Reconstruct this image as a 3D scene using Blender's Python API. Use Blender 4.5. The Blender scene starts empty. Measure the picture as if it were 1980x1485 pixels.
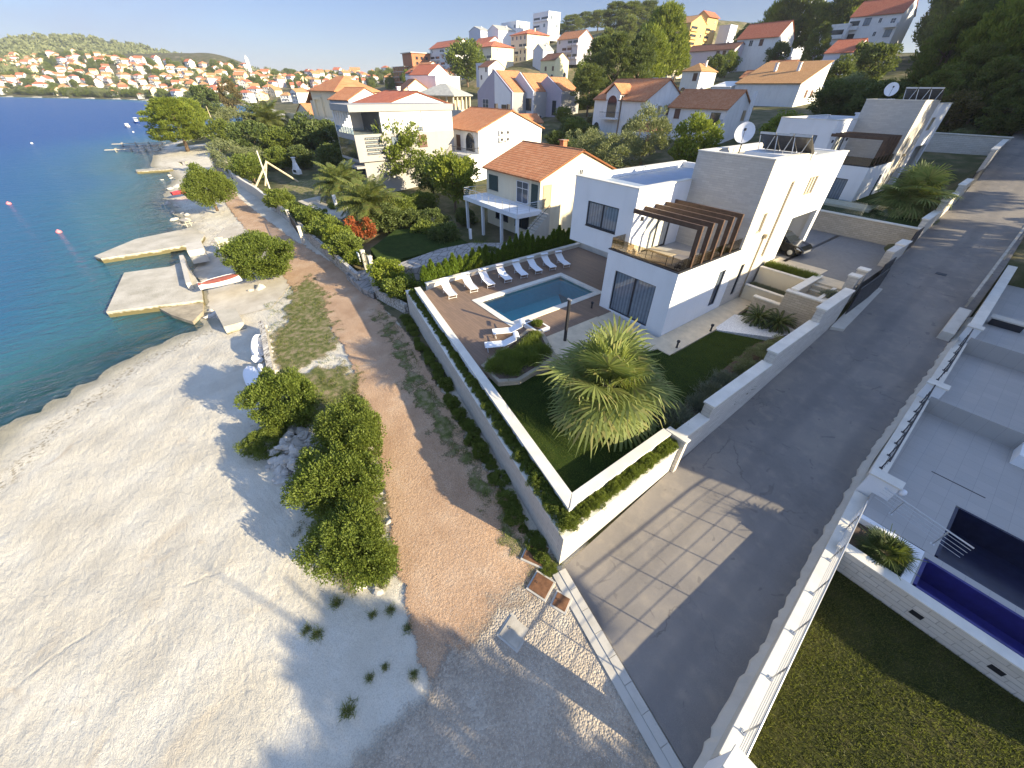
import bpy, bmesh, math, random
import numpy as np
from mathutils import Vector, Matrix
random.seed(7); RNG = np.random.default_rng(7)
C = bpy.context.scene.collection
SC = bpy.context.scene
PI = math.pi
R = math.radians

# ---------------------------------------------------------------- camera
FPX, PITCH, ROLL, YAW, H = 719.17, .670659, .0130595, .915062, 12.5
def _rot():
    a = PI/2 - PITCH
    Rx = np.array([[1,0,0],[0,math.cos(a),-math.sin(a)],[0,math.sin(a),math.cos(a)]])
    Rz = np.array([[math.cos(ROLL),-math.sin(ROLL),0],[math.sin(ROLL),math.cos(ROLL),0],[0,0,1]])
    W = np.array([[math.cos(YAW),-math.sin(YAW),0],[math.sin(YAW),math.cos(YAW),0],[0,0,1]])
    return W @ Rx @ Rz
CM = _rot()
cam_d = bpy.data.cameras.new('camera'); cam = bpy.data.objects.new('camera', cam_d); C.objects.link(cam)
cam_d.sensor_width = 36; cam_d.lens = FPX/1980*36; cam_d.clip_end = 30000; cam_d.clip_start = .1
m4 = Matrix.Identity(4)
for i in range(3):
    for j in range(3): m4[i][j] = CM[i, j]
m4.translation = (0, 0, H); cam.matrix_world = m4
SC.camera = cam

def ray(px, py): return CM @ np.array([(px-990)/FPX, -(py-742.5)/FPX, -1.])
def G(px, py, z=0.):
    d = ray(px, py); t = (z-H)/d[2]
    return (t*d[0], t*d[1], z)

# ---------------------------------------------------------------- terrain
def zr(y): return np.interp(y, [-10,5.7,13,20,28,38,46,62,80,120], [-2.1,-1.8,-1.5,-.9,.1,1.6,2.7,5.0,7.5,12])
_cp = [(400,-150),(120,-60),(40,-32),(0,-23),(-18,-17.5)] + [G(a,b,-3.5)[:2] for a,b in
      [(0,830),(140,752),(240,695),(330,655),(392,628),(386,596),(372,500),(352,430),(330,408),(314,384),(322,362),(338,346),(325,332),(290,322),(296,300),(312,283)]]
_cp += [(-185,-6),(-215,8),(-260,38),(-330,60),(-420,70),(-545,72),(-790,-35),(-945,-172),(-1300,-420),(-3500,-1500)]
CP = np.array(_cp)
_S = [-1500,-400,-60,-25,-8,0,8,14,20,28,36,45,60,80,100,150,250,330,430,600,1000,3000]
_Z = [-60,-40,-14,-8.5,-5,-3.5,-2.85,-2.3,-1.98,-1.78,-1.2,-.4,1.8,4.6,7,12,24,30,32,22,0,-40]
CAPS = [(-29,-4.0,5.2,47,-.45),(-46,-28.5,9,24,-1.35)]
def sstep(a, b, x):
    t = np.clip((x-a)/(b-a), 0, 1); return t*t*(3-2*t)
LAND = [tuple(q) for q in CP]+[(-6000,-3000),(-6000,9000),(6000,9000),(6000,-600)]
def _inland(x, y):
    x, y = np.broadcast_arrays(x, y); r = np.zeros(x.shape, bool)
    for (x0, y0), (x1, y1) in zip(LAND, LAND[1:]+LAND[:1]):
        if y0 == y1: continue
        r ^= ((y0 > y) != (y1 > y)) & (x < (x1-x0)*(y-y0)/(y1-y0)+x0)
    return r
def coast(x, y):
    x = np.asarray(x, float); y = np.asarray(y, float)
    best = np.full(np.broadcast(x, y).shape, 1e18); sg = np.ones_like(best)
    for (ax, ay), (bx, by) in zip(CP[:-1], CP[1:]):
        dx, dy = bx-ax, by-ay; L = dx*dx+dy*dy
        t = np.clip(((x-ax)*dx+(y-ay)*dy)/L, 0, 1)
        ex = x-ax-t*dx; ey = y-ay-t*dy; d = ex*ex+ey*ey
        cr = dy*(x-ax)-dx*(y-ay)      # polyline runs towards -x, land on +y
        m = d < best-1e-9
        best = np.where(m, d, best); sg = np.where(m, np.where(cr > 0, 1., -1.), sg)
    return np.sqrt(best)*np.where(_inland(x, y), 1., -1.)
def T(x, y):
    x = np.asarray(x, float); y = np.asarray(y, float)
    s = coast(x, y)
    z = np.interp(s, _S, _Z)
    far = sstep(-380, -700, x)*sstep(.21, .09, y/np.maximum(-x, 1.))
    z = np.where(z > -3.5, -3.5+(z+3.5)*(1+.95*far*sstep(0, 60, s)), z)
    z = z + np.where(z > 2, (z-2)*1.15*sstep(-215, -265, x)*sstep(-480, -420, x), 0)
    z = z + 24*sstep(84, 128, y)*sstep(-24, 6, x)*sstep(152, 128, y) + 22*sstep(84, 160, y)*sstep(14, 40, x)*sstep(420, 240, y)
    lim = 12.5+.020*np.hypot(x, y); z = np.where((x < -400) & (far < .5) & (z > lim), lim, z)
    z = z + .8*np.sin(x*.031)*np.sin(y*.043+1)*sstep(55, 120, s)
    for x0, x1, y0, y1, c in CAPS:
        w = sstep(-1, 0, np.minimum(np.minimum(x-x0, x1-x), np.minimum(y-y0, y1-y)))
        z = np.where(z > c, z+(c-z)*w, z)
    w = sstep(-1.2, 0, np.minimum(np.minimum(x+6.2, 3.4-x), np.minimum(y-4.6, 110-y)))
    z = z + (zr(y)-.12-z)*w
    w = sstep(-.5, 0, np.minimum(np.minimum(x-1.6, 60-x), np.minimum(y+12, 46-y)))
    return np.where(z > -1.95, z+(-1.95-z)*w, z)
def T1(x, y): return float(T(np.array([x]), np.array([y]))[0])
_ts = np.geomspace(6, 3500, 1500)
def GT(px, py):
    d = ray(px, py); t = _ts/np.hypot(d[0], d[1])
    zz = H+t*d[2]; tt = T(t*d[0], t*d[1]); k = np.nonzero(zz < tt)[0]
    if len(k) == 0: return None
    k = k[0]
    if k == 0: u = t[0]
    else:
        a = zz[k-1]-tt[k-1]; b = tt[k]-zz[k]; u = t[k-1]+(t[k]-t[k-1])*a/(a+b)
    return (u*d[0], u*d[1], H+u*d[2])
def pix(x, y, z):
    c = CM.T @ np.array([x, y, z-H], float); return (990+FPX*c[0]/-c[2], 742.5-FPX*c[1]/-c[2])

# ---------------------------------------------------------------- materials
MATS = {}
class NT:
    def __init__(s, name):
        s.m = bpy.data.materials.new(name); s.m.use_nodes = True; s.t = s.m.node_tree; s.t.nodes.clear()
        s.out = s.n('ShaderNodeOutputMaterial')
    def n(s, ty, **k):
        o = s.t.nodes.new(ty)
        for a, b in k.items(): setattr(o, a, b)
        return o
    def l(s, a, b): s.t.links.new(a, b)
    def pos(s): return s.n('ShaderNodeNewGeometry').outputs['Position']
    def noise(s, scale, detail=4, vec=None, rough=.55, dist=0):
        o = s.n('ShaderNodeTexNoise'); o.inputs['Scale'].default_value = scale; o.inputs['Detail'].default_value = detail
        o.inputs['Roughness'].default_value = rough; o.inputs['Distortion'].default_value = dist
        s.l(vec or s.pos(), o.inputs['Vector']); return o.outputs['Fac']
    def ramp(s, f, stops):
        o = s.n('ShaderNodeValToRGB'); e = o.color_ramp.elements
        while len(e) < len(stops): e.new(.5)
        for q, (p, c) in zip(e, stops):
            q.position = p; q.color = (*c, 1) if not isinstance(c, (int, float)) else (c, c, c, 1)
        s.l(f, o.inputs['Fac']); return o.outputs['Color']
    def mix(s, f, a, b, mode='MIX'):
        o = s.n('ShaderNodeMix', data_type='RGBA', blend_type=mode)
        for v, i in ((f, 0), (a, 6), (b, 7)):
            if isinstance(v, (int, float)): o.inputs[i].default_value = v if i == 0 else (v, v, v, 1)
            elif isinstance(v, tuple): o.inputs[i].default_value = (*v, 1)
            else: s.l(v, o.inputs[i])
        return o.outputs[2]
    def math(s, op, a, b=0., c=0.):
        o = s.n('ShaderNodeMath', operation=op)
        for v, i in ((a, 0), (b, 1), (c, 2)):
            if isinstance(v, (int, float)): o.inputs[i].default_value = v
            else: s.l(v, o.inputs[i])
        return o.outputs[0]
    def attr(s, nm):
        return s.n('ShaderNodeAttribute', attribute_name=nm).outputs['Fac']
    def vec(s, x, y, z):
        o = s.n('ShaderNodeCombineXYZ')
        for v, i in ((x, 0), (y, 1), (z, 2)):
            if isinstance(v, (int, float)): o.inputs[i].default_value = v
            else: s.l(v, o.inputs[i])
        return o.outputs[0]
    def sep(s, v):
        o = s.n('ShaderNodeSeparateXYZ'); s.l(v, o.inputs[0]); return o.outputs
    def bump(s, h, strength, dist=.02):
        o = s.n('ShaderNodeBump'); o.inputs['Strength'].default_value = strength; o.inputs['Distance'].default_value = dist
        s.l(h, o.inputs['Height']); return o.outputs['Normal']
    def pbr(s, col, rough=.7, bump=None, metal=0, spec=.4, **k):
        o = s.n('ShaderNodeBsdfPrincipled')
        if isinstance(col, tuple): o.inputs['Base Color'].default_value = (*col, 1)
        else: s.l(col, o.inputs['Base Color'])
        if isinstance(rough, (int, float)): o.inputs['Roughness'].default_value = rough
        else: s.l(rough, o.inputs['Roughness'])
        o.inputs['Metallic'].default_value = metal; o.inputs['Specular IOR Level'].default_value = spec
        if bump is not None: s.l(bump, o.inputs['Normal'])
        for a, b in k.items(): o.inputs[a].default_value = b
        return o.outputs[0]
    def done(s, sh): s.l(sh, s.out.inputs['Surface']); MATS[s.m.name] = s.m; return s.m
def sc(c, k): return tuple(min(1, v*k) for v in c)
def plain(name, col, rough=.7, var=.12, scale=2.5, bs=40, bst=.15, metal=0, spec=.35):
    t = NT(name); f = t.noise(scale, 5)
    c = t.ramp(f, [(.3, sc(col, 1-var)), (.7, sc(col, 1+var))])
    b = t.bump(t.noise(bs, 3), bst, .01) if bst else None
    return t.done(t.pbr(c, rough, b, metal, spec))
def grimy(name, col, dirt=(.3,.27,.22), amt=.35):
    t = NT(name); p = t.pos(); q = t.sep(p)
    st = t.noise(1.0, 5, t.vec(t.math('MULTIPLY', q[0], 1.6), t.math('MULTIPLY', q[1], 1.6), t.math('MULTIPLY', q[2], .35)))
    f = t.ramp(st, [(.48, 0.), (.8, amt)])
    c = t.mix(f, t.ramp(t.noise(.7, 3), [(.3, sc(col, .95)), (.7, col)]), dirt)
    return t.done(t.pbr(c, .8, t.bump(t.noise(60, 2), .12, .01), 0, .25))
def stone(name, ca, cb, mort, w=.45, h=.16, bst=.6, rough=.85, msz=.012):
    t = NT(name); q = t.sep(t.pos())
    u = t.math('ADD', q[0], q[1]); v = t.vec(u, q[2], 0.)
    o = t.n('ShaderNodeTexBrick'); t.l(v, o.inputs['Vector'])
    o.inputs['Scale'].default_value = 1; o.inputs['Brick Width'].default_value = w; o.inputs['Row Height'].default_value = h
    o.inputs['Mortar Size'].default_value = msz; o.inputs['Mortar Smooth'].default_value = .4; o.inputs['Bias'].default_value = 0
    o.inputs['Color1'].default_value = (*ca, 1); o.inputs['Color2'].default_value = (*cb, 1); o.inputs['Mortar'].default_value = (*mort, 1)
    c = t.mix(t.math('MULTIPLY', t.noise(3.5, 5), .55), o.outputs['Color'], sc(ca, .7))
    hh = t.math('ADD', t.math('MULTIPLY', o.outputs['Fac'], -1.), t.math('MULTIPLY', t.noise(14, 5), .9))
    return t.done(t.pbr(c, rough, t.bump(hh, bst, .03), 0, .2))
def rubble(name, ca, cb, gap, scale=3.2):
    t = NT(name); q = t.sep(t.pos())
    v = t.vec(t.math('ADD', q[0], t.math('MULTIPLY', q[1], .6)), q[2], t.math('MULTIPLY', q[1], .5))
    o = t.n('ShaderNodeTexVoronoi', feature='DISTANCE_TO_EDGE'); o.inputs['Scale'].default_value = scale; t.l(v, o.inputs['Vector'])
    k = t.n('ShaderNodeTexVoronoi'); k.inputs['Scale'].default_value = scale; t.l(v, k.inputs['Vector'])
    s = t.sep(k.outputs['Color'])
    c = t.mix(s[0], ca, cb); c = t.mix(t.ramp(o.outputs['Distance'], [(.02, 1.), (.08, 0.)]), c, gap)
    return t.done(t.pbr(c, .9, t.bump(t.math('ADD', o.outputs['Distance'], t.math('MULTIPLY', t.noise(20, 3), .1)), .7, .05), 0, .2))
def tiles(name, ca, cb, axis, period=.27, course=.34):
    """Clay pantiles: half-round channels across `axis`, courses down the slope."""
    t = NT(name); o = t.n('ShaderNodeTexCoord'); q = t.sep(o.outputs['Object']); u = q[axis]; w = q[1-axis]
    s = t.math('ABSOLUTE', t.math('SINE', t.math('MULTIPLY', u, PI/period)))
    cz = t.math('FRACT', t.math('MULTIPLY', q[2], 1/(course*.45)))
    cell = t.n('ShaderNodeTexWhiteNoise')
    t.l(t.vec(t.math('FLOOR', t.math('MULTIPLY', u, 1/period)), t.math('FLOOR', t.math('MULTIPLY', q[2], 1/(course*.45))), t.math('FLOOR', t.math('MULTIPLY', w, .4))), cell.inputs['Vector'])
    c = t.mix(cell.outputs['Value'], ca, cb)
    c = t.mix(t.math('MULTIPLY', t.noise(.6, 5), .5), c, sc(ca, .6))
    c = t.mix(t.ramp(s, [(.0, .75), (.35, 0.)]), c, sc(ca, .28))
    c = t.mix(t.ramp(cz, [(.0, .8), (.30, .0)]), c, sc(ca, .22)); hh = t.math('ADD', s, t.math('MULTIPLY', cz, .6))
    return t.done(t.pbr(c, .8, t.bump(hh, 1., .09), 0, .2))
def leafmat(name, ca, cb, trans=.35, dead=None):
    t = NT(name); g = t.n('ShaderNodeNewGeometry'); r = g.outputs['Random Per Island']
    oi = t.n('ShaderNodeObjectInfo').outputs['Random']
    c = t.ramp(r, [(0, ca), (.75, cb)] + ([(.97, dead)] if dead else []))
    c = t.mix(t.math('MULTIPLY', t.noise(.9, 3), .65), c, sc(ca, .75))
    c = t.mix(t.math('MULTIPLY', oi, .25), c, t.mix(.5, c, (.16, .13, .03)))
    d = t.pbr(c, .55, None, 0, .25); tr = t.n('ShaderNodeBsdfTranslucent'); t.l(t.mix(.5, c, (.30, .36, .04)), tr.inputs['Color'])
    mx = t.n('ShaderNodeMixShader'); mx.inputs[0].default_value = trans; t.l(d, mx.inputs[1]); t.l(tr.outputs[0], mx.inputs[2])
    return t.done(mx.outputs[0])

grimy('white_render', (.80,.80,.79), (.52,.50,.46), .16)
grimy('old_white', (.76,.75,.72), (.42,.40,.37), .3)
grimy('cream_render', (.72,.64,.47), (.4,.33,.22), .3)
grimy('pale_yellow', (.74,.68,.42), (.4,.33,.22), .25)
grimy('ochre_render', (.62,.42,.16), (.35,.24,.1), .25)
grimy('lilac_render', (.50,.47,.52), (.35,.32,.35), .25)
grimy('mauve_grey', (.40,.37,.43), (.28,.26,.30), .12)
grimy('bluegrey_render', (.52,.55,.62), (.35,.36,.4), .15)
grimy('warm_grey', (.36,.345,.325), (.26,.24,.22), .25)
grimy('pink_grey', (.56,.49,.50), (.4,.34,.34), .25)
grimy('brown_render', (.34,.24,.19), (.2,.15,.12), .3)
grimy('concrete', (.50,.47,.41), (.25,.23,.19), .5)
grimy('pale_concrete', (.58,.54,.46), (.38,.34,.28), .5)
plain('coping_stone', (.70,.66,.57), .7, .10, 1.4, 30, .2)
plain('cream_paving', (.60,.50,.35), .75, .12, 2, 30, .2)
stone('clad_stone', (.62,.58,.51), (.53,.49,.43), (.42,.39,.34), .55, .13, .5, .85, .008)
stone('garden_stone', (.62,.53,.40), (.50,.42,.31), (.33,.28,.21), .42, .15, .8)
stone('road_stone', (.66,.62,.55), (.56,.52,.45), (.38,.35,.30), .6, .2, .7)
stone('brick_red', (.50,.19,.09), (.42,.15,.07), (.40,.33,.27), .5, .25, .3)
rubble('dry_stone', (.56,.53,.47), (.42,.39,.34), (.14,.12,.10))
rubble('flagstone', (.40,.38,.35), (.30,.28,.26), (.16,.15,.13), 1.6)
TX = tiles('tile_x', (.64,.25,.11), (.74,.37,.19), 0)
TY = tiles('tile_y', (.64,.25,.11), (.74,.37,.19), 1)
tiles('tile_ochre_x', (.54,.29,.13), (.64,.38,.18), 0, .25)
tiles('tile_red_x', (.58,.17,.09), (.66,.25,.15), 0, .3)
tiles('tile_red_y', (.58,.17,.09), (.66,.25,.15), 1, .3)
tiles('tile_brown_x', (.25,.12,.08), (.32,.16,.10), 0, .3)
plain('slate_grey', (.36,.36,.33), .7, .15, 1, 12, .3)
plain('dark_frame', (.035,.038,.045), .4, .05, 5, 0, 0)
plain('white_frame', (.72,.72,.72), .5, .03, 5, 0, 0)
plain('brown_shutter', (.13,.07,.05), .6, .15, 6, 0, 0)
plain('green_shutter', (.035,.06,.055), .6, .15, 6, 0, 0)
plain('tan_shutter', (.42,.34,.22), .6, .1, 6, 0, 0)
plain('pergola_brown', (.10,.058,.036), .55, .25, 3, 60, .2)
plain('metal_dark', (.05,.05,.055), .4, .05, 5, 0, 0, .6)
plain('metal_light', (.55,.55,.54), .35, .05, 5, 0, 0, .8)
plain('white_plastic', (.80,.80,.80), .45, .02, 3, 0, 0)
plain('sling_fabric', (.78,.79,.80), .8, .03, 8, 200, .1)
plain('timber', (.50,.42,.29), .8, .25, 3, 30, .4)
plain('grey_timber', (.42,.38,.31), .85, .2, 3, 30, .4)
plain('bark', (.17,.12,.08), .9, .3, 3, 14, .9)
plain('palm_bark', (.24,.17,.10), .9, .35, 6, 18, 1.)
plain('rust_steel', (.16,.075,.035), .8, .4, 5, 40, .4)
plain('soil', (.10,.07,.05), .95, .3, 2, 14, .8)
plain('rock_pale', (.47,.44,.39), .9, .2, 2.5, 9, .8)
plain('rock_brown', (.34,.29,.21), .9, .3, 1.4, 7, .9)
plain('red_paint', (.52,.06,.07), .5, .1, 4, 0, 0)
plain('blue_paint', (.04,.10,.35), .4, .1, 4, 0, 0)
plain('rust_red_paint', (.42,.12,.07), .6, .25, 4, 0, 0)
plain('orange_paint', (.70,.38,.10), .5, .1, 4, 0, 0)
plain('pink_float', (.75,.22,.25), .5, .1, 4, 0, 0)
plain('black_rubber', (.02,.02,.02), .8, .1, 5, 0, 0)
plain('wall_blue_roof', (.30,.36,.44), .7, .06, 1, 20, .1)
plain('dish_white', (.72,.72,.72), .45, .06, 3, 0, 0)
plain('lamp_black', (.03,.03,.032), .5, .05, 5, 0, 0)
def glass(name, col, rough=.06, stripes=0.):
    t = NT(name)
    c = t.mix(t.math('MULTIPLY', t.noise(1.3, 3), .6), col, sc(col, .5))
    if stripes:
        q = t.sep(t.pos()); s = t.math('ABSOLUTE', t.math('SINE', t.math('MULTIPLY', t.math('ADD', q[0], q[1]), 13.)))
        s = t.math('MULTIPLY', t.math('ADD', s, t.noise(4, 2)), .5)
        c = t.mix(t.math('MULTIPLY', s, stripes), sc(col, .55), sc(col, 2.4))
    return t.done(t.pbr(c, rough, None, 0, .55))
glass('pane_dark', (.030,.036,.045)); glass('pane_mid', (.09,.11,.14), .1)
glass('pane_curtain', (.15,.18,.21), .04, .55); glass('pane_pale', (.42,.42,.38), .12, .6)
t = NT('smoked_glass'); tr = t.n('ShaderNodeBsdfTransparent'); tr.inputs[0].default_value = (.70,.64,.55,1)
gl = t.n('ShaderNodeBsdfGlossy'); gl.inputs['Roughness'].default_value = .02; lw = t.n('ShaderNodeLayerWeight'); lw.inputs[0].default_value = .35
mx = t.n('ShaderNodeMixShader'); t.l(t.math('MULTIPLY', lw.outputs['Fresnel'], .6), mx.inputs[0]); t.l(tr.outputs[0], mx.inputs[1]); t.l(gl.outputs[0], mx.inputs[2]); t.done(mx.outputs[0])
t = NT('clear_glass'); tr = t.n('ShaderNodeBsdfTransparent'); tr.inputs[0].default_value = (.82,.88,.90,1)
gl = t.n('ShaderNodeBsdfGlossy'); gl.inputs['Roughness'].default_value = .02; lw = t.n('ShaderNodeLayerWeight'); lw.inputs[0].default_value = .4
mx = t.n('ShaderNodeMixShader'); t.l(t.math('MULTIPLY', lw.outputs['Fresnel'], .7), mx.inputs[0]); t.l(tr.outputs[0], mx.inputs[1]); t.l(gl.outputs[0], mx.inputs[2]); t.done(mx.outputs[0])
t = NT('car_paint'); t.done(t.pbr((.008,.009,.012), .2, None, .3, .6, **{'Coat Weight': .8}))
t = NT('solar_collector'); t.done(t.pbr(t.mix(t.noise(6, 2), (.05,.045,.04), (.10,.09,.08)), .25, None, 0, .6))
t = NT('pool_tile'); q = t.sep(t.pos()); br = t.n('ShaderNodeTexBrick'); t.l(t.vec(t.math('ADD', q[0], q[2]), t.math('ADD', q[1], q[2]), 0.), br.inputs['Vector'])
br.offset = 0; br.inputs['Scale'].default_value = 1; br.inputs['Brick Width'].default_value = .3; br.inputs['Row Height'].default_value = .3; br.inputs['Mortar Size'].default_value = .012
br.inputs['Color1'].default_value = (.16,.60,.64,1); br.inputs['Color2'].default_value = (.20,.66,.69,1); br.inputs['Mortar'].default_value = (.25,.6,.62,1)
t.done(t.pbr(br.outputs['Color'], .4))
plain('navy_tile', (.012,.016,.045), .25, .2, 4, 0, 0); plain('violet_tile', (.030,.028,.16), .3, .2, 4, 0, 0)
t = NT('pool_water'); tr = t.n('ShaderNodeBsdfTransparent'); tr.inputs[0].default_value = (.36,.82,.88,1)
gl = t.n('ShaderNodeBsdfGlossy'); gl.inputs['Roughness'].default_value = .01; b = t.bump(t.noise(2.2, 3), .06, .05); t.l(b, gl.inputs['Normal'])
fr = t.n('ShaderNodeFresnel'); fr.inputs['IOR'].default_value = 1.45; mx = t.n('ShaderNodeMixShader'); t.l(fr.outputs[0], mx.inputs[0]); t.l(tr.outputs[0], mx.inputs[1]); t.l(gl.outputs[0], mx.inputs[2]); t.done(mx.outputs[0])
t = NT('deck_tile'); q = t.sep(t.pos()); br = t.n('ShaderNodeTexBrick'); t.l(t.vec(q[0], q[1], 0.), br.inputs['Vector'])
br.inputs['Scale'].default_value = 1; br.inputs['Brick Width'].default_value = 1.2; br.inputs['Row Height'].default_value = .2; br.inputs['Mortar Size'].default_value = .006
br.inputs['Color1'].default_value = (.25,.165,.11,1); br.inputs['Color2'].default_value = (.20,.135,.09,1); br.inputs['Mortar'].default_value = (.10,.07,.05,1)
t.done(t.pbr(t.mix(t.math('MULTIPLY', t.noise(5, 5), .5), br.outputs['Color'], (.16,.11,.08)), .65, t.bump(br.outputs['Fac'], -.3, .01)))
t = NT('terrace_tile'); q = t.sep(t.pos()); br = t.n('ShaderNodeTexBrick'); t.l(t.vec(q[0], q[1], 0.), br.inputs['Vector']); br.offset = 0
br.inputs['Scale'].default_value = 1; br.inputs['Brick Width'].default_value = .6; br.inputs['Row Height'].default_value = .6; br.inputs['Mortar Size'].default_value = .006
br.inputs['Color1'].default_value = (.40,.385,.36,1); br.inputs['Color2'].default_value = (.44,.42,.39,1); br.inputs['Mortar'].default_value = (.28,.27,.26,1)
t.done(t.pbr(t.mix(t.math('MULTIPLY', t.noise(1.2, 5), .45), br.outputs['Color'], (.30,.285,.265)), .5))
t = NT('cobble'); q = t.sep(t.pos()); br = t.n('ShaderNodeTexBrick'); t.l(t.vec(q[0], q[1], 0.), br.inputs['Vector'])
br.inputs['Scale'].default_value = 1; br.inputs['Brick Width'].default_value = .2; br.inputs['Row Height'].default_value = .1; br.inputs['Mortar Size'].default_value = .008
br.inputs['Color1'].default_value = (.22,.21,.20,1); br.inputs['Color2'].default_value = (.16,.155,.15,1); br.inputs['Mortar'].default_value = (.09,.085,.08,1)
t.done(t.pbr(t.mix(t.math('MULTIPLY', t.noise(.9, 5), .6), br.outputs['Color'], (.24,.23,.21)), .8, t.bump(br.outputs['Fac'], -.4, .02)))
# asphalt: worn, with pale dust and tyre-polished tracks
t = NT('asphalt'); f = t.noise(.35, 6); c = t.ramp(f, [(.28, (.140,.126,.114)), (.5, (.195,.174,.155)), (.72, (.26,.225,.185))])
c = t.mix(t.ramp(t.noise(1.7, 6), [(.5, 0.), (.75, .5)]), c, (.33,.28,.215)); c = t.mix(t.ramp(t.noise(90, 2), [(.35, 0.), (.75, .55)]), c, (.34,.32,.29))
c = t.mix(t.ramp(t.noise(.9, 2, dist=2), [(.66, 0.), (.7, .5)]), c, (.12,.11,.105))
q = t.sep(t.pos()); vo = t.n('ShaderNodeTexVoronoi', feature='DISTANCE_TO_EDGE'); vo.inputs['Scale'].default_value = .33; t.l(t.vec(t.math('ADD', q[0], t.math('MULTIPLY', t.noise(1.5, 4), .9)), t.math('ADD', q[1], t.math('MULTIPLY', t.noise(1.9, 4), .9)), 0.), vo.inputs['Vector'])
c = t.mix(t.math('MULTIPLY', t.ramp(vo.outputs['Distance'], [(.002, .6), (.007, 0.)]), t.ramp(t.noise(.25, 2), [(.5, 0.), (.6, .8)])), c, (.06,.055,.05))
c = t.mix(t.ramp(t.math('SINE', t.math('ADD', t.math('MULTIPLY', q[0], 2.5), t.math('MULTIPLY', t.noise(.3, 2), 1.5))), [(.55, 0.), (.95, .28)]), c, (.13,.12,.115))
t.done(t.pbr(c, .85, t.bump(t.noise(120, 2), .5, .01), 0, .25))
# foliage
leafmat('leaf_shrub', (0.085,0.128,0.024), (0.232,0.281,0.051), .35)
leafmat('leaf_pine', (0.085,0.128,0.029), (0.244,0.287,0.055), .3, (.2,.15,.07))
leafmat('leaf_bright', (0.134,0.195,0.027), (0.317,0.354,0.049), .38)
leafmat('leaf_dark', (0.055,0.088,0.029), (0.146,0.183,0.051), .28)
leafmat('leaf_olive', (0.146,0.171,0.079), (0.305,0.329,0.159), .3)
leafmat('leaf_palm', (0.146,0.195,0.055), (0.354,0.403,0.134), .35, (.34,.29,.12))
leafmat('leaf_date', (0.091,0.134,0.037), (0.232,0.268,0.073), .3, (.25,.2,.08))
leafmat('leaf_sago', (0.022,0.046,0.015), (0.055,0.085,0.024), .2)
leafmat('leaf_thuja', (0.067,0.122,0.017), (0.195,0.281,0.032), .35)
leafmat('leaf_lavender', (0.122,0.140,0.104), (0.244,0.256,0.195), .25)
leafmat('leaf_dry', (.14,.11,.05), (.24,.19,.09), .25)
leafmat('leaf_red', (.30,.05,.02), (.48,.13,.05), .35)
leafmat('leaf_brown', (.11,.085,.035), (.17,.13,.05), .25)
leafmat('grass_blade', (.10,.14,.03), (.24,.26,.07), .35, (.36,.30,.15))
leafmat('lawn_blade', (.040,.066,.010), (.11,.145,.022), .38)
leafmat('lawn_blade_dry', (.050,.065,.015), (.13,.135,.035), .35, (.24,.20,.09))
# ---------------------------------------------------------------- objects
def link(name, me, parent=None, loc=None, rz=0, scale=None):
    o = bpy.data.objects.new(name, me); C.objects.link(o)
    if parent: o.parent = parent
    if loc is not None: o.location = loc
    if rz: o.rotation_euler = (0, 0, rz)
    if scale is not None: o.scale = scale if isinstance(scale, tuple) else (scale,)*3
    return o
def tag(o, label, cat, group=None, kind=None):
    if label: o['label'] = label
    if cat: o['category'] = cat
    if group: o['group'] = group
    if kind: o['kind'] = kind
    return o
def thing(name, label, cat, loc=(0,0,0), rz=0, group=None, scale=None):
    return tag(link(name, None, None, loc, rz, scale), label, cat, group)
def dup(root, loc, rz=0, label=None, scale=None):
    r = root.copy(); C.objects.link(r); r.location = loc; r.rotation_euler = (0, 0, rz)
    if scale is not None: r.scale = (scale,)*3
    if label: r['label'] = label
    def rec(src, dst):
        for ch in src.children:
            c = ch.copy(); C.objects.link(c); c.parent = dst; rec(ch, c)
    rec(root, r); return r

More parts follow.
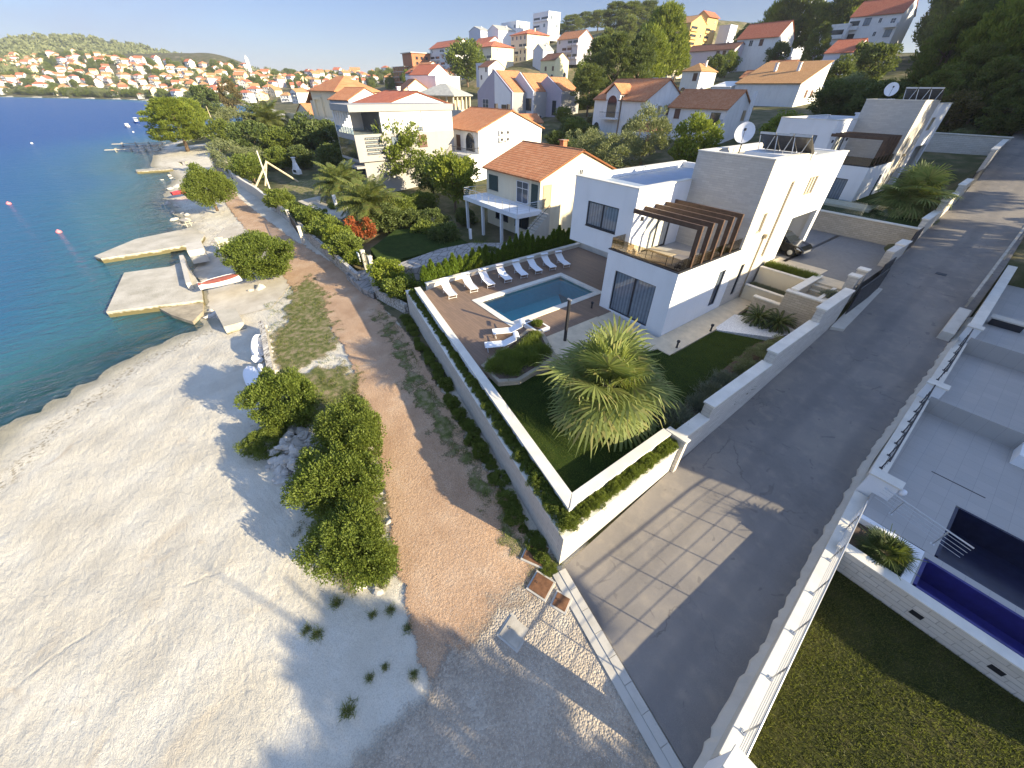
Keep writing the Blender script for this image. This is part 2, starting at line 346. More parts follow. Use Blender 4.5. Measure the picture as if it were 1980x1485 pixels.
class MB:
    def __init__(s, org=(0,0,0)): s.v = []; s.f = []; s.mi = []; s.o = org; s.k = 0
    def add(s, vs, fs):
        n = len(s.v); s.v += [(a[0]-s.o[0], a[1]-s.o[1], a[2]-s.o[2]) for a in vs]
        s.f += [tuple(n+i for i in f) for f in fs]; s.mi += [s.k]*len(fs); return s
    def box(s, x0, x1, y0, y1, z0, z1):
        if x0 > x1: x0, x1 = x1, x0
        if y0 > y1: y0, y1 = y1, y0
        if z0 > z1: z0, z1 = z1, z0
        return s.add([(x0,y0,z0),(x1,y0,z0),(x1,y1,z0),(x0,y1,z0),(x0,y0,z1),(x1,y0,z1),(x1,y1,z1),(x0,y1,z1)],
              [(3,2,1,0),(4,5,6,7),(0,1,5,4),(1,2,6,5),(2,3,7,6),(3,0,4,7)])
    def prism(s, poly, z0, z1):
        """poly in xy (any order); z0/z1 numbers or per-vertex lists"""
        a = sum(p[0]*q[1]-q[0]*p[1] for p, q in zip(poly, poly[1:]+poly[:1]))
        n = len(poly); Z0 = z0 if isinstance(z0, list) else [z0]*n; Z1 = z1 if isinstance(z1, list) else [z1]*n
        idx = list(range(n)) if a > 0 else list(range(n))[::-1]
        p = [poly[i] for i in idx]; Z0 = [Z0[i] for i in idx]; Z1 = [Z1[i] for i in idx]
        vs = [(x,y,z) for (x,y),z in zip(p,Z0)]+[(x,y,z) for (x,y),z in zip(p,Z1)]
        return s.add(vs, [tuple(range(n))[::-1], tuple(range(n, 2*n))]+[(i,(i+1)%n,n+(i+1)%n,n+i) for i in range(n)])
    def extr(s, poly, axis, a0, a1):
        """polygon in the plane normal to axis 'x' (y,z) or 'y' (x,z)"""
        n = len(poly)
        if axis == 'x': f = lambda p, a: (a, p[0], p[1])
        else: f = lambda p, a: (p[0], a, p[1])
        ar = sum(p[0]*q[1]-q[0]*p[1] for p, q in zip(poly, poly[1:]+poly[:1]))
        if (ar > 0) != (axis == 'x'): poly = poly[::-1]
        if a0 > a1: a0, a1 = a1, a0
        vs = [f(p, a0) for p in poly]+[f(p, a1) for p in poly]
        return s.add(vs, [tuple(range(n))[::-1], tuple(range(n, 2*n))]+[(i,(i+1)%n,n+(i+1)%n,n+i) for i in range(n)])
    def tube(s, pts, r, n=6, cap=True):
        pts = [Vector(p) for p in pts]; rr = r if isinstance(r, list) else [r]*len(pts); vs = []; fs = []
        for i, p in enumerate(pts):
            d = (pts[min(i+1, len(pts)-1)]-pts[max(i-1, 0)]).normalized()
            u = d.orthogonal().normalized() if abs(d.z) < .95 else d.cross(Vector((1,0,0))).normalized()
            if abs(d.z) < .95: u = d.cross(Vector((0,0,1))).normalized()
            w = d.cross(u)
            for k in range(n):
                a = 2*PI*k/n; q = p+(u*math.cos(a)+w*math.sin(a))*rr[i]; vs.append(tuple(q))
        for i in range(len(pts)-1):
            for k in range(n): fs.append((i*n+k, i*n+(k+1)%n, (i+1)*n+(k+1)%n, (i+1)*n+k))
        if cap: fs += [tuple(range(n))[::-1], tuple((len(pts)-1)*n+k for k in range(n))]
        return s.add(vs, fs)
    def lathe(s, prof, c=(0,0,0), n=16):
        vs = []; fs = []
        for r, z in prof:
            for k in range(n): a = 2*PI*k/n; vs.append((c[0]+r*math.cos(a), c[1]+r*math.sin(a), c[2]+z))
        for i in range(len(prof)-1):
            for k in range(n): fs.append((i*n+k, i*n+(k+1)%n, (i+1)*n+(k+1)%n, (i+1)*n+k))
        fs += [tuple(range(n))[::-1], tuple((len(prof)-1)*n+k for k in range(n))]
        return s.add(vs, fs)
    def sheet(s, rows):
        """grid of points"""
        n = len(rows[0]); vs = [p for r in rows for p in r]
        return s.add(vs, [(i*n+k, i*n+k+1, (i+1)*n+k+1, (i+1)*n+k) for i in range(len(rows)-1) for k in range(n-1)])
    def mesh(s, name, mats, smooth=False, bevel=0):
        me = bpy.data.meshes.new(name); me.from_pydata(s.v, [], s.f)
        for m in (mats if isinstance(mats, (list, tuple)) else [mats]): me.materials.append(MATS[m])
        if any(s.mi): me.polygons.foreach_set('material_index', s.mi)
        if bevel:
            bm = bmesh.new(); bm.from_mesh(me)
            bmesh.ops.bevel(bm, geom=[e for e in bm.edges if len(e.link_faces) == 2 and e.calc_face_angle(0) > .6], offset=bevel, segments=2, affect='EDGES', profile=.6)
            bm.to_mesh(me); bm.free()
        if smooth: me.polygons.foreach_set('use_smooth', [True]*len(me.polygons))
        return me
    def build(s, name, mats, parent=None, loc=None, smooth=False, bevel=0, rz=0):
        return link(name, s.mesh(name, mats, smooth, bevel), parent, loc, rz)
def one(name, mb, mats, label, cat, group=None, kind=None, **k):
    return tag(mb.build(name, mats, **k), label, cat, group, kind)
def holes(mb, axis, pos, th, u0, u1, z0, z1, hs):
    """wall slab with rectangular holes; axis 'y' = plane y=pos..pos+th, u along x; axis 'x' = plane x=pos..pos+th, u along y"""
    us = sorted({u0, u1, *[h[0] for h in hs], *[h[1] for h in hs]}); zs = sorted({z0, z1, *[h[2] for h in hs], *[h[3] for h in hs]})
    for zi in range(len(zs)-1):
        run = None
        for ui in range(len(us)-1):
            cu = (us[ui]+us[ui+1])/2; cz = (zs[zi]+zs[zi+1])/2
            solid = not any(h[0] < cu < h[1] and h[2] < cz < h[3] for h in hs)
            if solid and run is None: run = us[ui]
            if run is not None and (not solid or ui == len(us)-2):
                e = us[ui+1] if solid else us[ui]
                if axis == 'y': mb.box(run, e, pos, pos+th, zs[zi], zs[zi+1])
                else: mb.box(pos, pos+th, run, e, zs[zi], zs[zi+1])
                run = None

# ---------------------------------------------------------------- foliage
def qmesh(name, verts, mat, per=4):
    n = len(verts)//per; me = bpy.data.meshes.new(name); me.vertices.add(n*per); me.vertices.foreach_set('co', np.ascontiguousarray(verts, np.float32).ravel())
    me.loops.add(n*per); me.loops.foreach_set('vertex_index', np.arange(n*per, dtype=np.int32))
    me.polygons.add(n); me.polygons.foreach_set('loop_start', np.arange(n, dtype=np.int32)*per)
    me.materials.append(MATS[mat]); me.update(); me.validate(); return me
def unit(v): return v/np.maximum(np.linalg.norm(v, axis=1, keepdims=True), 1e-9)
def leaves(c, d, ln, wd, rng, jit=.6):
    """diamond leaves at c, pointing about d"""
    n = len(c); d = unit(d+jit*rng.normal(size=(n,3))); s = unit(np.cross(d, rng.normal(size=(n,3))))
    k = rng.uniform(.65, 1.3, (n,1)); a = d*ln*k; b = s*wd*k*.5
    v = np.stack([c-a*.5, c+b, c+a*.5, c-b], 1); return v.reshape(-1, 3)
def sph(n, rng): return unit(rng.normal(size=(n,3)))
CRN = {}
def crown(kind, i=0):
    """unit crown meshes: radius about 1, base at z=0"""
    key = (kind, i)
    if key in CRN: return CRN[key]
    rng = np.random.default_rng(hash(kind) % 1000 if False else sum(map(ord, kind))*13+i); V = []
    if kind in ('shrub', 'shrubfar', 'olive', 'broad', 'bright', 'dark', 'lowbush', 'red', 'dry', 'brown', 'dense'):
        ncl, nl, ln, wd, clr, fl, mat = {'shrub': (210, 150, .060, .030, .20, .30, 'leaf_shrub'), 'shrubfar': (70, 80, .12, .07, .26, .3, 'leaf_shrub'),
            'olive': (95, 100, .085, .032, .24, .5, 'leaf_olive'), 'broad': (85, 95, .105, .062, .27, .5, 'leaf_shrub'), 'bright': (85, 95, .105, .062, .27, .5, 'leaf_bright'),
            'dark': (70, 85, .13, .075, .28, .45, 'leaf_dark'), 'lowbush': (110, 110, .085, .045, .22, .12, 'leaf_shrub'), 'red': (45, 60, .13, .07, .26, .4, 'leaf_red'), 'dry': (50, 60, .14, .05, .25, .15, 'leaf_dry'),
            'brown': (70, 80, .12, .06, .27, .5, 'leaf_brown'), 'dense': (260, 150, .05, .03, .16, .25, 'leaf_shrub')}[kind]
        h = {'lowbush': .85, 'olive': 1.7, 'broad': 1.8, 'bright': 1.8, 'dark': 1.8, 'brown': 2.4}.get(kind, 1.35)
        p = sph(ncl, rng); rad = rng.uniform(.55, 1., (ncl,1))**.5
        lob = 1+.16*np.sin(3*np.arctan2(p[:,1:2], p[:,0:1])+i)+.13*np.sin(5*p[:,2:3]+i*2)
        p = p*rad*lob*np.array([.86,.86,h*.5*.88]); p[:,2] += h*.5
        low = p[:,2] < fl*.35; p[low,2] = fl*.35+rng.uniform(0, .25, low.sum())
        for q in p:
            r = clr*rng.uniform(.65, 1.35); o = sph(nl, rng); rr = rng.uniform(.35, 1, (nl,1))**.6
            c = q+o*rr*r*np.array([1,1,.8]); out = unit(c-np.array([0,0,h*.35]))
            V.append(leaves(c, out*.7+o*.6+np.array([0,0,.35]), ln, wd, rng))
    elif kind in ('pine', 'pinelow', 'pinedark', 'pinetan'):
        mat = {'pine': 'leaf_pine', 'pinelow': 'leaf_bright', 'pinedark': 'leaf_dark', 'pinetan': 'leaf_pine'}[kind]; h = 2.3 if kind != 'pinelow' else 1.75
        ncl = 330 if i == 9 else 150; z = rng.uniform(.08, 1, ncl)**.85; wr = np.sin(np.clip(z, 0, 1)*PI*.80+.42)**.8
        th = rng.uniform(0, 2*PI, ncl); r = np.sqrt(rng.uniform(.12, 1, ncl))*wr*(1+.22*np.sin(2*th+i*1.7)+.12*np.sin(5*th+i))
        for k in range(ncl):
            q = np.array([r[k]*math.cos(th[k]), r[k]*math.sin(th[k]), z[k]*h*.93+.1]); n = 90; o = sph(n, rng); rr = rng.uniform(.2, 1, (n,1))**.5
            c = q+o*rr*np.array([.27,.27,.13])*(.62 if i == 9 else 1.)*rng.uniform(.55, 1.3); out = np.array([math.cos(th[k])*.7, math.sin(th[k])*.7, .75])
            V.append(leaves(c, o*.7+out, .075 if i == 9 else .125, .026 if i == 9 else .038, rng, .45))
    elif kind in ('cypress', 'thuja'):
        mat = 'leaf_dark' if kind == 'cypress' else 'leaf_thuja'; n = 2600; z = rng.uniform(0, 1, n); h = 8. if kind == 'cypress' else 5.
        w = np.clip(np.sin(np.clip(z*.92+.12, 0, 1)*PI), .05, 1)**.6*(1+.15*np.sin(z*40+i)); th = rng.uniform(0, 2*PI, n); rr = np.sqrt(rng.uniform(.3, 1, n))*w
        c = np.stack([rr*np.cos(th), rr*np.sin(th), z*h], 1); out = np.stack([np.cos(th)*.5, np.sin(th)*.5, np.full(n, 1.2)], 1)
        V.append(leaves(c, out, .62, .20, rng, .35))
    elif kind in ('spiky', 'lavender', 'tuft'):
        mat = {'spiky': 'leaf_shrub', 'lavender': 'leaf_lavender', 'tuft': 'grass_blade'}[kind]; n = {'spiky': 1500, 'lavender': 2200, 'tuft': 160}[kind]
        th = rng.uniform(0, 2*PI, n); el = rng.uniform(.15, 1.5, n); d = np.stack([np.cos(th)*np.cos(el), np.sin(th)*np.cos(el), np.sin(el)], 1)
        b = np.stack([rng.normal(0, .32, n), rng.normal(0, .32, n), np.zeros(n)], 1); L = rng.uniform(.45, 1., (n,1)); s = unit(np.cross(d, sph(n, rng)))*.028
        e = b+d*L*np.array([1,1,1.05]); m = b+d*L*.55+np.array([0,0,.02]); V.append(np.stack([b-s, b+s, e+s*.2, e-s*.2], 1).reshape(-1,3))
        if kind != 'tuft': V.append(leaves(np.repeat(m, 3, 0)+rng.normal(0, .1, (n*3,3)), np.repeat(d, 3, 0), .16, .06, rng))
    CRN[key] = qmesh('crown', np.concatenate(V), mat); return CRN[key]
TRK = {}
def trunk(kind, i=0):
    if (kind, i) in TRK: return TRK[(kind, i)]
    rr = random.Random(i+len(kind)); mb = MB()
    hh = {'pine': 1.9, 'broad': 1.25, 'olive': 1.2}.get(kind, 1.)
    p = [(0,0,-.15)]; x = y = 0
    for k in range(1, 6):
        x += rr.uniform(-.05, .05); y += rr.uniform(-.05, .05); p.append((x, y, hh*k/5))
    mb.tube(p, [.075,.06,.05,.042,.032,.015], 7)
    for k in range(7):
        a = rr.uniform(0, 6.28); z = hh*rr.uniform(.4, .85); q = rr.uniform(.4, .75)
        mb.tube([(0,0,z), (q*.5*math.cos(a), q*.5*math.sin(a), z+.18), (q*math.cos(a), q*math.sin(a), z+.28+rr.uniform(0, .2))], [.026,.017,.006], 5)
    TRK[(kind, i)] = mb.mesh('trunk', 'bark', True); return TRK[(kind, i)]
_tc = [0]
def tree(label, name, loc, rad, kind, i=None, hz=1., stem=.25, cat='tree', group=None, sink=.0, tk='broad', stretch=None):
    """crown of radius rad whose foot stands stem*rad above ground"""
    _tc[0] += 1
    if i is None: i = _tc[0] % 3
    o = thing(name, label, cat, (loc[0], loc[1], loc[2]-sink), 0, group); rz = random.uniform(0, 6.28)
    sx, sy = stretch or (1., 1.)
    link('trunk', trunk(tk, i), o, (0,0,0), rz, (rad*(.9+stem*.2), rad*(.9+stem*.2), rad*(stem+.6*hz)))
    link('crown', crown(kind, i), o, (0,0,stem*rad), rz if not stretch else 0, (rad*sx, rad*sy, rad*hz)); return o
def shrub(label, loc, rad, kind='shrubfar', i=None, hz=1., name='shrub', group=None, stretch=None, rz=None, cat='shrub'):
    _tc[0] += 1
    o = link(name, crown(kind, (_tc[0] % 3) if i is None else i), None, (loc[0], loc[1], loc[2]-.05*rad), random.uniform(0, 6.28) if rz is None else rz, (rad*(stretch or (1,1))[0], rad*(stretch or (1,1))[1], rad*hz))
    return tag(o, label, cat, group)
def fanpalm_crown(nl, seed, pet=(.7,1.25), br=1.15, mat='leaf_palm'):
    rng = np.random.default_rng(seed); V = []; st = MB()
    for k in range(nl):
        f = (k+.5)/nl; az = k*2.39996; el = 1.42-1.80*f+rng.normal(0, .12); L = pet[0]+(pet[1]-pet[0])*rng.uniform()
        d = np.array([math.cos(az)*math.cos(el), math.sin(az)*math.cos(el), math.sin(el)]); b = np.array([math.cos(az)*.1, math.sin(az)*.1, .12-.35*f])
        side = np.array([-math.sin(az), math.cos(az), 0.]); up = np.cross(d, side); up = up if up[2] > 0 else -up
        e = b+d*L-np.array([0,0,.10*L]); st.tube([tuple(b), tuple((b+e)/2+np.array([0,0,.04])), tuple(e)], [.022,.016,.011], 5)
        bl = br*rng.uniform(.78, 1.18)*(1-.12*max(0, el))
        d2 = unit((d+np.array([0,0,-.28-.25*f]))[None])[0]; ns = 30
        for j in range(ns):
            a = (j/(ns-1)-.5)*4.7; rr = bl*(1-.30*abs(a/2.35)**2)*rng.uniform(.86, 1.10)
            sd = d2*math.cos(a)+side*math.sin(a); sd = sd+up*.12*math.cos(a*1.3); sd /= np.linalg.norm(sd); w = np.cross(sd, up); w /= np.linalg.norm(w)
            dr = np.array([0,0,-1.])
            p0 = e; p1 = e+sd*rr*.58+dr*.02; p2 = p1+(sd*.30+dr*.07)*rr; p3 = p2+(sd*.17+dr*.11*rng.uniform(.0, 2.)+side*rng.normal(0, .04))*rr
            w1 = .060*bl*.62; fold = up*.012*(1 if j % 2 else -1)
            V.append(np.array([p0-w*.004, p0+w*.004, p1+w*w1+fold, p1-w*w1-fold])); V.append(np.array([p1-w*w1-fold, p1+w*w1+fold, p2+w*w1*.45, p2-w*w1*.45])); V.append(np.array([p2-w*w1*.45, p2+w*w1*.45, p3+w*.003, p3-w*.003]))
    return qmesh('crown', np.concatenate(V), mat), st
def feather_crown(nl, seed, L=2.6, mat='leaf_date', leaflet=.42, droop=1.):
    rng = np.random.default_rng(seed); V = []; st = MB()
    for k in range(nl):
        f = (k+.5)/nl; az = k*2.39996; el = 1.40-1.75*f+rng.normal(0, .07); ll = L*rng.uniform(.85, 1.08)
        h = np.array([math.cos(az), math.sin(az), 0]); pts = []; p = np.array([0,0,.05])+h*.12; e = el; n = 14
        for j in range(n+1):
            pts.append(p.copy()); p = p+(h*math.cos(e)+np.array([0,0,math.sin(e)]))*ll/n; e -= (.055+.075*j/n)*droop
        st.tube([tuple(q) for q in pts[::2]], [.03,.026,.022,.018,.013,.009,.006,.004][:len(pts[::2])], 4)
        side = np.array([-math.sin(az), math.cos(az), 0.])
        for j in range(2*n-2):
            u = (j+2)/2; a = int(min(u, n-1)); q = pts[a]+(pts[a+1]-pts[a])*(u-a); tg = unit((pts[a+1]-pts[a])[None])[0]; up = np.cross(side, tg)
            le = leaflet*L/2.6*(math.sin(min(1, u/n*.95+.12)*PI)**.6+.15)
            for sg in (-1, 1):
                for _r in range(2):
                    dd = side*sg+tg*(.55+.3*_r)+up*(.35-.3*_r)+rng.normal(0, .08, 3); dd /= np.linalg.norm(dd); w = tg*.028*L/2.6
                    m = q+dd*le*.6; t2 = q+dd*le+np.array([0,0,-.22*le]); V.append(np.array([q-w*.6, q+w*.6, m+w, m-w])); V.append(np.array([m-w, m+w, t2+w*.15, t2-w*.15]))
    return qmesh('crown', np.concatenate(V), mat), st
def palm(label, loc, crown_pair, th, tr, scale=1., name='palm_tree', mat='palm_bark', rz=0, cat='palm tree'):
    o = thing(name, label, cat, loc, rz); mb = MB(); prof = []
    n = max(4, int(th/.12))
    for k in range(n+1): prof.append((tr*(1.15-.25*k/n)*(1+.08*(k % 2)), th*k/n-.2*(k == 0)))
    mb.lathe(prof, (0,0,0), 12); mb.build('trunk', mat, o)
    me, st = crown_pair
    st_me = st if isinstance(st, bpy.types.Mesh) else st.mesh('frond_stems', 'leaf_palm')
    link('crown', me, o, (0,0,th), 0, scale); link('frond_stems', st_me, o, (0,0,th), 0, scale); return o, st_me
def scatter_blades(name, pts, mat, ln, wd, rng, lean=.5):
    n = len(pts); d = np.concatenate([rng.normal(0, lean, (n,2)), np.ones((n,1))], 1); d = unit(d); s = unit(np.cross(d, sph(n, rng)))*wd*.5; L = ln*rng.uniform(.5, 1.3, (n,1))
    e = pts+d*L; v = np.stack([pts-s, pts+s, e+s*.15, e-s*.15], 1).reshape(-1,3); return link(name, qmesh(name, v, mat))

# ---------------------------------------------------------------- houses
WK = {}
def winmesh(w, h, kind):
    """frame+pane facing -y, bottom centre at origin; returns (frame mesh, pane mesh)"""
    key = (round(w, 2), round(h, 2), kind)
    if key in WK: return WK[key]
    fm, pm = {'W': ('white_frame', 'pane_dark'), 'w': ('dark_frame', 'pane_curtain'), 'S': ('brown_shutter', 'brown_shutter'), 'G': ('green_shutter', 'green_shutter'), 'T': ('tan_shutter', 'tan_shutter'),
              'D': ('white_frame', 'pane_mid'), 'd': ('dark_frame', 'pane_dark'), 'A': ('white_frame', 'pane_dark'), 'L': ('old_white', 'pane_dark'), 'H': ('rust_steel', 'pane_dark')}[kind]
    a = MB(); b = MB(); t = .07
    if kind == 'A':
        n = 10; r = w/2; arc = [(-r, 0), (-r, h-r)]+[(-r*math.cos(PI*k/n), h-r+r*math.sin(PI*k/n)) for k in range(1, n)]+[(r, h-r), (r, 0)]
        b.extr(arc, 'y', -.02, .03); R2 = r+.13
        out = [(-R2, 0), (-R2, h-r)]+[(-R2*math.cos(PI*k/n), h-r+R2*math.sin(PI*k/n)) for k in range(1, n)]+[(R2, h-r), (R2, 0)]
        m = len(arc); vs = [(x, -.07, z) for x, z in out]+[(x, -.07, z) for x, z in arc]+[(x, .02, z) for x, z in out]+[(x, .02, z) for x, z in arc]
        fs = []
        for k in range(m-1): fs += [(k, k+1, m+k+1, m+k), (2*m+k, k, k+1, 2*m+k+1)[::-1], (m+k, m+k+1, 3*m+k+1, 3*m+k)]
        a.add(vs, fs)
    else:
        a.box(-w/2-t, -w/2, -.06, .02, 0, h).box(w/2, w/2+t, -.06, .02, 0, h).box(-w/2-t, w/2+t, -.06, .02, h, h+t).box(-w/2-t-.05, w/2+t+.05, -.11, .02, -t, 0)
        if kind in 'SGT':
            b.box(-w/2, w/2, -.03, .02, 0, h)
            for k in range(int(h/.14)): b.box(-w/2+.04, w/2-.04, -.042, -.03, .05+k*.14, .13+k*.14)
        else:
            b.box(-w/2, w/2, -.015, .02, 0, h); a.box(-.03, .03, -.045, -.015, 0, h)
            if kind == 'D': a.box(-w/2, w/2, -.04, -.015, .68*h, .68*h+.05)
    WK[key] = (a.mesh('window', fm), b.mesh('pane', pm)); return WK[key]
def window(parent, face, u, z, w, h, kind, off=0., name=None):
    """face 'f' = front (-y) plane local y=-off, 's' = side (+x) plane local x=off"""
    f, p = winmesh(w, h, kind); nm = name or ('door' if kind in 'DdA' else 'shutter' if kind in 'SGT' else 'window')
    if face == 'f': o = link(nm, f, parent, (u, -off-.012, z))
    else: o = link(nm, f, parent, (off+.012, u, z), PI/2)
    link('pane' if kind not in 'SGT' else 'slat_panel', p, o); return o
def rail_mesh(mb, p0, p1, h=.95, n=6, r=.022, bars='v', step=.14):
    p0 = Vector(p0); p1 = Vector(p1); L = (p1-p0).length
    up = Vector((0,0,1)); mb.tube([p0+up*h, p1+up*h], r*1.4, 5)
    if bars == 'v':
        k = max(2, int(L/step))
        for i in range(k+1): q = p0.lerp(p1, i/k); mb.tube([q, q+up*h], r*.55, 4, False)
    else:
        k = max(1, int(L/1.3))
        for i in range(k+1): q = p0.lerp(p1, i/k); mb.tube([q, q+up*h], r, 5)
        for j in range(1, n): mb.tube([p0+up*h*j/n, p1+up*h*j/n], r*.5, 4)
def balcony(parent, face, u0, u1, z, depth=1.2, kind='solid', off=0., wall='old_white'):
    s = MB(); r = MB()
    def B(m, a, b, d0, d1, z0, z1):
        if face == 'f': m.box(a, b, -off-d1, -off-d0, z0, z1)
        else: m.box(off+d0, off+d1, a, b, z0, z1)
    B(s, u0, u1, -.05, depth, z-.2, z)
    if kind == 'solid':
        B(r, u0, u1, depth-.12, depth, z, z+.9); B(r, u0, u0+.12, .0, depth-.12, z, z+.9); B(r, u1-.12, u1, .0, depth-.12, z, z+.9)
    else:
        P = (lambda u, d: (u, -off-d, z)) if face == 'f' else (lambda u, d: (off+d, u, z))
        rail_mesh(r, P(u0+.05, depth-.05), P(u1-.05, depth-.05), step=.2); rail_mesh(r, P(u0+.05, 0), P(u0+.05, depth-.05), step=.2); rail_mesh(r, P(u1-.05, 0), P(u1-.05, depth-.05), step=.2)
    b = s.build('balcony', wall, parent); r.build('railing', wall if kind == 'solid' else 'metal_dark', b)
CELL = {'W': (1.0, 1.25, .95), 'w': (1.3, 1.3, .9), 'S': (1.0, 1.35, .9), 'G': (1.0, 1.35, .9), 'T': (.9, 1.35, .9), 'D': (1.15, 2.1, .05), 'd': (1.6, 2.1, .05), 'A': (1.5, 2.25, .05), 'n': (.55, .8, 1.3)}
def cells(o, face, rows, u0, u1, z0, fh, off=0., wall='old_white', bal='solid', scale=1.):
    """rows bottom to top, one character a bay: window kinds, B balcony door, R loggia, . blank, - balcony strip joined to neighbours"""
    for fi, row in enumerate(rows):
        n = len(row); bw = (u1-u0)/n
        for k, ch in enumerate(row):
            u = u0+bw*(k+.5); z = z0+fi*fh
            if ch == '.': continue
            if ch == 'B':
                window(o, face, u, z+.05, min(1.3, bw*.6), min(2.1, fh*.75), 'D', off); balcony(o, face, u-bw*.46, u+bw*.46, z, 1.1, bal, off, wall)
            elif ch == 'R':
                window(o, face, u, z+.05, bw*.78, min(2.2, fh*.78), 'd', off, 'loggia'); balcony(o, face, u-bw*.45, u+bw*.45, z, .9, bal, off, wall)
            else:
                kk = 'W' if ch == 'n' else ch; w, h, s = CELL[ch]; window(o, face, u, z+s*min(1, fh/2.9), min(w*scale, bw*.8), min(h*scale, fh*.72), kk, off)
def house(label, loc, w, d, h, roof, rh=1.6, front=(), side=(), wall='old_white', rm=None, yaw=0., over=.35, chim=0, bal='solid', drop=3., name='house', cat='house', group=None, fh=None, swall=None, scale=1., trimm=None):
    """origin at the near right foot corner; front faces -y, lit side faces +x; extends to -x and +y"""
    o = thing(name, label, cat, loc, yaw, group); mb = MB(); ms = [wall]; far_ = math.hypot(loc[0], loc[1]) > 150
    if far_: scale *= 1.45; chim = max(chim, 1 if roof in ('gx','hip','gy') else 0)
    if roof == 'gx':
        mb.extr([(0,-drop),(d,-drop),(d,h),(d/2,h+rh),(0,h)], 'x', -w, 0)
    elif roof == 'gy':
        mb.extr([(-w,-drop),(0,-drop),(0,h),(-w/2,h+rh),(-w,h)], 'y', 0, d)
    elif roof == 'shed':
        mb.extr([(0,-drop),(d,-drop),(d,h+rh),(0,h)], 'x', -w, 0)
    else: mb.box(-w, 0, 0, d, -drop, h)
    mb.build('wall', ms, o)
    r = MB(); t = .16; e = over
    if roof == 'gx':
        k = rh/(d/2); r.extr([(-e,h-e*k+.03),(d/2,h+rh+.03),(d/2,h+rh+t+.03),(-e,h-e*k+t+.03)], 'x', -w-e*.6, e*.6)
        r.extr([(d+e,h-e*k+.03),(d/2,h+rh+.03),(d/2,h+rh+t+.03),(d+e,h-e*k+t+.03)], 'x', -w-e*.6, e*.6)
        r.tube([(-w-e*.6, d/2, h+rh+t), (e*.6, d/2, h+rh+t)], .11, 6)
    elif roof == 'gy':
        k = rh/(w/2); r.extr([(-w-e,h-e*k+.03),(-w/2,h+rh+.03),(-w/2,h+rh+t+.03),(-w-e,h-e*k+t+.03)], 'y', -e*.6, d+e*.6)
        r.extr([(e,h-e*k+.03),(-w/2,h+rh+.03),(-w/2,h+rh+t+.03),(e,h-e*k+t+.03)], 'y', -e*.6, d+e*.6)
        r.tube([(-w/2, -e*.6, h+rh+t), (-w/2, d+e*.6, h+rh+t)], .11, 6)
    elif roof == 'shed':
        k = rh/d; r.extr([(-e,h-e*k+.03),(d+e,h+rh+e*k+.03),(d+e,h+rh+e*k+t+.03),(-e,h-e*k+t+.03)], 'x', -w-e*.6, e*.6)
    elif roof == 'hip':
        m = min(w, d)/2*.95; x0, x1, y0, y1 = -w-e, e, -e, d+e; z = h+.03
        if w >= d: a, b = (x0+m+e, (y0+y1)/2, z+rh), (x1-m-e, (y0+y1)/2, z+rh)
        else: a, b = ((x0+x1)/2, y0+m+e, z+rh), ((x0+x1)/2, y1-m-e, z+rh)
        vs = [(x0,y0,z),(x1,y0,z),(x1,y1,z),(x0,y1,z),a,b,(x0,y0,z-t),(x1,y0,z-t),(x1,y1,z-t),(x0,y1,z-t)]
        tops = [(0,1,5,4),(1,2,5),(2,3,4,5),(3,0,4)] if w >= d else [(0,1,4),(1,2,5,4),(2,3,5),(3,0,4,5)]
        r.add(vs, tops+[(6,7,1,0),(7,8,2,1),(8,9,3,2),(9,6,0,3),(9,8,7,6)])
    elif roof == 'flat':
        p = .22; z = h
        r.box(-w-.08, .08, -.08, p, z, z+rh).box(-w-.08, .08, d-p, d+.08, z, z+rh).box(-w-.08, -w+p, p, d-p, z, z+rh).box(-p, .08, p, d-p, z, z+rh)
        r.box(-w+p, -p, p, d-p, z, z+.05)
    ro = r.build('roof', rm or {'gx': 'tile_x', 'shed': 'tile_x', 'gy': 'tile_y', 'hip': 'tile_x', 'flat': wall}[roof], o)
    for k in range(chim):
        c = MB(); cx = -w*(.3+.35*k); cy = d*.55; zz = h+rh*(.6 if roof != 'flat' else 0)
        c.box(cx-.3, cx+.3, cy-.3, cy+.3, zz-.3, zz+1.5).box(cx-.4, cx+.4, cy-.4, cy+.4, zz+1.5, zz+1.62); c.build('chimney', wall, ro)
    if front: cells(o, 'f', front, -w, 0, 0, fh or h/len(front), 0, wall, bal, scale)
    if side: cells(o, 's', side, 0, d, 0, fh or h/len(side), 0, wall, bal, scale)
    return o
# ---------------------------------------------------------------- light, sky
SUNEL = R(19.6); SUNV = Vector((.925*math.cos(SUNEL), .38*math.cos(SUNEL), math.sin(SUNEL)))
w = bpy.data.worlds.new('World'); SC.world = w; w.use_nodes = True; nt = w.node_tree; nt.nodes.clear()
sky = nt.nodes.new('ShaderNodeTexSky'); sky.sky_type = 'NISHITA'; sky.sun_disc = False; sky.sun_elevation = SUNEL
sky.sun_rotation = math.atan2(SUNV.x, SUNV.y); sky.altitude = 10; sky.air_density = 1.; sky.dust_density = .2; sky.ozone_density = 2.
bg = nt.nodes.new('ShaderNodeBackground'); bg.inputs[1].default_value = .085
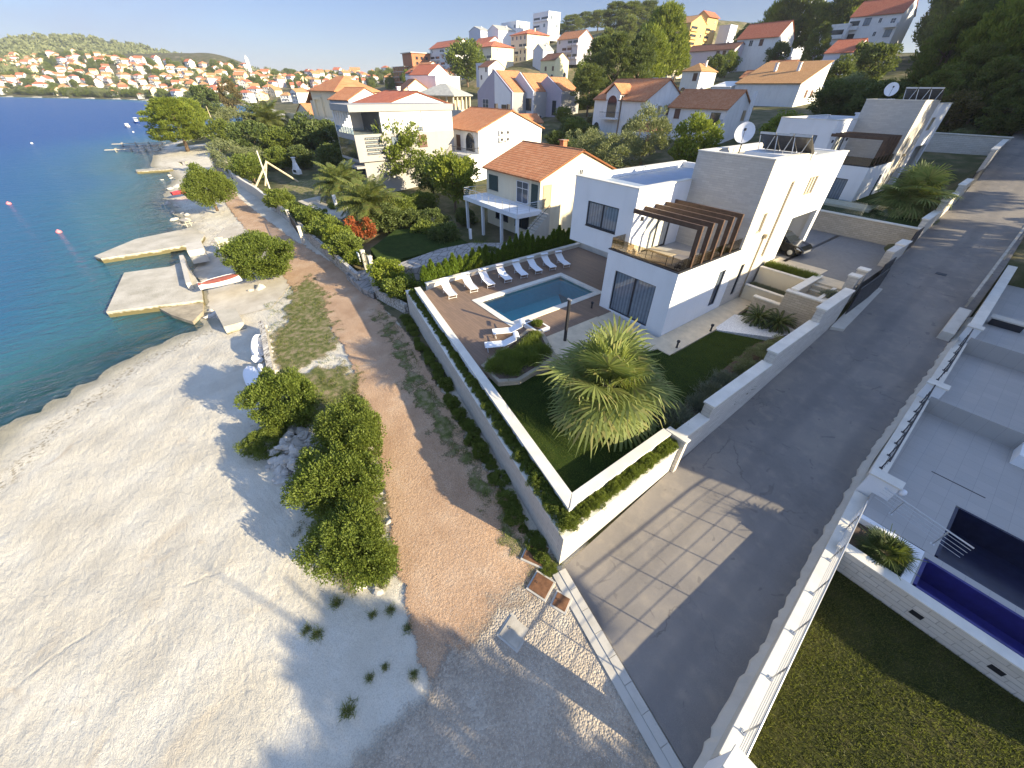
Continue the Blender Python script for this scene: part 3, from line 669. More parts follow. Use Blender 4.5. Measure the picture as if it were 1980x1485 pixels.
# thin cloud veil, low over the bay
tc = nt.nodes.new('ShaderNodeTexCoord'); mp = nt.nodes.new('ShaderNodeMapping'); mp.inputs['Scale'].default_value = (1, 1, 3.2); nt.links.new(tc.outputs['Generated'], mp.inputs[0])
nz = nt.nodes.new('ShaderNodeTexNoise'); nz.inputs['Scale'].default_value = 2.6; nz.inputs['Detail'].default_value = 7; nz.inputs['Roughness'].default_value = .6; nt.links.new(mp.outputs[0], nz.inputs['Vector'])
rp = nt.nodes.new('ShaderNodeValToRGB'); rp.color_ramp.elements[0].position = .50; rp.color_ramp.elements[0].color = (0,0,0,1); rp.color_ramp.elements[1].position = .80; rp.color_ramp.elements[1].color = (.55,.55,.55,1)
nt.links.new(nz.outputs['Fac'], rp.inputs[0])
dp = nt.nodes.new('ShaderNodeVectorMath'); dp.operation = 'DOT_PRODUCT'; dp.inputs[1].default_value = (-.985, -.17, 0); nt.links.new(tc.outputs['Generated'], dp.inputs[0])
mr = nt.nodes.new('ShaderNodeMapRange'); mr.inputs[1].default_value = .80; mr.inputs[2].default_value = 1.; nt.links.new(dp.outputs['Value'], mr.inputs[0])
mu = nt.nodes.new('ShaderNodeMath'); mu.operation = 'MULTIPLY'; nt.links.new(rp.outputs[0], mu.inputs[0]); nt.links.new(mr.outputs[0], mu.inputs[1])
mxw = nt.nodes.new('ShaderNodeMix'); mxw.data_type = 'RGBA'; mxw.inputs[7].default_value = (5.6, 5.5, 5.6, 1)
nt.links.new(mu.outputs[0], mxw.inputs[0]); nt.links.new(sky.outputs[0], mxw.inputs[6])
tint = nt.nodes.new('ShaderNodeMix'); tint.data_type = 'RGBA'; tint.blend_type = 'MULTIPLY'; tint.inputs[0].default_value = 1; tint.inputs[7].default_value = (.70, .77, 1.16, 1)
sx_ = nt.nodes.new('ShaderNodeSeparateXYZ'); nt.links.new(tc.outputs['Generated'], sx_.inputs[0])
# sky gain by height: unseen sky overhead brightened to fill shade, horizon dimmed
sky_gain = nt.nodes.new('ShaderNodeMapRange'); sky_gain.inputs[1].default_value = .14; sky_gain.inputs[2].default_value = .55; sky_gain.inputs[3].default_value = .50; sky_gain.inputs[4].default_value = 2.0; nt.links.new(sx_.outputs[2], sky_gain.inputs[0])
vm = nt.nodes.new('ShaderNodeVectorMath'); vm.operation = 'SCALE'; nt.links.new(mxw.outputs[2], vm.inputs[0]); nt.links.new(sky_gain.outputs[0], vm.inputs['Scale'])
vf = nt.nodes.new('ShaderNodeMapRange'); vf.inputs[1].default_value = .14; vf.inputs[2].default_value = .5; nt.links.new(sx_.outputs[2], vf.inputs[0])
tm = nt.nodes.new('ShaderNodeMix'); tm.data_type = 'RGBA'; tm.inputs[6].default_value = (.70, .77, 1.10, 1); tm.inputs[7].default_value = (.90, .79, .80, 1); nt.links.new(vf.outputs[0], tm.inputs[0]); nt.links.new(tm.outputs[2], tint.inputs[7])
nt.links.new(vm.outputs[0], tint.inputs[6]); nt.links.new(tint.outputs[2], bg.inputs[0]); wo = nt.nodes.new('ShaderNodeOutputWorld'); nt.links.new(bg.outputs[0], wo.inputs[0])
sd = bpy.data.lights.new('sun', 'SUN'); sd.energy = 5.; sd.angle = R(.5); sd.color = (1., .86, .60)
so = bpy.data.objects.new('sun', sd); C.objects.link(so); so.rotation_euler = (-SUNV).to_track_quat('-Z', 'Y').to_euler(); so.location = (60, 60, 60)
SC.view_settings.view_transform = 'Standard'; SC.view_settings.look = 'None'; SC.view_settings.exposure = 1.48; SC.view_settings.gamma = 1
SC.cycles.max_bounces = 6; SC.cycles.transparent_max_bounces = 12; SC.cycles.use_denoising = True

# ---------------------------------------------------------------- ground
def spaced(lo, a, b, hi, st, gr):
    mid = list(np.arange(a, b+1e-6, st)); l = []; x = a; s = st
    while x > lo: s *= gr; x -= s; l.append(x)
    r = []; x = b; s = st
    while x < hi: s *= gr; x += s; r.append(x)
    return np.array(l[::-1]+mid+r)
gx = spaced(-4200, -112, 14, 900, .55, 1.045); gy = spaced(-1800, -24, 34, 4200, .5, 1.045)
X, Y = np.meshgrid(gx, gy); S = coast(X, Y); Z = T(X, Y)
Z = Z + np.where((S > -2) & (S < 17) & (X > -120) & (X < -6), .05*np.sin(X*1.9+np.sin(Y*1.3))*np.sin(Y*2.3+.8*np.sin(X*.7)), 0)
def grid_mesh(name, X, Y, Z, mat, attrs={}):
    ny, nx = X.shape; v = np.stack([X, Y, Z], 2).reshape(-1, 3); idx = np.arange(nx*ny).reshape(ny, nx)
    f = np.stack([idx[:-1,:-1], idx[:-1,1:], idx[1:,1:], idx[1:,:-1]], 2).reshape(-1, 4)
    me = bpy.data.meshes.new(name); me.vertices.add(len(v)); me.vertices.foreach_set('co', v.astype(np.float32).ravel())
    me.loops.add(f.size); me.loops.foreach_set('vertex_index', f.astype(np.int32).ravel()); me.polygons.add(len(f)); me.polygons.foreach_set('loop_start', np.arange(len(f), dtype=np.int32)*4)
    me.polygons.foreach_set('use_smooth', np.ones(len(f), bool)); me.materials.append(MATS[mat]); me.update()
    for k, a in attrs.items():
        at = me.attributes.new(k, 'FLOAT', 'POINT'); at.data.foreach_set('value', a.astype(np.float32).ravel())
    return me
def seg_dist(X, Y, pl):
    b = np.full(X.shape, 1e9)
    for (ax, ay), (bx, by) in zip(pl[:-1], pl[1:]):
        dx, dy = bx-ax, by-ay; t = np.clip(((X-ax)*dx+(Y-ay)*dy)/(dx*dx+dy*dy), 0, 1); b = np.minimum(b, np.hypot(X-ax-t*dx, Y-ay-t*dy))
    return b
def inside(X, Y, poly):
    r = np.zeros(X.shape, bool); n = len(poly)
    for i in range(n):
        x0, y0 = poly[i]; x1, y1 = poly[(i+1) % n]
        if y0 == y1: continue
        c = ((y0 > Y) != (y1 > Y)) & (X < (x1-x0)*(Y-y0)/(y1-y0)+x0); r ^= c
    return r
def sdist(X, Y, poly): return np.where(inside(X, Y, poly), 1, -1)*seg_dist(X, Y, poly+[poly[0]])
# beach where s is small near the camera; green slope inland
beach_w = np.clip((np.where(X > -17, 29, 19.5)-S)/3, 0, 1)*np.where((Y < 9), 1, 0); beach_w = np.where(X < -175, np.clip((6-S)/3, 0, 1), beach_w)
wet = np.clip(1-np.abs(S-.4)/1.8, 0, 1)
t = NT('ground_mix'); bw = t.attr('beach'); p = t.pos(); q = t.sep(p)
n1 = t.noise(.5, 5); n2 = t.noise(30, 4); n3 = t.noise(.12, 4)
an = t.noise(1., 5, t.vec(t.math('MULTIPLY', t.math('ADD', q[0], t.math('MULTIPLY', q[1], .5)), 1.3), t.math('MULTIPLY', t.math('SUBTRACT', q[1], t.math('MULTIPLY', q[0], .35)), 4.2), 0.), .62, .45)
lump = t.noise(2.1, 6, t.vec(q[0], t.math('MULTIPLY', q[1], 1.5), 0.), .62, .2)
bc = t.ramp(n1, [(.3, (.56,.51,.41)), (.55, (.66,.61,.50)), (.75, (.72,.68,.58))])
bc = t.mix(t.ramp(n2, [(.38, .45), (.56, 0.)]), bc, (.40,.35,.27)); bc = t.mix(t.ramp(t.noise(.35, 5, dist=1.5), [(.60, 0.), (.72, .40)]), bc, (.44,.33,.21))
bc = t.mix(t.math('MULTIPLY', t.attr('wet'), .8), bc, (.22,.20,.13)); bc = t.mix(t.math('MULTIPLY', t.attr('tide'), t.ramp(t.noise(5, 6), [(.52, 0.), (.60, .75)])), bc, (.16,.12,.06))
gc = t.ramp(t.math('ADD', t.math('MULTIPLY', n1, .6), t.math('MULTIPLY', n3, .5)), [(.35, (.050,.062,.022)), (.52, (.095,.10,.04)), (.66, (.21,.17,.10))])
gc = t.mix(t.ramp(t.noise(.06, 6), [(.55, 0.), (.68, .6)]), gc, (.30,.25,.17)); gc = t.mix(t.ramp(n2, [(.4, .4), (.6, 0.)]), gc, (.04,.04,.02))
sea = t.ramp(t.noise(.16, 5, dist=1.), [(.40, (.05,.06,.035)), (.56, (.34,.33,.22)), (.7, (.48,.46,.32))])
f = t.ramp(t.math('ADD', bw, t.math('MULTIPLY', t.math('SUBTRACT', n1, .5), .9)), [(.42, 0.), (.58, 1.)])
c = t.mix(f, gc, bc); c = t.mix(t.ramp(t.math('ADD', t.attr('under'), t.math('MULTIPLY', t.math('SUBTRACT', n1, .5), .3)), [(.3, 0.), (.7, 1.)]), c, sea)
def arc(p1, p2, p3):
    A = np.array([G(*k, -2.4)[:2] for k in (p1, p2, p3)]); M_ = np.stack([2*(A[1]-A[0]), 2*(A[2]-A[0])]); c_ = np.linalg.solve(M_, [(A[1]**2-A[0]**2).sum(), (A[2]**2-A[0]**2).sum()]); return c_, np.hypot(*(A[0]-c_))
tr_ = None
for pts_ in (((40,1485),(190,1310),(340,1225)),((90,1485),(250,1290),(420,1200)),((240,1180),(470,1100),(610,1092)),((60,1130),(250,1050),(420,985)),((0,960),(200,915),(400,905))):
    (ax_, ay_), ar_ = arc(*pts_); dx_ = t.math('SUBTRACT', q[0], ax_); dy_ = t.math('SUBTRACT', q[1], ay_); rr_ = t.math('SQRT', t.math('ADD', t.math('MULTIPLY', dx_, dx_), t.math('MULTIPLY', dy_, dy_)))
    e_ = t.math('ABSOLUTE', t.math('SUBTRACT', t.math('ADD', rr_, t.math('MULTIPLY', t.math('SUBTRACT', t.noise(.6, 3), .5), .7)), ar_)); g_ = t.ramp(e_, [(.02, 1.), (.10, 0.)]); tr_ = g_ if tr_ is None else t.math('MAXIMUM', tr_, g_)
tr_ = t.math('MULTIPLY', tr_, t.ramp(t.noise(.35, 3), [(.50, 0.), (.70, .45)])); c = t.mix(t.math('MULTIPLY', tr_, .22), c, (.40,.35,.26))
hh = t.math('ADD', t.math('SUBTRACT', t.math('MULTIPLY', an, .9), t.math('MULTIPLY', tr_, .5)), t.math('ADD', t.math('MULTIPLY', lump, 1.1), t.math('MULTIPLY', n2, .32)))
t.done(t.pbr(c, .9, t.bump(hh, .62, .11), 0, .15))
me = grid_mesh('ground', X, Y, Z, 'ground_mix', {'beach': beach_w, 'wet': wet, 'tide': np.clip(1-np.abs(S-2.6+.6*np.sin(X*.5))/.9, 0, 1), 'under': np.clip(-S/3, 0, 1)})
tag(link('ground', me), 'pale pebble beach rising to green hillside', 'ground', None, 'structure')

# ---------------------------------------------------------------- sea
t = NT('sea_water'); dep = t.attr('depth'); p = t.pos(); q = t.sep(p)
fac = t.math('SUBTRACT', 1., t.math('POWER', 2.718, t.math('MULTIPLY', dep, -.62)))
big = t.noise(.018, 3); c = t.ramp(t.math('ADD', t.math('MULTIPLY', dep, .10), t.math('MULTIPLY', big, .16)), [(.10, (.06,.23,.25)), (.35, (.025,.125,.225)), (.75, (.014,.078,.22)), (1., (.012,.066,.215))])
w1 = t.noise(1., 4, t.vec(t.math('MULTIPLY', q[0], .55), t.math('MULTIPLY', q[1], .26), 0.), .6, .6); w2 = t.noise(1., 3, t.vec(t.math('MULTIPLY', q[0], 2.2), t.math('MULTIPLY', q[1], 1.2), 0.), .6, .5)
bn = t.bump(t.math('ADD', w1, t.math('MULTIPLY', w2, .35)), .8, .6)
wc = t.noise(1., 6, t.vec(t.math('MULTIPLY', q[0], .09), t.math('MULTIPLY', q[1], .05), 0.), .75, .4)
c = t.mix(t.ramp(wc, [(.735, 0.), (.77, .8)]), c, (.55,.6,.65))
body = t.pbr(c, .35, bn, 0, .10); tr = t.n('ShaderNodeBsdfTransparent'); tr.inputs[0].default_value = (.55,.86,.84,1)
gl = t.n('ShaderNodeBsdfGlossy'); gl.inputs['Roughness'].default_value = .1; t.l(bn, gl.inputs['Normal']); fr = t.n('ShaderNodeFresnel'); fr.inputs[0].default_value = 1.33; t.l(bn, fr.inputs['Normal'])
m1 = t.n('ShaderNodeMixShader'); t.l(fr.outputs[0], m1.inputs[0]); t.l(tr.outputs[0], m1.inputs[1]); t.l(gl.outputs[0], m1.inputs[2])
m2 = t.n('ShaderNodeMixShader'); t.l(fac, m2.inputs[0]); t.l(m1.outputs[0], m2.inputs[1]); t.l(body, m2.inputs[2]); t.done(m2.outputs[0])
wx = spaced(-9000, -120, -10, 700, 1.6, 1.12); wy = spaced(-9000, -40, 4, 120, 1.2, 1.12)
WX, WY = np.meshgrid(wx, wy); WS = coast(WX, WY); D = np.interp(-WS, [-5,0,8,25,60,200], [0,0,1.5,5,10,14])
tag(link('sea', grid_mesh('sea', WX, WY, np.full(WX.shape, -3.5), 'sea_water', {'depth': D})), 'deep blue sea turning turquoise at the beach', 'sea', None, 'structure')

# ---------------------------------------------------------------- draped sheets
def drape(name, poly, mat, step=.3, off=.06, kind='structure', label=None, cat=None, margin=1.1, zf=None):
    P = np.array(poly); xs = np.arange(P[:,0].min()-margin, P[:,0].max()+margin+step, step); ys = np.arange(P[:,1].min()-margin, P[:,1].max()+margin+step, step)
    X, Y = np.meshgrid(xs, ys); e = sdist(X, Y, [tuple(p) for p in poly]); Z = (zf(X, Y) if zf else T(X, Y)+off)
    me = grid_mesh(name, X, Y, Z, mat, {'e': e}); bm = bmesh.new(); bm.from_mesh(me); ly = bm.verts.layers.float['e']
    bmesh.ops.delete(bm, geom=[f for f in bm.faces if max(v[ly] for v in f.verts) < -margin], context='FACES'); bm.to_mesh(me); bm.free()
    return tag(link(name, me), label, cat, None, kind)
def drapemat(name, build, amp=1.2, sc_=1.1, soft=.12):
    t = NT(name); col, rough, bmp = build(t); d = t.pbr(col, rough, bmp, 0, .15)
    a = t.math('ADD', t.attr('e'), t.math('MULTIPLY', t.math('SUBTRACT', t.math('ADD', t.math('MULTIPLY', t.noise(sc_, 6), .7), t.math('MULTIPLY', t.noise(14, 3), .3)), .5), amp*2))
    f = t.ramp(a, [(.0, 0.), (soft, 1.)]); tr = t.n('ShaderNodeBsdfTransparent'); mx = t.n('ShaderNodeMixShader'); t.l(f, mx.inputs[0]); t.l(tr.outputs[0], mx.inputs[1]); t.l(d, mx.inputs[2]); t.done(mx.outputs[0])
def b_path(t):
    c = t.ramp(t.noise(.7, 6), [(.3, (.42,.255,.145)), (.55, (.53,.345,.21)), (.75, (.60,.44,.30))])
    c = t.mix(t.ramp(t.noise(26, 5), [(.40, .6), (.55, 0.)]), c, (.22,.14,.09)); c = t.mix(t.ramp(t.noise(45, 2), [(.55, 0.), (.68, .7)]), c, (.66,.58,.48))
    return c, .95, t.bump(t.math('ADD', t.noise(9, 6), t.math('MULTIPLY', t.noise(34, 3), .6)), .7, .05)
def b_gravel(t):
    c = t.ramp(t.noise(.8, 6), [(.3, (.34,.28,.21)), (.6, (.47,.40,.31)), (.8, (.55,.50,.41))]); v = t.n('ShaderNodeTexVoronoi'); v.inputs['Scale'].default_value = 16; t.l(t.pos(), v.inputs['Vector'])
    c = t.mix(t.math('MULTIPLY', t.sep(v.outputs['Color'])[0], .55), c, (.24,.20,.16)); c = t.mix(t.ramp(t.noise(40, 2), [(.58, 0.), (.7, .7)]), c, (.68,.64,.56))
    return c, .95, t.bump(t.math('SUBTRACT', t.noise(12, 5), v.outputs['Distance']), .7, .05)
def b_grass(t):
    c = t.ramp(t.noise(2.2, 6), [(.3, (.10,.125,.032)), (.46, (.20,.21,.07)), (.62, (.40,.32,.19))]); c = t.mix(t.ramp(t.noise(40, 3), [(.4, .6), (.6, 0.)]), c, (.03,.035,.012))
    return c, .95, t.bump(t.noise(24, 4), .8, .06)
def b_conc(t):
    c = t.ramp(t.noise(.8, 6), [(.3, (.44,.39,.31)), (.7, (.60,.55,.46))]); c = t.mix(t.ramp(t.noise(12, 4), [(.55, 0.), (.75, .4)]), c, (.36,.31,.24))
    return c, .9, t.bump(t.noise(16, 4), .4, .03)
drapemat('path_gravel', b_path, .75); drapemat('road_gravel', b_gravel, 2.2, .8, .7); drapemat('weedy_grass', b_grass, 2.6, 1.3, .5); drapemat('worn_concrete', b_conc, .5)
# lawns (full cover)
def lawnmat(name, a, b, c3):
    t = NT(name); c = t.ramp(t.noise(1.4, 6), [(.3, a), (.55, b), (.8, c3)]); c = t.mix(t.ramp(t.noise(55, 3), [(.38, .7), (.6, 0.)]), c, sc(a, .4)); t.done(t.pbr(c, .95, t.bump(t.noise(45, 4), 1., .06), 0, .1))
lawnmat('lawn', (.030,.050,.010), (.045,.075,.014), (.070,.090,.022)); lawnmat('lawn_dry', (.040,.05,.013), (.075,.078,.023), (.14,.12,.05))
zp = -1.8
pathL = [(828,1335),(770,1120),(742,960),(720,850),(690,740),(660,660),(610,590),(560,545),(510,470),(465,425),(430,380),(412,330),(405,285)]
pathR = [(412,285),(430,330),(458,372),(510,412),(562,450),(628,490),(690,528),(735,580),(790,640),(850,750),(925,880),(1010,1010),(1080,1105),(1110,1215)]
PATH = [G(x, y, zp)[:2] for x, y in pathL+pathR]
drape('path', PATH, 'path_gravel', .3, .075, label='reddish gravel path along the garden walls', cat='path')
GRV = [G(x, y, -1.95)[:2] for x, y in [(830,1300),(860,1235),(1000,1130),(1095,1105),(1320,1490)]]+[(2.2,-1.),(0.,-5.),(-3.2,-4.)]
drape('gravel', GRV, 'road_gravel', .3, .09, label='grey brown gravel at the foot of the road', cat='gravel')
def gpoly(name, pts, z, mat, off=.07, label=None, cat='grass', step=.3): return drape(name, [G(x, y, z)[:2] for x, y in pts], mat, step, off, label=label, cat=cat)
gpoly('verge', [(516,622),(600,562),(642,600),(655,665),(600,700),(560,735),(600,790),(560,760),(520,700)], -1.9, 'weedy_grass', .085, 'weedy grass strip between beach wall and path')
gpoly('verge', [(560,735),(640,690),(700,720),(690,800),(745,980),(760,1090),(700,1130),(640,1120),(600,1000),(560,880),(490,860),(500,780)], -2., 'weedy_grass', .095, 'weedy ground under the beach shrubs')
gpoly('verge', [(722,590),(750,600),(800,690),(880,830),(990,1000),(1075,1090),(1040,1120),(985,1060),(870,880),(790,760)], -1.8, 'weedy_grass', .105, 'dark weeds along the foot of the planter wall')
gpoly('verge', [(560,540),(590,520),(640,560),(600,600),(545,620),(535,580)], -1.95, 'weedy_grass', .085, 'weedy grass below the round shrub')
# road
ys = np.concatenate([np.arange(4.6, 60, .8), np.arange(60, 112, 2)]); rows = []
def edgeL(y): return np.interp(y, [4.6,13,18,30,46,58,68,110], [-4.1,-4.35,-4.5,-4.45,-4.95,-5.2,-5.7,-8.5])
def edgeR(y): return np.interp(y, [4.6,11,15,20,30,45,52,68,110], [1.95,1.6,1.3,1.,.85,.6,.35,.1,-2])
for y in ys:
    l, r = float(edgeL(y)), float(edgeR(y)); cut = 0
    rows.append([(l+(r-l)*k/8, max(y, 5.82-.19*((l+(r-l)*k/8)+4.1)), float(zr(y))) for k in range(9)])
mb = MB(); mb.sheet(rows); tag(mb.build('road', 'asphalt', None, None, True), 'grey asphalt lane climbing between garden walls', 'road', None, 'structure')
mb = MB(); mb.sheet([[(-.5+k*4.5, 66+j*1.5+k*.5, float(zr(66+j*1.5))+.03+k*.15) for k in range(6)] for j in range(4)]); tag(mb.build('side_road', 'asphalt', None, None, True), 'asphalt lane turning off at the wood', 'road', None, 'structure')
# concrete edge strip where the asphalt ends
mb = MB(); a = Vector((-4.06,5.80,0)); b = Vector((1.95,4.62,0)); d = (b-a).normalized(); nrm = Vector((d.y,-d.x,0))
for k in range(8):
    p = a+(b-a)*k/8; q2 = a+(b-a)*(k+1)/8-d*.012
    mb.prism([tuple((p)[:2]), tuple(q2[:2]), tuple((q2+nrm*.28)[:2]), tuple((p+nrm*.28)[:2])], -2.3, -1.775-.004*(k % 2))
tag(mb.build('kerb', 'concrete'), 'concrete kerb strip where the asphalt ends', 'kerb', None, 'structure')
mb = MB(); mb.prism([tuple((a+nrm*.285)[:2]), tuple((b+nrm*.285)[:2]), tuple((b+nrm*.56)[:2]), tuple((a+nrm*.56)[:2])], -2.3, -1.80); tag(mb.build('gutter', 'concrete'), 'darker concrete gutter beside the kerb', 'gutter', None, 'structure')
# ---------------------------------------------------------------- the two modern villas
VX0, VY0 = -10.74, 20.36
def vwin(o, axis, pos, u0, u1, z0, z1, pane='pane_curtain', frame='dark_frame', mull=1, depth=.12):
    f = MB((VX0,VY0,0)); p = MB((VX0,VY0,0)); t = .07
    def B(m, a, b, c0, c1, d0, d1):
        if axis == 'y': m.box(a, b, pos+d0, pos+d1, c0, c1)
        else: m.box(pos-d1, pos-d0, a, b, c0, c1)
    for a, b, c0, c1 in ((u0,u0+t,z0+t,z1-t),(u1-t,u1,z0+t,z1-t),(u0,u1,z0,z0+t),(u0,u1,z1-t,z1)): B(f, a, b, c0, c1, depth-.07, depth+.06)
    for k in range(1, mull+1):
        u = u0+(u1-u0)*k/(mull+1); B(f, u-.05, u+.05, z0+t, z1-t, depth-.055, depth+.05)
    B(p, u0+t, u1-t, z0+t, z1-t, depth, depth+.03)
    w = f.build('window', frame, o); p.build('pane', pane, w); return w
def villa(label, off, first):
    o = thing('modern_villa', label, 'house', (VX0+off[0], VY0+off[1], off[2])); O = (VX0, VY0, 0)
    def bld(mb, name, m, p=o, **k):
        mb.v = [(a[0]-O[0], a[1]-O[1], a[2]) for a in mb.v]; return mb.build(name, m, p, **k)
    X0, Y0 = VX0, VY0; XL = -16.05; dn = 1.5
    # ground floor
    m = MB(); holes(m, 'y', Y0, .3, XL, X0, -dn, 4.18, [(-15.2,-11.95,.14,3.0)])
    holes(m, 'x', X0-.3, .3, Y0+.3, 27.5, -dn, 4.18, [(25.6,26.45,.55,3.1)])
    m.box(XL, XL+.3, Y0+.3, 30, -dn, 3.3).box(XL+.3, X0-.3, Y0+.32, 30, -dn, 3.45); g = bld(m, 'ground_floor', 'white_render')
    m = MB(); m.box(XL-.02, X0+.02, Y0-.02, Y0+.32, 4.18, 4.24).box(X0-.3, X0+.02, Y0+.32, 27.5, 4.18, 4.24); bld(m, 'balcony_coping', 'dark_frame', g)
    # balcony floor, glass rail
    m = MB(); m.box(XL+.3, X0-.3, Y0+.32, 27.5, 3.452, 3.5); bld(m, 'balcony_floor', 'terrace_tile')
    m = MB(); m.box(XL+.1, X0-.08, Y0+.1, Y0+.12, 4.24, 4.95).box(X0-.12, X0-.1, Y0+.13, 27.4, 4.24, 4.95).box(XL+.1, XL+.12, Y0+.13, 21.9, 4.0, 4.95); bld(m, 'glass_railing', 'smoked_glass')
    # upper left block
    BL, BR, BF, BB = -21.1, -15.57, 21.75, 34.5
    m = MB(); holes(m, 'y', BF, .3, BL, BR, 3.34, 7.7, [(-19.65,-16.85,4.75,6.35)])
    holes(m, 'x', BR-.3, .3, BF+.3, 27.5, 3.34, 7.7, [(23.3,26.2,3.5,6.2)]); m.box(BL, BL+.3, BF+.3, BB, 3.34, 7.7).box(BL+.3, BR-.3, BF+.32, BB, 3.34, 7.25).box(BL+.3, BR, BB, BB+.3, 3.34, 7.7).box(BR-.3, BR, 27.5, BB, 3.34, 7.7)
    m.box(BL+3.2, BR, BF+5, 33, -dn, 3.34); u = bld(m, 'upper_block', 'white_render')
    m = MB(); m.box(BL+.3, BR-.3, BF+.3, BB, 7.25, 7.30); bld(m, 'flat_roof', 'wall_blue_roof', u)
    m = MB(); m.box(BL-.03, BR+.03, BF-.03, BF+.38, 7.7, 7.76).box(BL-.03, BL+.38, BF+.38, BB+.33, 7.7, 7.76).box(BR-.38, BR+.03, BF+.38, 27.48, 7.7, 7.76); bld(m, 'parapet_cap', 'coping_stone', u)
    m = MB(); m.box(-16.6, -15.65, 29.5, 30.6, 7.3, 8.1).box(-16.7, -15.55, 29.4, 30.7, 8.1, 8.2); bld(m, 'chimney', 'white_render', u)
    # tower
    TL, TF, TB = -15.66, 27.5, 39.55; hs = [(28.75,29.45,5.0,6.25),(31.35,31.75,2.9,7.9),(34.2,35.8,6.7,7.9)]
    m = MB(); holes(m, 'x', X0-.3, .3, TF, 33.2, -dn, 9.4, hs[:2]+[(28.6,29.1,.6,2.9)]); m.box(TL, X0-.3, TF, TF+.3, -dn, 9.4).box(TL, TL+.3, TF+.3, 36, -dn, 9.4).box(TL+.3, X0-.3, TF+.32, 33.2, -dn, 9.0); tw = bld(m, 'stone_tower', 'clad_stone')
    m = MB(); holes(m, 'x', X0-.3, .3, 33.2, TB, 5.2, 9.12, [hs[2]]); m.box(TL+.3, X0-.3, 33.2, TB-.3, 5.2, 9.0).box(TL+.3, X0-.3, TB-.3, TB, 5.2, 9.12)
    m.box(X0-.35, X0-.002, 38.95, TB-.003, 0, 5.2).box(TL+.3, X0-.35, TB-.28, TB-.003, 0, 5.2).box(TL+.3, TL+.6, 33.2, TB-.3, 0, 5.2).box(X0-2.2, X0-.31, 33.2, 33.5, 0, 5.2).box(X0-.3, X0, 33.2, 34.3, 0, 5.2); cb = bld(m, 'carport_block', 'white_render')
    m = MB(); m.box(TL-.04, X0+.05, TF-.04, TF+.4, 9.4, 9.46).box(X0-.38, X0+.05, TF+.4, 33.2, 9.4, 9.46).box(X0-.38, X0+.05, 33.21, TB+.03, 9.12, 9.18).box(TL-.04, TL+.36, TF+.4, 36, 9.4, 9.46); bld(m, 'parapet_cap', 'coping_stone', tw)
    m = MB(); m.box(TL+.3, X0-.3, TF+.3, TB-.3, 9.0, 9.06); bld(m, 'flat_roof', 'slate_grey', tw)
    m = MB(); m.box(-13.9, X0-.35, 30.2, 33.0, 9.06, 9.40); bld(m, 'roof_plinth', 'white_render', tw)
    # windows
    vwin(g, 'y', Y0, -15.2, -11.95, .14, 3.0, depth=.16); vwin(g, 'x', X0, 25.6, 26.45, .55, 3.1, 'pane_mid', mull=0); vwin(u, 'y', BF, -19.65, -16.85, 4.75, 6.35, depth=.1)
    vwin(u, 'x', BR, 23.3, 26.2, 3.5, 6.2, 'pane_pale', mull=1); vwin(tw, 'x', X0, 28.75, 29.45, 5.0, 6.25, 'pane_pale', 'tan_shutter', 0); vwin(tw, 'x', X0, 31.35, 31.75, 2.9, 7.9, 'pane_mid', 'tan_shutter', 0)
    vwin(cb, 'x', X0, 34.2, 35.8, 6.7, 7.9, 'pane_pale', 'tan_shutter', 2); vwin(tw, 'x', X0, 28.6, 29.1, .6, 2.9, 'pane_mid', mull=0)
    m = MB(); m.box(BL+1.45, BL+4.25, BF-.05, BF+.05, 4.68, 4.75); bld(m, 'window_sill', 'dark_frame', u)
    # pergola frames
    for y in (21.65, 22.75, 23.87, 25.0, 26.12):
        m = MB(); m.box(X0-.34, X0-.06, y-.07, y+.07, 4.25, 6.62).box(BR, X0-.34, y-.07, y+.07, 6.36, 6.62); bld(m, 'pergola_frame', 'pergola_brown', bevel=0)
    for y in (22.6, 26.7):
        m = MB(); m.box(BR+.001, BR+.14, y-.07, y+.07, 5.75, 6.0); bld(m, 'wall_lamp', 'lamp_black', u)
    # roof gear
    for k in range(3):
        p = MB(); x = -13.6+k*1.05; p.add([(x,30.9,10.4),(x+.98,30.9,10.4),(x+.98,32.3,9.5),(x,32.3,9.5),(x,30.85,10.32),(x+.98,30.85,10.32),(x+.98,32.27,9.42),(x,32.27,9.42)],
              [(0,1,2,3),(7,6,5,4),(0,4,5,1),(1,5,6,2),(2,6,7,3),(3,7,4,0)]); sp = bld(p, 'solar_panel', 'solar_collector', tw)
        [bld(MB().tube(pp, .028, 5), 'stand_leg', 'metal_light', sp) for pp in ([(x+.04,30.86,10.3),(x+.26,30.8,9.4)],[(x+.94,30.86,10.3),(x+.72,30.8,9.4)],[(x+.05,32.25,9.45),(x+.05,32.25,9.05)],[(x+.93,32.25,9.45),(x+.93,32.25,9.05)])]; bld(MB().box(x, x+.98, 30.78, 30.9, 10.36, 10.48), 'top_rail', 'metal_light', sp)
    d = MB(); c0 = Vector((-15.0,31.6,10.3)); ax = Vector((.35,-.85,.42)).normalized(); u1 = ax.cross(Vector((0,0,1))).normalized(); v1 = ax.cross(u1); vs = [tuple(c0-ax*.12)]; fs = []; N = 20
    for j in (1, 2, 3):
        for k in range(N):
            a = 2*PI*k/N; r = .62*j/3; vs.append(tuple(c0+(u1*math.cos(a)+v1*math.sin(a)*1.08)*r+ax*(-.12+.12*(j/3)**2)))
    for k in range(N):
        fs.append((0, 1+k, 1+(k+1)%N))
        for j in (0, 1): fs.append((1+j*N+k, 1+(j+1)*N+k, 1+(j+1)*N+(k+1)%N, 1+j*N+(k+1)%N))
    d.add(vs, fs); ds = bld(d, 'satellite_dish', 'dish_white', tw, smooth=True)
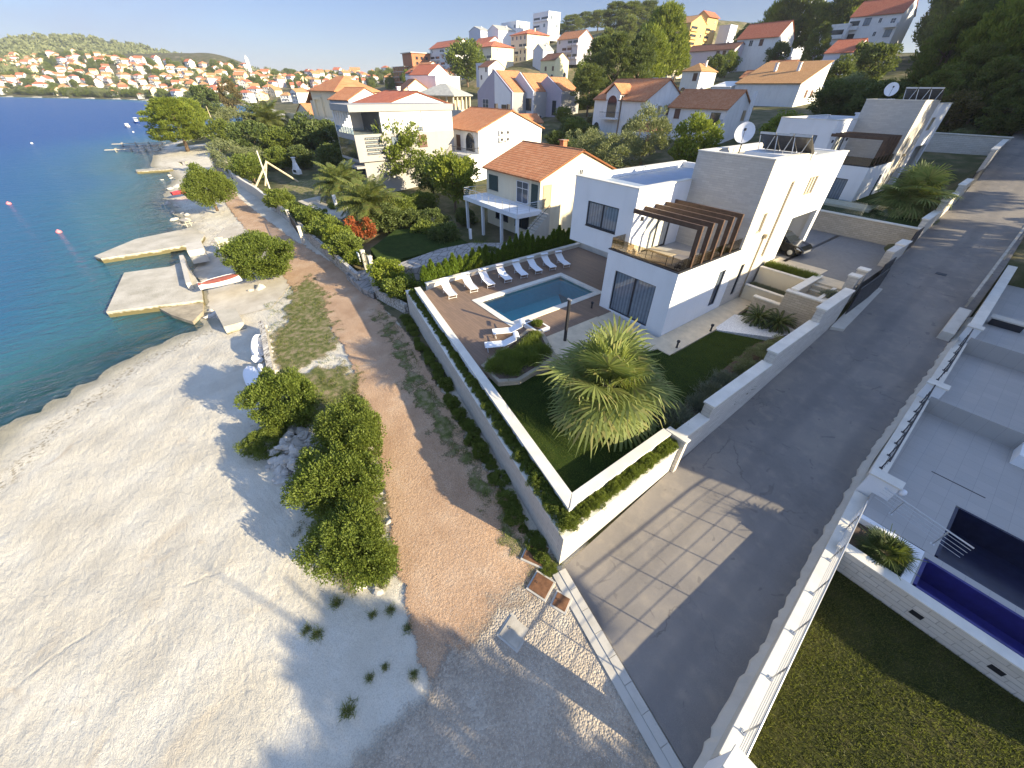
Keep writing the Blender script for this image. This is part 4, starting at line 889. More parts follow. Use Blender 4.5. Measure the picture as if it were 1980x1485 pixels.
    d = MB(); d.tube([(-15.0,31.7,9.0),(-15.0,31.72,10.2)], .04, 6).tube([tuple(c0+v1*.6), tuple(c0+ax*.55+v1*.1)], .015, 4).box(c0.x+ax.x*.55-.06, c0.x+ax.x*.55+.06, c0.y+ax.y*.55-.06, c0.y+ax.y*.55+.06, c0.z+ax.z*.55-.1, c0.z+ax.z*.55+.05); bld(d, 'dish_mast', 'metal_dark', ds)
    m = MB(); m.tube([(X0+.06,30.3,4.6),(X0+.06,30.3,.2)], .045, 6); bld(m, 'downpipe', 'tan_shutter', tw)
    m = MB(); m.box(X0+.03, X0+.25, 30.2, 30.4, 4.5, 4.75); bld(m, 'gutter_box', 'tan_shutter', tw)
    return o
villa('white modern villa beside the pool, with stone tower and slatted brown pergola', (0,0,0), True)
villa('second modern stone towered villa, standing up the lane behind the parking court', (-1.4,33.,2.6), False)
# balcony furniture of the near villa
t = thing('table', 'thin legged table standing on the villa balcony', 'table', (-13.6,22.6,3.5)); MB().box(-.9,.9,-.45,.45,.72,.76).build('tabletop', 'tan_shutter', t, bevel=.01)
for sx in (-1, 1):
    for sy in (-1, 1): m = MB(); m.tube([(sx*.8,sy*.38,0),(sx*.78,sy*.36,.72)], .025, 5); m.build('leg', 'metal_dark', t)
def chair(label, loc, rz, mat='timber', group=None):
    t = thing('chair', label, 'chair', loc, rz, group); MB().box(-.24,.24,-.24,.24,.42,.47).build('seat', mat, t, bevel=.01); MB().box(-.24,.24,.20,.25,.55,.90).build('backrest', mat, t, bevel=.01)
    for sx in (-1, 1):
        for sy in (-1, 1): m = MB(); m.tube([(sx*.21,sy*.21,0),(sx*.21,sy*.21,.9 if sy > 0 else .42)], .02, 5); m.build('leg', mat, t)
        m = MB(); m.tube([(sx*.24,-.2,.42),(sx*.25,-.2,.64),(sx*.25,.22,.66)], .018, 5); m.build('armrest', mat, t)
chair('pale timber chair behind the balcony glass, left of the table', (-15.1,21.6,3.5), 1.2); chair('pale timber chair behind the balcony glass, nearest the table end', (-14.4,21.25,3.5), 2.6)
chair('dark metal armchair on the balcony by the first pergola post', (-11.7,22.0,3.5), -1.4, 'metal_dark')

# ---------------------------------------------------------------- garden of the near villa
A_ = G(1100,980,.55); B_ = G(812,570,.55)     # inner coping, outer edge
A = Vector((A_[0], A_[1], 0)); dv = Vector((B_[0]-A_[0], B_[1]-A_[1], 0)).normalized(); nv = Vector((-dv.y, dv.x, 0)); nv = nv if nv.y > 0 else -nv
LEN = (Vector((B_[0], B_[1], 0))-A).length+1.4; BL_ = A+dv*LEN
def strip(p, q, w0, w1): n = Vector((-(q-p).y, (q-p).x, 0)).normalized(); return [tuple((p+n*w0)[:2]), tuple((q+n*w0)[:2]), tuple((q+n*w1)[:2]), tuple((p+n*w1)[:2])]
ty = 12.75; ax_ = A.x+.06
inner = MB(); inner.prism([(A.x+.02,A.y+.02), tuple((BL_)[:2]), tuple((BL_+nv*.34)[:2]), (A.x-.32,A.y+.44)], -1.9, .47); inner.prism([(A.x+.02,A.y+.02),(A.x-.32,A.y+.44),(A.x-.32,ty),(A.x+.02,ty)], -1.9, .466)
o = thing('garden_wall', 'white low wall with broad stone coping round the lawn and deck', 'wall', (A.x,A.y,-1.8)); inner.v = [(a[0]-A.x, a[1]-A.y, a[2]+1.8) for a in inner.v]; inner.build('wall', 'white_render', o)
cp = MB((A.x,A.y,-1.8)); cp.prism([tuple((A-nv*.05+Vector((.03,-.02,0)))[:2]), tuple((BL_-nv*.05)[:2]), tuple((BL_+nv*.40)[:2]), (A.x-.38,A.y+.52)], .47, .55); cp.build('coping', 'coping_stone', o, bevel=.012)
cp = MB((A.x,A.y,-1.8)); cp.prism([(A.x+.06,A.y-.02),(A.x-.376,A.y+.53),(A.x-.376,ty+.03),(A.x+.06,ty+.03)], .466, .546); cp.build('coping', 'coping_stone', o, bevel=.012)
# outer planter wall
P0 = Vector(G(1090,1043,0)).to_2d(); P1 = Vector(G(788,568,0)).to_2d(); P0 = Vector((P0.x, P0.y)); d2 = (P1-P0).normalized(); n2 = Vector((-d2.y, d2.x)); n2 = n2 if n2.y > 0 else -n2
o = thing('planter_wall', 'rough white planter wall round the garden corner, full of green shrubs', 'wall', (P0.x,P0.y,-1.8)); m = MB((P0.x,P0.y,-1.8))
m.prism([tuple(P0), tuple(P1+d2*.6), tuple(P1+d2*.6+n2*.2), (P0.x-.16,P0.y+.22)], -2.2, 0); m.prism([tuple(P0), (P0.x-.16,P0.y+.22), (P0.x-.21,13.1), (P0.x-.05,13.1)], -2.2, -.004); m.build('wall', 'road_stone', o)
m = MB((P0.x,P0.y,-1.8)); q2 = P0+Vector((.03,-.03)); m.prism([tuple(q2), tuple(P1+d2*.6-n2*.03), tuple(P1+d2*.6+n2*.34), (P0.x-.24,P0.y+.36)], 0, .035); m.prism([tuple(q2), (P0.x-.24,P0.y+.36), (P0.x-.28,13.1), (P0.x-.02,13.1)], -.004, .031); m.build('coping', 'coping_stone', o)
m = MB((P0.x,P0.y,-1.8)); m.prism([(P0.x-.16,P0.y+.22), tuple(P1+d2*.5+n2*.2), tuple((BL_)[:2]), (A.x,A.y)], -.4, -.10); m.prism([(P0.x-.16,P0.y+.22),(A.x,A.y),(A.x,13),(P0.x-.2,13)], -.4, -.104); m.build('soil', 'soil', o)
# planter greenery: clumps along both arms
k = 0
for i in range(44):
    f = i/43; a = P0.lerp(P1, f); b = Vector((A.x, A.y)).lerp(Vector(BL_[:2]), f); c = a.lerp(b, .66+random.uniform(-.08, .10)); w = (a-b).length*.5
    kind = 'lowbush'; r = max(.28, min(.60, w*.98))*random.uniform(.85, 1.2)
    shrub('low green planter shrub on the side facing the path', (c.x, c.y, -.06), r, kind, hz=random.uniform(.9, 1.3), group='low shrubs of the planter facing the path', cat='planter shrub')
for i in range(17):
    y = P0.y+.5+i*.41; shrub('low bright green planter shrub on the side facing the lane', (A.x*.62+P0.x*.38, y, -.05), .36*random.uniform(.9, 1.15), 'lowbush', hz=random.uniform(1.1, 1.6), group='low shrubs of the planter facing the lane', cat='planter shrub')
# lawn, deck, walkway, gravel bed
def flat(name, poly, z, mat, label, cat, th=.3, kind='structure'): m = MB(); m.prism(poly, z-th, z); return tag(m.build(name, mat), label, cat, None, kind)
flat('plot_base', [(-26.2,11.2),(-4.8,6.9),(-4.7,28.4),(-26.2,28.4)], -.03, 'cream_paving', 'paved base of the villa garden', 'paving', .3) if 0 else None
ed = lambda s, w=.36: tuple((A+dv*s+nv*w)[:2])
LAWN = [(A.x-.33,A.y+.46), ed(9.4), (-12.95,9.3), (-11.3,13.9), (-10.2,19.0), (-9.0,19.2), (-9.0,24.0), (-5.6,25.9), (-5.0,19), (-4.75,12.9), (A.x-.33,12.7)]
flat('lawn', LAWN, .0, 'lawn', 'mown lawn round the fan palm', 'lawn')
DECK = [ed(9.0,.38), tuple((BL_+nv*.42-dv*.0)[:2]), (-26.3,12.2), (-25.6,28.2), (-16.0,28.2), (-16.0,19.4), (-14.6,14.9), (-15.9,13.6), (-14.0,9.2)]
pool = (-21.75,-17.85,13.65,21.85)
x0, x1, y0, y1 = pool
m = MB(); dx = -26.2
def dpoly(poly): m.prism(poly, -.35, .06)
cy0, cy1, cx0, cx1 = y0-.45, y1+.45, x0-.5, x1+.5
dpoly([ed(9.0,.38), tuple((BL_+nv*.42)[:2]), (dx,cy0), (-14.6,cy0), (-13.6,9.4)]); dpoly([(dx,cy0),(dx,cy1),(cx0,cy1),(cx0,cy0)]); dpoly([(cx1,cy0),(cx1,cy1),(-14.9,cy1),(-14.9,cy0)]); dpoly([(dx,cy1),(dx,28.4),(-14.9,28.4),(-14.9,cy1)])
tag(m.build('pool_deck', 'deck_tile'), 'brown plank patterned deck round the swimming pool', 'deck', None, 'structure')
o = thing('swimming_pool', 'rectangular turquoise swimming pool with pale stone rim', 'pool', (cx0,cy0,0)); m = MB((cx0,cy0,0))
m.box(cx0,cx1,cy0,y0,-.35,.10).box(cx0,cx1,y1,cy1,-.35,.10).box(cx0,x0,y0,y1,-.35,.10).box(x1,cx1,y0,y1,-.35,.10); m.build('rim', 'coping_stone', o)
m = MB((cx0,cy0,0)); m.box(x0-.1,x0,y0,y1,-1.6,-.352).box(x1,x1+.1,y0,y1,-1.6,-.352).box(x0-.1,x1+.1,y0-.1,y0,-1.6,-.352).box(x0-.1,x1+.1,y1,y1+.1,-1.6,-.352).box(x0-.1,x1+.1,y0-.1,y1+.1,-1.75,-1.6).box(x0+.02,x1-.02,y0+.02,y0+1.5,-1.6,-1.05); m.build('basin', 'pool_tile', o)
m = MB((cx0,cy0,0)); m.sheet([[(x0,y0,-.04),(x1,y0,-.04)],[(x0,y1,-.04),(x1,y1,-.04)]]); m.build('water', 'pool_water', o)
flat('walkway', [(X,Y) for X, Y in ((-10.72,19.9),(-9.05,19.9),(-9.05,24.2),(-9.6,31.2),(-10.72,31.2))], .04, 'cream_paving', 'cream paved walk beside the villa', 'walkway')
flat('walkway', [(-16.2,18.9),(-9.05,18.9),(-9.05,19.88),(-16.2,20.34)], .05, 'cream_paving', 'cream paving under the villa front', 'walkway')
flat('walkway', [(-15.0,13.3),(-12.6,13.2),(-10.9,14.2),(-9.9,18.95),(-14.95,18.95)], .075, 'cream_paving', 'pale paving between pool and flower bed', 'walkway', .3)
t = NT('white_pebbles'); v = t.n('ShaderNodeTexVoronoi'); v.inputs['Scale'].default_value = 24; t.l(t.pos(), v.inputs['Vector']); t.done(t.pbr(t.mix(t.sep(v.outputs['Color'])[0], (.50,.50,.50), (.80,.80,.78)), .8, t.bump(v.outputs['Distance'], -.8, .03)))
flat('pebble_bed', [(-9.4,27.2),(-7.6,28.6),(-5.6,28.4),(-6.2,26.2),(-8.95,24.1),(-9.2,24.4)], .045, 'white_pebbles', 'white pebble bed round the two cycads', 'pebbles')
flat('soil_bed', [(-4.72,12.9),(-5.6,13.4),(-6.3,19),(-6.6,24.5),(-6.2,26.2),(-5.6,28.4),(-4.65,28.4)], .03, 'soil', 'dark planting bed along the lane wall', 'soil')
# curb behind the loungers
one('low_wall', MB((dx,12,0)).box(dx-.35,dx,11.6,28.6,-.6,.32).box(dx-.4,dx+.04,11.55,28.65,.32,.38), 'coping_stone', 'low pale wall behind the row of loungers', 'wall', loc=(dx,12,0))
one('low_wall', MB((dx,28,0)).box(dx,-15.2,28.6,28.95,-.6,.5).box(dx,-15.2,28.55,29.0,.5,.56), 'coping_stone', 'low pale wall at the shaded end of the deck under the villa', 'wall', loc=(dx,28,0))
# lane wall in stepped lengths
for i, (ya, yb, zt, lab) in enumerate([(13.05,15.0,.56,'lowest length of the stepped stone wall along the lane'),(15.0,20.6,1.30,'second length of the stepped stone wall along the lane, beside the grey bushes'),(20.6,25.9,2.0,'third length of the stepped stone wall along the lane, beside the lawn end'),(25.9,30.4,2.85,'topmost length of the stepped stone wall along the lane, at the grey gate')]):
    xa = -4.42-.012*i; o = thing('lane_wall', lab, 'wall', (xa, ya, float(zr(ya)))); m = MB((xa, ya, float(zr(ya))))
    m.prism([(xa-.42,ya),(xa,ya),(xa,yb),(xa-.42,yb)], -2.4, zt-.09); m.build('wall', 'road_stone', o); m = MB((xa, ya, float(zr(ya)))); m.box(xa-.50,xa+.05,ya-.03,yb+.03,zt-.09,zt); m.build('coping', 'coping_stone', o, bevel=.012)
o = thing('cross_wall', 'short stone wall closing the lawn corner planter', 'wall', (A.x,12.8,-.2)); m = MB((A.x,12.8,-.2)); m.box(-5.1,-4.2,12.79,13.04,-2.,.50); m.build('wall', 'road_stone', o); m = MB((A.x,12.8,-.2)); m.box(-5.2,-4.15,12.78,13.1,.50,.57); m.build('coping', 'coping_stone', o)
# raised beds and stair walls towards the parking court
for nm, lab, (xa, xb, ya, yb, z0, zt), mt in [('raised_bed','lower cream raised bed against the villa',(-10.6,-7.4,30.3,31.6,-.3,1.05),'cream_render'),('raised_bed','upper cream raised bed against the villa',(-10.6,-7.3,31.75,33.1,-.3,2.1),'cream_render')]:
    o = thing(nm, lab, 'raised bed', (xa,ya,0)); m = MB((xa,ya,0)); m.box(xa,xb,ya,ya+.22,z0,zt).box(xb-.22,xb,ya+.22,yb,z0,zt); m.build('wall', mt, o); m = MB((xa,ya,0)); m.box(xa,xb+.03,ya-.03,ya+.28,zt,zt+.07).box(xb-.26,xb+.03,ya+.28,yb,zt,zt+.07); m.build('coping', 'coping_stone', o); m = MB((xa,ya,0)); m.box(xa,xb-.22,ya+.22,yb,z0,zt-.1); m.build('soil', 'soil', o)
for lab, (xa, xb, ya, yb, zt) in [('small stone wall beside the lower raised bed',(-9.2,-7.35,28.75,29.05,1.05)),('tall stone wall between pebble bed and stairs',(-7.4,-4.85,28.5,28.85,2.2)),('stone stair cheek beside the upper raised bed',(-7.28,-6.9,28.86,32.9,2.3))]:
    o = thing('stone_wall', lab, 'wall', (xa,ya,0)); m = MB((xa,ya,0)); m.box(xa,xb,ya,yb,-.4,zt); m.build('wall', 'garden_stone', o); m = MB((xa,ya,0)); m.box(xa-.04,xb+.04,ya-.04,yb+.04,zt,zt+.08); m.build('coping', 'coping_stone', o)
m = MB()
for k in range(8): m.box(-6.88,-5.75,29.2+k*.33,29.55+k*.33+(3 if k == 7 else 0),-.3,.25+k*.26)
tag(m.build('stairs', 'cream_paving'), 'cream stone stairs from parking court down to garden', 'stairs', None, 'structure')
o = thing('planter_box', 'small stone planter beside the stairs, with silvery herbs', 'planter', (-5.7,29.2,0)); MB((-5.7,29.2,0)).box(-5.72,-4.9,28.9,31.6,-.3,2.15).build('wall', 'cream_render', o); MB((-5.7,29.2,0)).box(-5.75,-5.55,28.86,31.65,2.15,2.25).build('coping', 'coping_stone', o)
# parking court
flat('parking_court', [(-15.3,33.52),(-4.9,33.52),(-4.9,45.7),(-15.3,45.7)], 2.2, 'cobble', 'grey cobbled parking court behind the villa', 'parking', 4)
flat('entrance_paving', [(-7.2,31.9),(-4.9,31.9),(-4.9,33.5),(-7.2,33.5)], 2.195, 'cream_paving', 'cream paving by the entrance gate', 'paving', 2); flat('entrance_paving', [(-10.6,33.12),(-7.2,33.12),(-7.2,34.9),(-10.6,34.9)], 2.215, 'cream_paving', 'cream paving by the villa entrance', 'paving', 1)
one('drain_channel', MB().box(-10.1,-9.85,34.2,45.6,2.19,2.215), 'metal_dark', 'dark drain channel across the cobbled court', 'drain')
o = thing('retaining_wall', 'tall stone retaining wall closing the parking court', 'wall', (-12.4,46,2.2)); m = MB((-12.4,46,2.2)); m.box(-19,-5.05,45.7,46.05,-.5,3.82); m.build('wall', 'garden_stone', o); m = MB((-12.4,46,2.2)); m.box(-19,-5.0,45.64,46.12,3.82,3.90); m.build('coping', 'coping_stone', o)
flat('upper_garden', [(-22,46.05),(-5.1,46.05),(-5.6,84),(-22,84)], 3.7, 'lawn', 'shaded garden of the second villa', 'lawn', 3); flat('upper_terrace', [(-19,49.5),(-9.6,49.5),(-9.6,52),(-19,52)], 3.9, 'cream_paving', 'pale terrace before the second villa', 'terrace', 1)
one('glass_fence', MB((-12,46.2,3.7)).box(-18,-7.5,46.2,46.22,3.9,4.95), 'clear_glass', 'clear glass fence on the retaining wall below the second villa', 'glass fence', loc=(-12,46.2,3.7))
# gates and gate pillars
def pillar(label, x, y, z0, zt, w=.55): o = thing('gate_pillar', label, 'pillar', (x,y,z0)); MB((x,y,z0)).box(x-w/2,x+w/2,y-w/2,y+w/2,z0-.5,zt).build('wall', 'road_stone', o); MB((x,y,z0)).box(x-w/2-.05,x+w/2+.05,y-w/2-.05,y+w/2+.05,zt,zt+.1).build('coping', 'coping_stone', o)
pillar('stone gate pillar, nearer of the close pair at the entrance', -5.1,32.2,.6,3.1); pillar('stone gate pillar, farther of the close pair at the entrance', -5.15,34.0,.9,3.1)
o = thing('gate_pillar', 'long stone pier between the two dark gates of the court', 'pillar', (-5.1,41,1.8)); MB((-5.1,41,1.8)).box(-5.35,-4.85,39.2,43.2,1.2,3.35).build('wall', 'road_stone', o); MB((-5.1,41,1.8)).box(-5.42,-4.78,41.4,43.3,3.35,3.45).build('coping', 'coping_stone', o)
def gate(label, x, ya, yb, zf, h):
    o = thing('sliding_gate', label, 'gate', (x,ya,zf)); f = MB((x,ya,zf)); f.box(x-.03,x+.03,ya,yb,zf,zf+.08).box(x-.03,x+.03,ya,yb,zf+h-.08,zf+h).box(x-.03,x+.03,ya,ya+.08,zf+.08,zf+h-.08).box(x-.03,x+.03,yb-.08,yb,zf+.08,zf+h-.08); f.build('gate_frame', 'metal_dark', o)
    p = MB((x,ya,zf))
    for k in range(int((yb-ya)/.1)): p.box(x-.015,x+.015,ya+.08+k*.1,ya+.16+k*.1,zf+.08,zf+h-.08)
    p.build('bar_panel', 'dark_frame', o)
gate('dark sliding gate in front of the top lane wall', -4.22,30.5,36.4,1.25,1.75); gate('dark sliding gate beside the long stone pier', -4.6,36.6,39.1,1.6,1.5); gate('dark gate at the far end of the court by the retaining wall', -4.9,43.4,45.6,2.6,1.5)
mb = MB(); mb.prism([(-4.4,29.6),(-3.75,29.9),(-3.95,36.6),(-4.6,36.6)], -1, [.55,.55,1.5,1.5]); tag(mb.build('gate_rail_plinth', 'pale_concrete'), 'pale concrete plinth under the sliding gate', 'plinth', None, 'structure')
# upper lane wall
for i, (ya, yb, zt, lab) in enumerate([(46.1,50.5,4.6,'sunlit rounded end of the upper lane wall'),(50.5,55.5,5.4,'pale topped length of the upper lane wall below the big palm'),(55.5,60.5,6.1,'pale topped length of the upper lane wall beside the big palm'),(66,83,8.2,'farthest length of the upper lane wall, by the wood')]):
    xa = float(edgeL(ya)); xb = float(edgeL(yb)); o = thing('lane_wall', lab, 'wall', (xa,ya,float(zr(ya)))); m = MB((xa,ya,float(zr(ya)))); m.prism([(xa-.4,ya),(xa-.02,ya),(xb-.02,yb),(xb-.4,yb)], 2, zt-.08); m.build('wall', 'road_stone', o); m = MB((xa,ya,float(zr(ya)))); m.prism([(xa-.48,ya-.02),(xa+.03,ya-.02),(xb+.03,yb+.02),(xb-.48,yb+.02)], zt-.08, zt); m.build('coping', 'coping_stone', o)
gate('dark gate of the second villa, farther up the lane', -5.5,60.8,65.6,5.2,1.4)
o = thing('garden_wall', 'pale wall at the back of the second villa plot, before the wood', 'wall', (-12,84,7)); MB((-12,84,7)).box(-24,-6.6,84,84.4,3,8.3).build('wall', 'road_stone', o); MB((-12,84,7)).box(-24,-6.5,83.9,84.5,8.3,8.4).build('coping', 'coping_stone', o)
# flower bed with rosemary between deck and lawn
o = thing('flower_bed', 'stone edged bed of rosemary between deck and lawn', 'flower bed', (-13.5,9.4,0)); m = MB((-13.5,9.4,0)); m.prism([(-14.6,9.0),(-12.75,8.9),(-12.2,9.9),(-12.6,13.0),(-15.6,14.4),(-16.2,13.7)], -.3, .30); m.build('edging', 'garden_stone', o); m = MB((-13.5,9.4,0)); m.prism([(-14.4,9.2),(-12.95,9.1),(-12.45,9.9),(-12.85,12.8),(-15.6,14.1),(-15.9,13.6)], .2, .33); m.build('soil', 'soil', o)
for k, (x, y, r) in enumerate([(-13.9,9.6,.65),(-13.2,10.1,.6),(-13.7,10.8,.7),(-14.4,10.6,.6),(-13.3,11.6,.65),(-14.2,11.9,.65),(-13.6,12.6,.6),(-14.7,12.8,.55),(-15.2,13.5,.4)]):
    shrub('spiky green rosemary bush in the bed beside the loungers', (x,y,.3), r, 'spiky', hz=.95, group='rosemary bushes of the bed by the deck', cat='rosemary')
o = thing('planter_box', 'small square white planter at the pool corner', 'planter', (-16.2,14.2,0)); MB((-16.2,14.2,0)).box(-16.9,-15.5,13.9,15.0,0,.32).build('wall', 'white_render', o); MB((-16.2,14.2,0)).box(-16.75,-15.65,14.05,14.85,.3,.34).build('soil', 'soil', o)
shrub('low green plant in the small white planter by the pool', (-16.2,14.45,.3), .42, 'lowbush', cat='planter shrub')
# lamps, shower post
o = thing('shower_post', 'slim dark shower post at the pool side', 'shower', (-13.95,14.9,.06)); MB((-13.95,14.9,.06)).box(-14.02,-13.88,14.83,14.97,.06,2.85).build('post', 'metal_dark', o); MB((-13.95,14.9,.06)).box(-14.1,-13.8,14.85,14.95,2.85,2.92).build('shower_head', 'metal_light', o)
for x, y, lab in [(-9.15,23.6,'small black bollard lamp at the lawn corner by the walk'),(-9.3,20.0,'small black bollard lamp in front of the villa corner'),(-16.1,19.6,'small black bollard lamp under the left villa corner')]:
    o = thing('bollard_lamp', lab, 'lamp', (x,y,.03)); m = MB(); m.lathe([(.09,0),(.06,.05),(.055,.38),(.10,.40),(.10,.50),(.04,.54)], (0,0,0), 10); m.build('lamp_body', 'lamp_black', o, smooth=False)
# loungers
def make_lounger(label, loc, rz, tall=.72, first=True, shade=True):
    t = thing('sun_lounger', label, 'lounger', loc, rz)   # foot at origin, head towards -x
    f = MB()
    for s in (-.31, .31):
        f.tube([(0,s,.34),(-1.15,s,.36)], .022, 6); f.tube([(-1.15,s,.36),(-1.85,s,tall)], .02, 6)
    f.tube([(0,-.31,.34),(0,.31,.34)], .022, 6).tube([(-1.85,-.31,tall),(-1.85,.31,tall)], .02, 6).tube([(-1.15,-.31,.36),(-1.15,.31,.36)], .018, 6); f.build('frame', 'white_plastic', t)
    for x in (-.12, -1.35):
        for s in (-.31, .31): m = MB(); m.tube([(x,s,.34),(x-.04,s,0)], .02, 6); m.build('leg', 'white_plastic', t)
        m = MB(); m.tube([(x-.03,-.31,.06),(x-.03,.31,.06)], .015, 5); m.build('stretcher', 'white_plastic', t)
    s = MB(); s.sheet([[(-.03,y,.352-.012*(1-abs(y)/.29)),(-.5,y,.34-.02*(1-abs(y)/.29)),(-1.13,y,.365-.02*(1-abs(y)/.29)),(-1.5,y,.365+(tall-.36)*.5-.015),(-1.84,y,tall+.005)] for y in (-.29,-.1,.1,.29)]); s.build('sling', 'sling_fabric', t, smooth=True)
    if shade:
        c = MB(); hz = tall+.16
        c.sheet([[(-1.72,y,hz+.02*math.cos(y*4)),(-1.9,y,hz+.10),(-2.05,y,hz+.04)] for y in (-.33,-.15,0,.15,.33)]); cn = c.build('head_shade', 'sling_fabric', t, smooth=True)
        q = MB(); q.tube([(-1.82,-.33,tall),(-1.88,-.34,hz+.08)], .013, 5).tube([(-1.82,.33,tall),(-1.88,.34,hz+.08)], .013, 5); q.build('shade_arm', 'white_plastic', cn)
    return t
ordn = ['first lounger of the poolside row, nearest the sunlit corner coping','second lounger of the poolside row from the sunlit corner','third lounger of the poolside row from the sunlit corner','fourth lounger of the poolside row, mid row','fifth lounger of the poolside row from the sunlit corner','third from last lounger of the poolside row, in shade','second last lounger of the poolside row towards the villa','last lounger of the poolside row, nearest the villa overhang']
lf = [(877,578),(918,566),(951,557),(984,547),(1015,538),(1043,530),(1070,523),(1097,518)]
proto = None
for i, (px, py) in enumerate(lf):
    x, y, _ = G(px, py, .1); L = 'white ' + ordn[i]
    rz = R(-9-i*.8)
    if proto is None: proto = make_lounger(L, (x,y,.06), rz); proto['group'] = 'loungers beside the pool'
    else: dup(proto, (x,y,.06), rz, L)
for (fx, fy), (hx, hy), lab in [((938,670),(1000,660),'white lounger near the flower bed, the one closer to the path'),((953,644),(1014,634),'white lounger near the flower bed, the one closer to the pool')]:
    a = G(fx, fy, .3); b = G(hx, hy, .5); t = dup(proto, (a[0],a[1],.06), math.atan2(b[1]-a[1], b[0]-a[0])+PI, lab)
# car in the carport
def car(label, loc, rz):
    t = thing('parked_car', label, 'car', loc, rz); L = 4.3; hw = .89   # nose towards +x
    prof = [(-2.1,.35),(-2.15,.75),(-2.0,1.0),(1.0,.98),(1.85,.86),(2.12,.70),(2.15,.38),(1.7,.25),(-1.8,.25)]; b = MB(); n = len(prof)
    for_v = []; ws = [hw*.94, hw, hw*.97]
    vs = [(x, -hw*(.90 if z < .4 or abs(x) > 2.1 else 1.), z) for x, z in prof]+[(x, hw*(.90 if z < .4 or abs(x) > 2.1 else 1.), z) for x, z in prof]
    b.add(vs, [tuple(range(n)), tuple(range(n, 2*n))[::-1]]+[(i, n+i, n+(i+1)%n, (i+1)%n) for i in range(n)]); b.build('body', 'car_paint', t, smooth=False, bevel=.06)
    c = MB(); lo = [(-1.95,.99),(1.05,.97)]; hi = [(-1.35,1.44),(.25,1.46)]; c.add([(lo[0][0],-.80,lo[0][1]),(lo[1][0],-.80,lo[1][1]),(lo[1][0],.80,lo[1][1]),(lo[0][0],.80,lo[0][1]),(hi[0][0],-.62,hi[0][1]),(hi[1][0],-.62,hi[1][1]),(hi[1][0],.62,hi[1][1]),(hi[0][0],.62,hi[0][1])], [(4,5,6,7),(0,1,5,4),(1,2,6,5),(2,3,7,6),(3,0,4,7)]); cc = c.build('cabin_glass', 'pane_dark', t)
    r = MB(); r.box(-1.35,.26,-.63,.63,1.44,1.49); r.build('car_roof', 'car_paint', t, bevel=.02)
    for x in (-1.32, 1.32):
        for s in (-1, 1):
            w_ = MB(); N = 18; prf = [(.20,-.1),(.31,-.1),(.33,0),(.31,.1),(.20,.1)]; vs = []; fs = []
            for k in range(N):
                a = 2*PI*k/N; vs += [(x+rr*math.cos(a), s*.80+yy, .33+rr*math.sin(a)) for rr, yy in prf]
            for k in range(N):
                for j in range(4): fs.append((k*5+j, k*5+j+1, ((k+1)%N)*5+j+1, ((k+1)%N)*5+j))
            w_.add(vs, fs); ww = w_.build('wheel', 'black_rubber', t); q = MB(); q.tube([(x,s*.78,.33),(x,s*.87,.33)], .2, 14); q.build('rim', 'metal_light', ww)
    for s in (-1, 1):
        q = MB(); q.add([(1.72,s*.55,.80),(2.08,s*.5,.70),(2.0,s*.8,.72),(1.65,s*.84,.82),(1.74,s*.55,.68),(2.12,s*.5,.60),(2.02,s*.82,.60),(1.66,s*.88,.70)], [(0,1,2,3),(4,7,6,5),(0,4,5,1),(1,5,6,2),(2,6,7,3),(3,7,4,0)]); q.build('headlight', 'metal_light', t)
        q = MB(); q.box(.55,.75,s*.86,s*1.02,.98,1.12); q.build('side_mirror', 'car_paint', t, bevel=.03)
    q = MB(); q.box(2.13,2.17,-.55,.55,.40,.56).box(2.16,2.19,-.26,.26,.44,.54); q.build('grille', 'metal_light', t); return t
x, y, _ = G(1518, 492, 2.2); car('black car parked nose out under the villa carport', (-11.55, 36.6, 2.2), R(-4))
# fan palms
fc = fanpalm_crown(54, 3, (.6,1.5), 1.38)
px_, py_, _ = G(1166, 792, 0)
pt, fst = palm('big fan palm with bushy pale green crown on the lawn', (px_,py_,0), fc, 1.7, .34, 1.30, 'fan_palm')
o, _ = palm('big fan palm in the garden of the second villa, above the parking court', (*G(1752,402,4.2)[:2],3.7), (fc[0], fst), 1.5, .36, 1.3, 'fan_palm')
o, _ = palm('small fan palm shaded by the fence of the terrace planter', (*G(1712,1068,-.5)[:2],-.75), (fanpalm_crown(30, 9, (.3,.6), .7, 'leaf_sago')[0], fst), .25, .14, .8, 'fan_palm')
sg = feather_crown(46, 5, 1.15, 'leaf_sago', .26, 1.35); st_ = None
for i, (x, y) in enumerate([(-7.9,27.2),(-6.75,27.5)]):
    o, st_ = palm('dark cycad on the white pebbles, ' + ('nearer the villa' if i == 0 else 'nearer the lane'), (x,y,.05), (sg[0], st_ or sg[1]), .35, .17, 1.05, 'cycad', cat='cycad')
# bushes along the lane wall
for i, (x, y, z, r, kd, hz, lab) in enumerate([(-5.75,14.3,0,.9,'lavender',.85,'round silvery green grass bush at the lawn corner by the lane'),(-5.35,16.3,0,.7,'lavender',.8,'grey lavender bush in the lane bed, next to the round grass bush'),(-5.5,17.6,0,.75,'lavender',.8,'grey lavender bush in the middle of the lane bed'),(-5.5,19.1,0,.8,'lavender',.8,'large grey lavender bush in the lane bed, before the olive green bushes'),
        (-5.6,20.8,0,.8,'olive',.6,'soft olive green bush in the lane bed, first after the lavender'),(-5.55,22.2,0,.85,'olive',.6,'soft olive green bush in the lane bed, second after the lavender'),(-5.6,23.7,0,.8,'olive',.6,'soft olive green bush in the lane bed, third after the lavender'),(-5.5,25.2,0,.8,'olive',.55,'soft olive green bush in the lane bed, beside the pebbles'),
        (-5.3,30.3,2.15,.62,'lavender',.6,'silvery herb bush in the planter by the stairs')]): shrub(lab, (x,y,z), r, kd, hz=hz, name='bush', cat='bush')
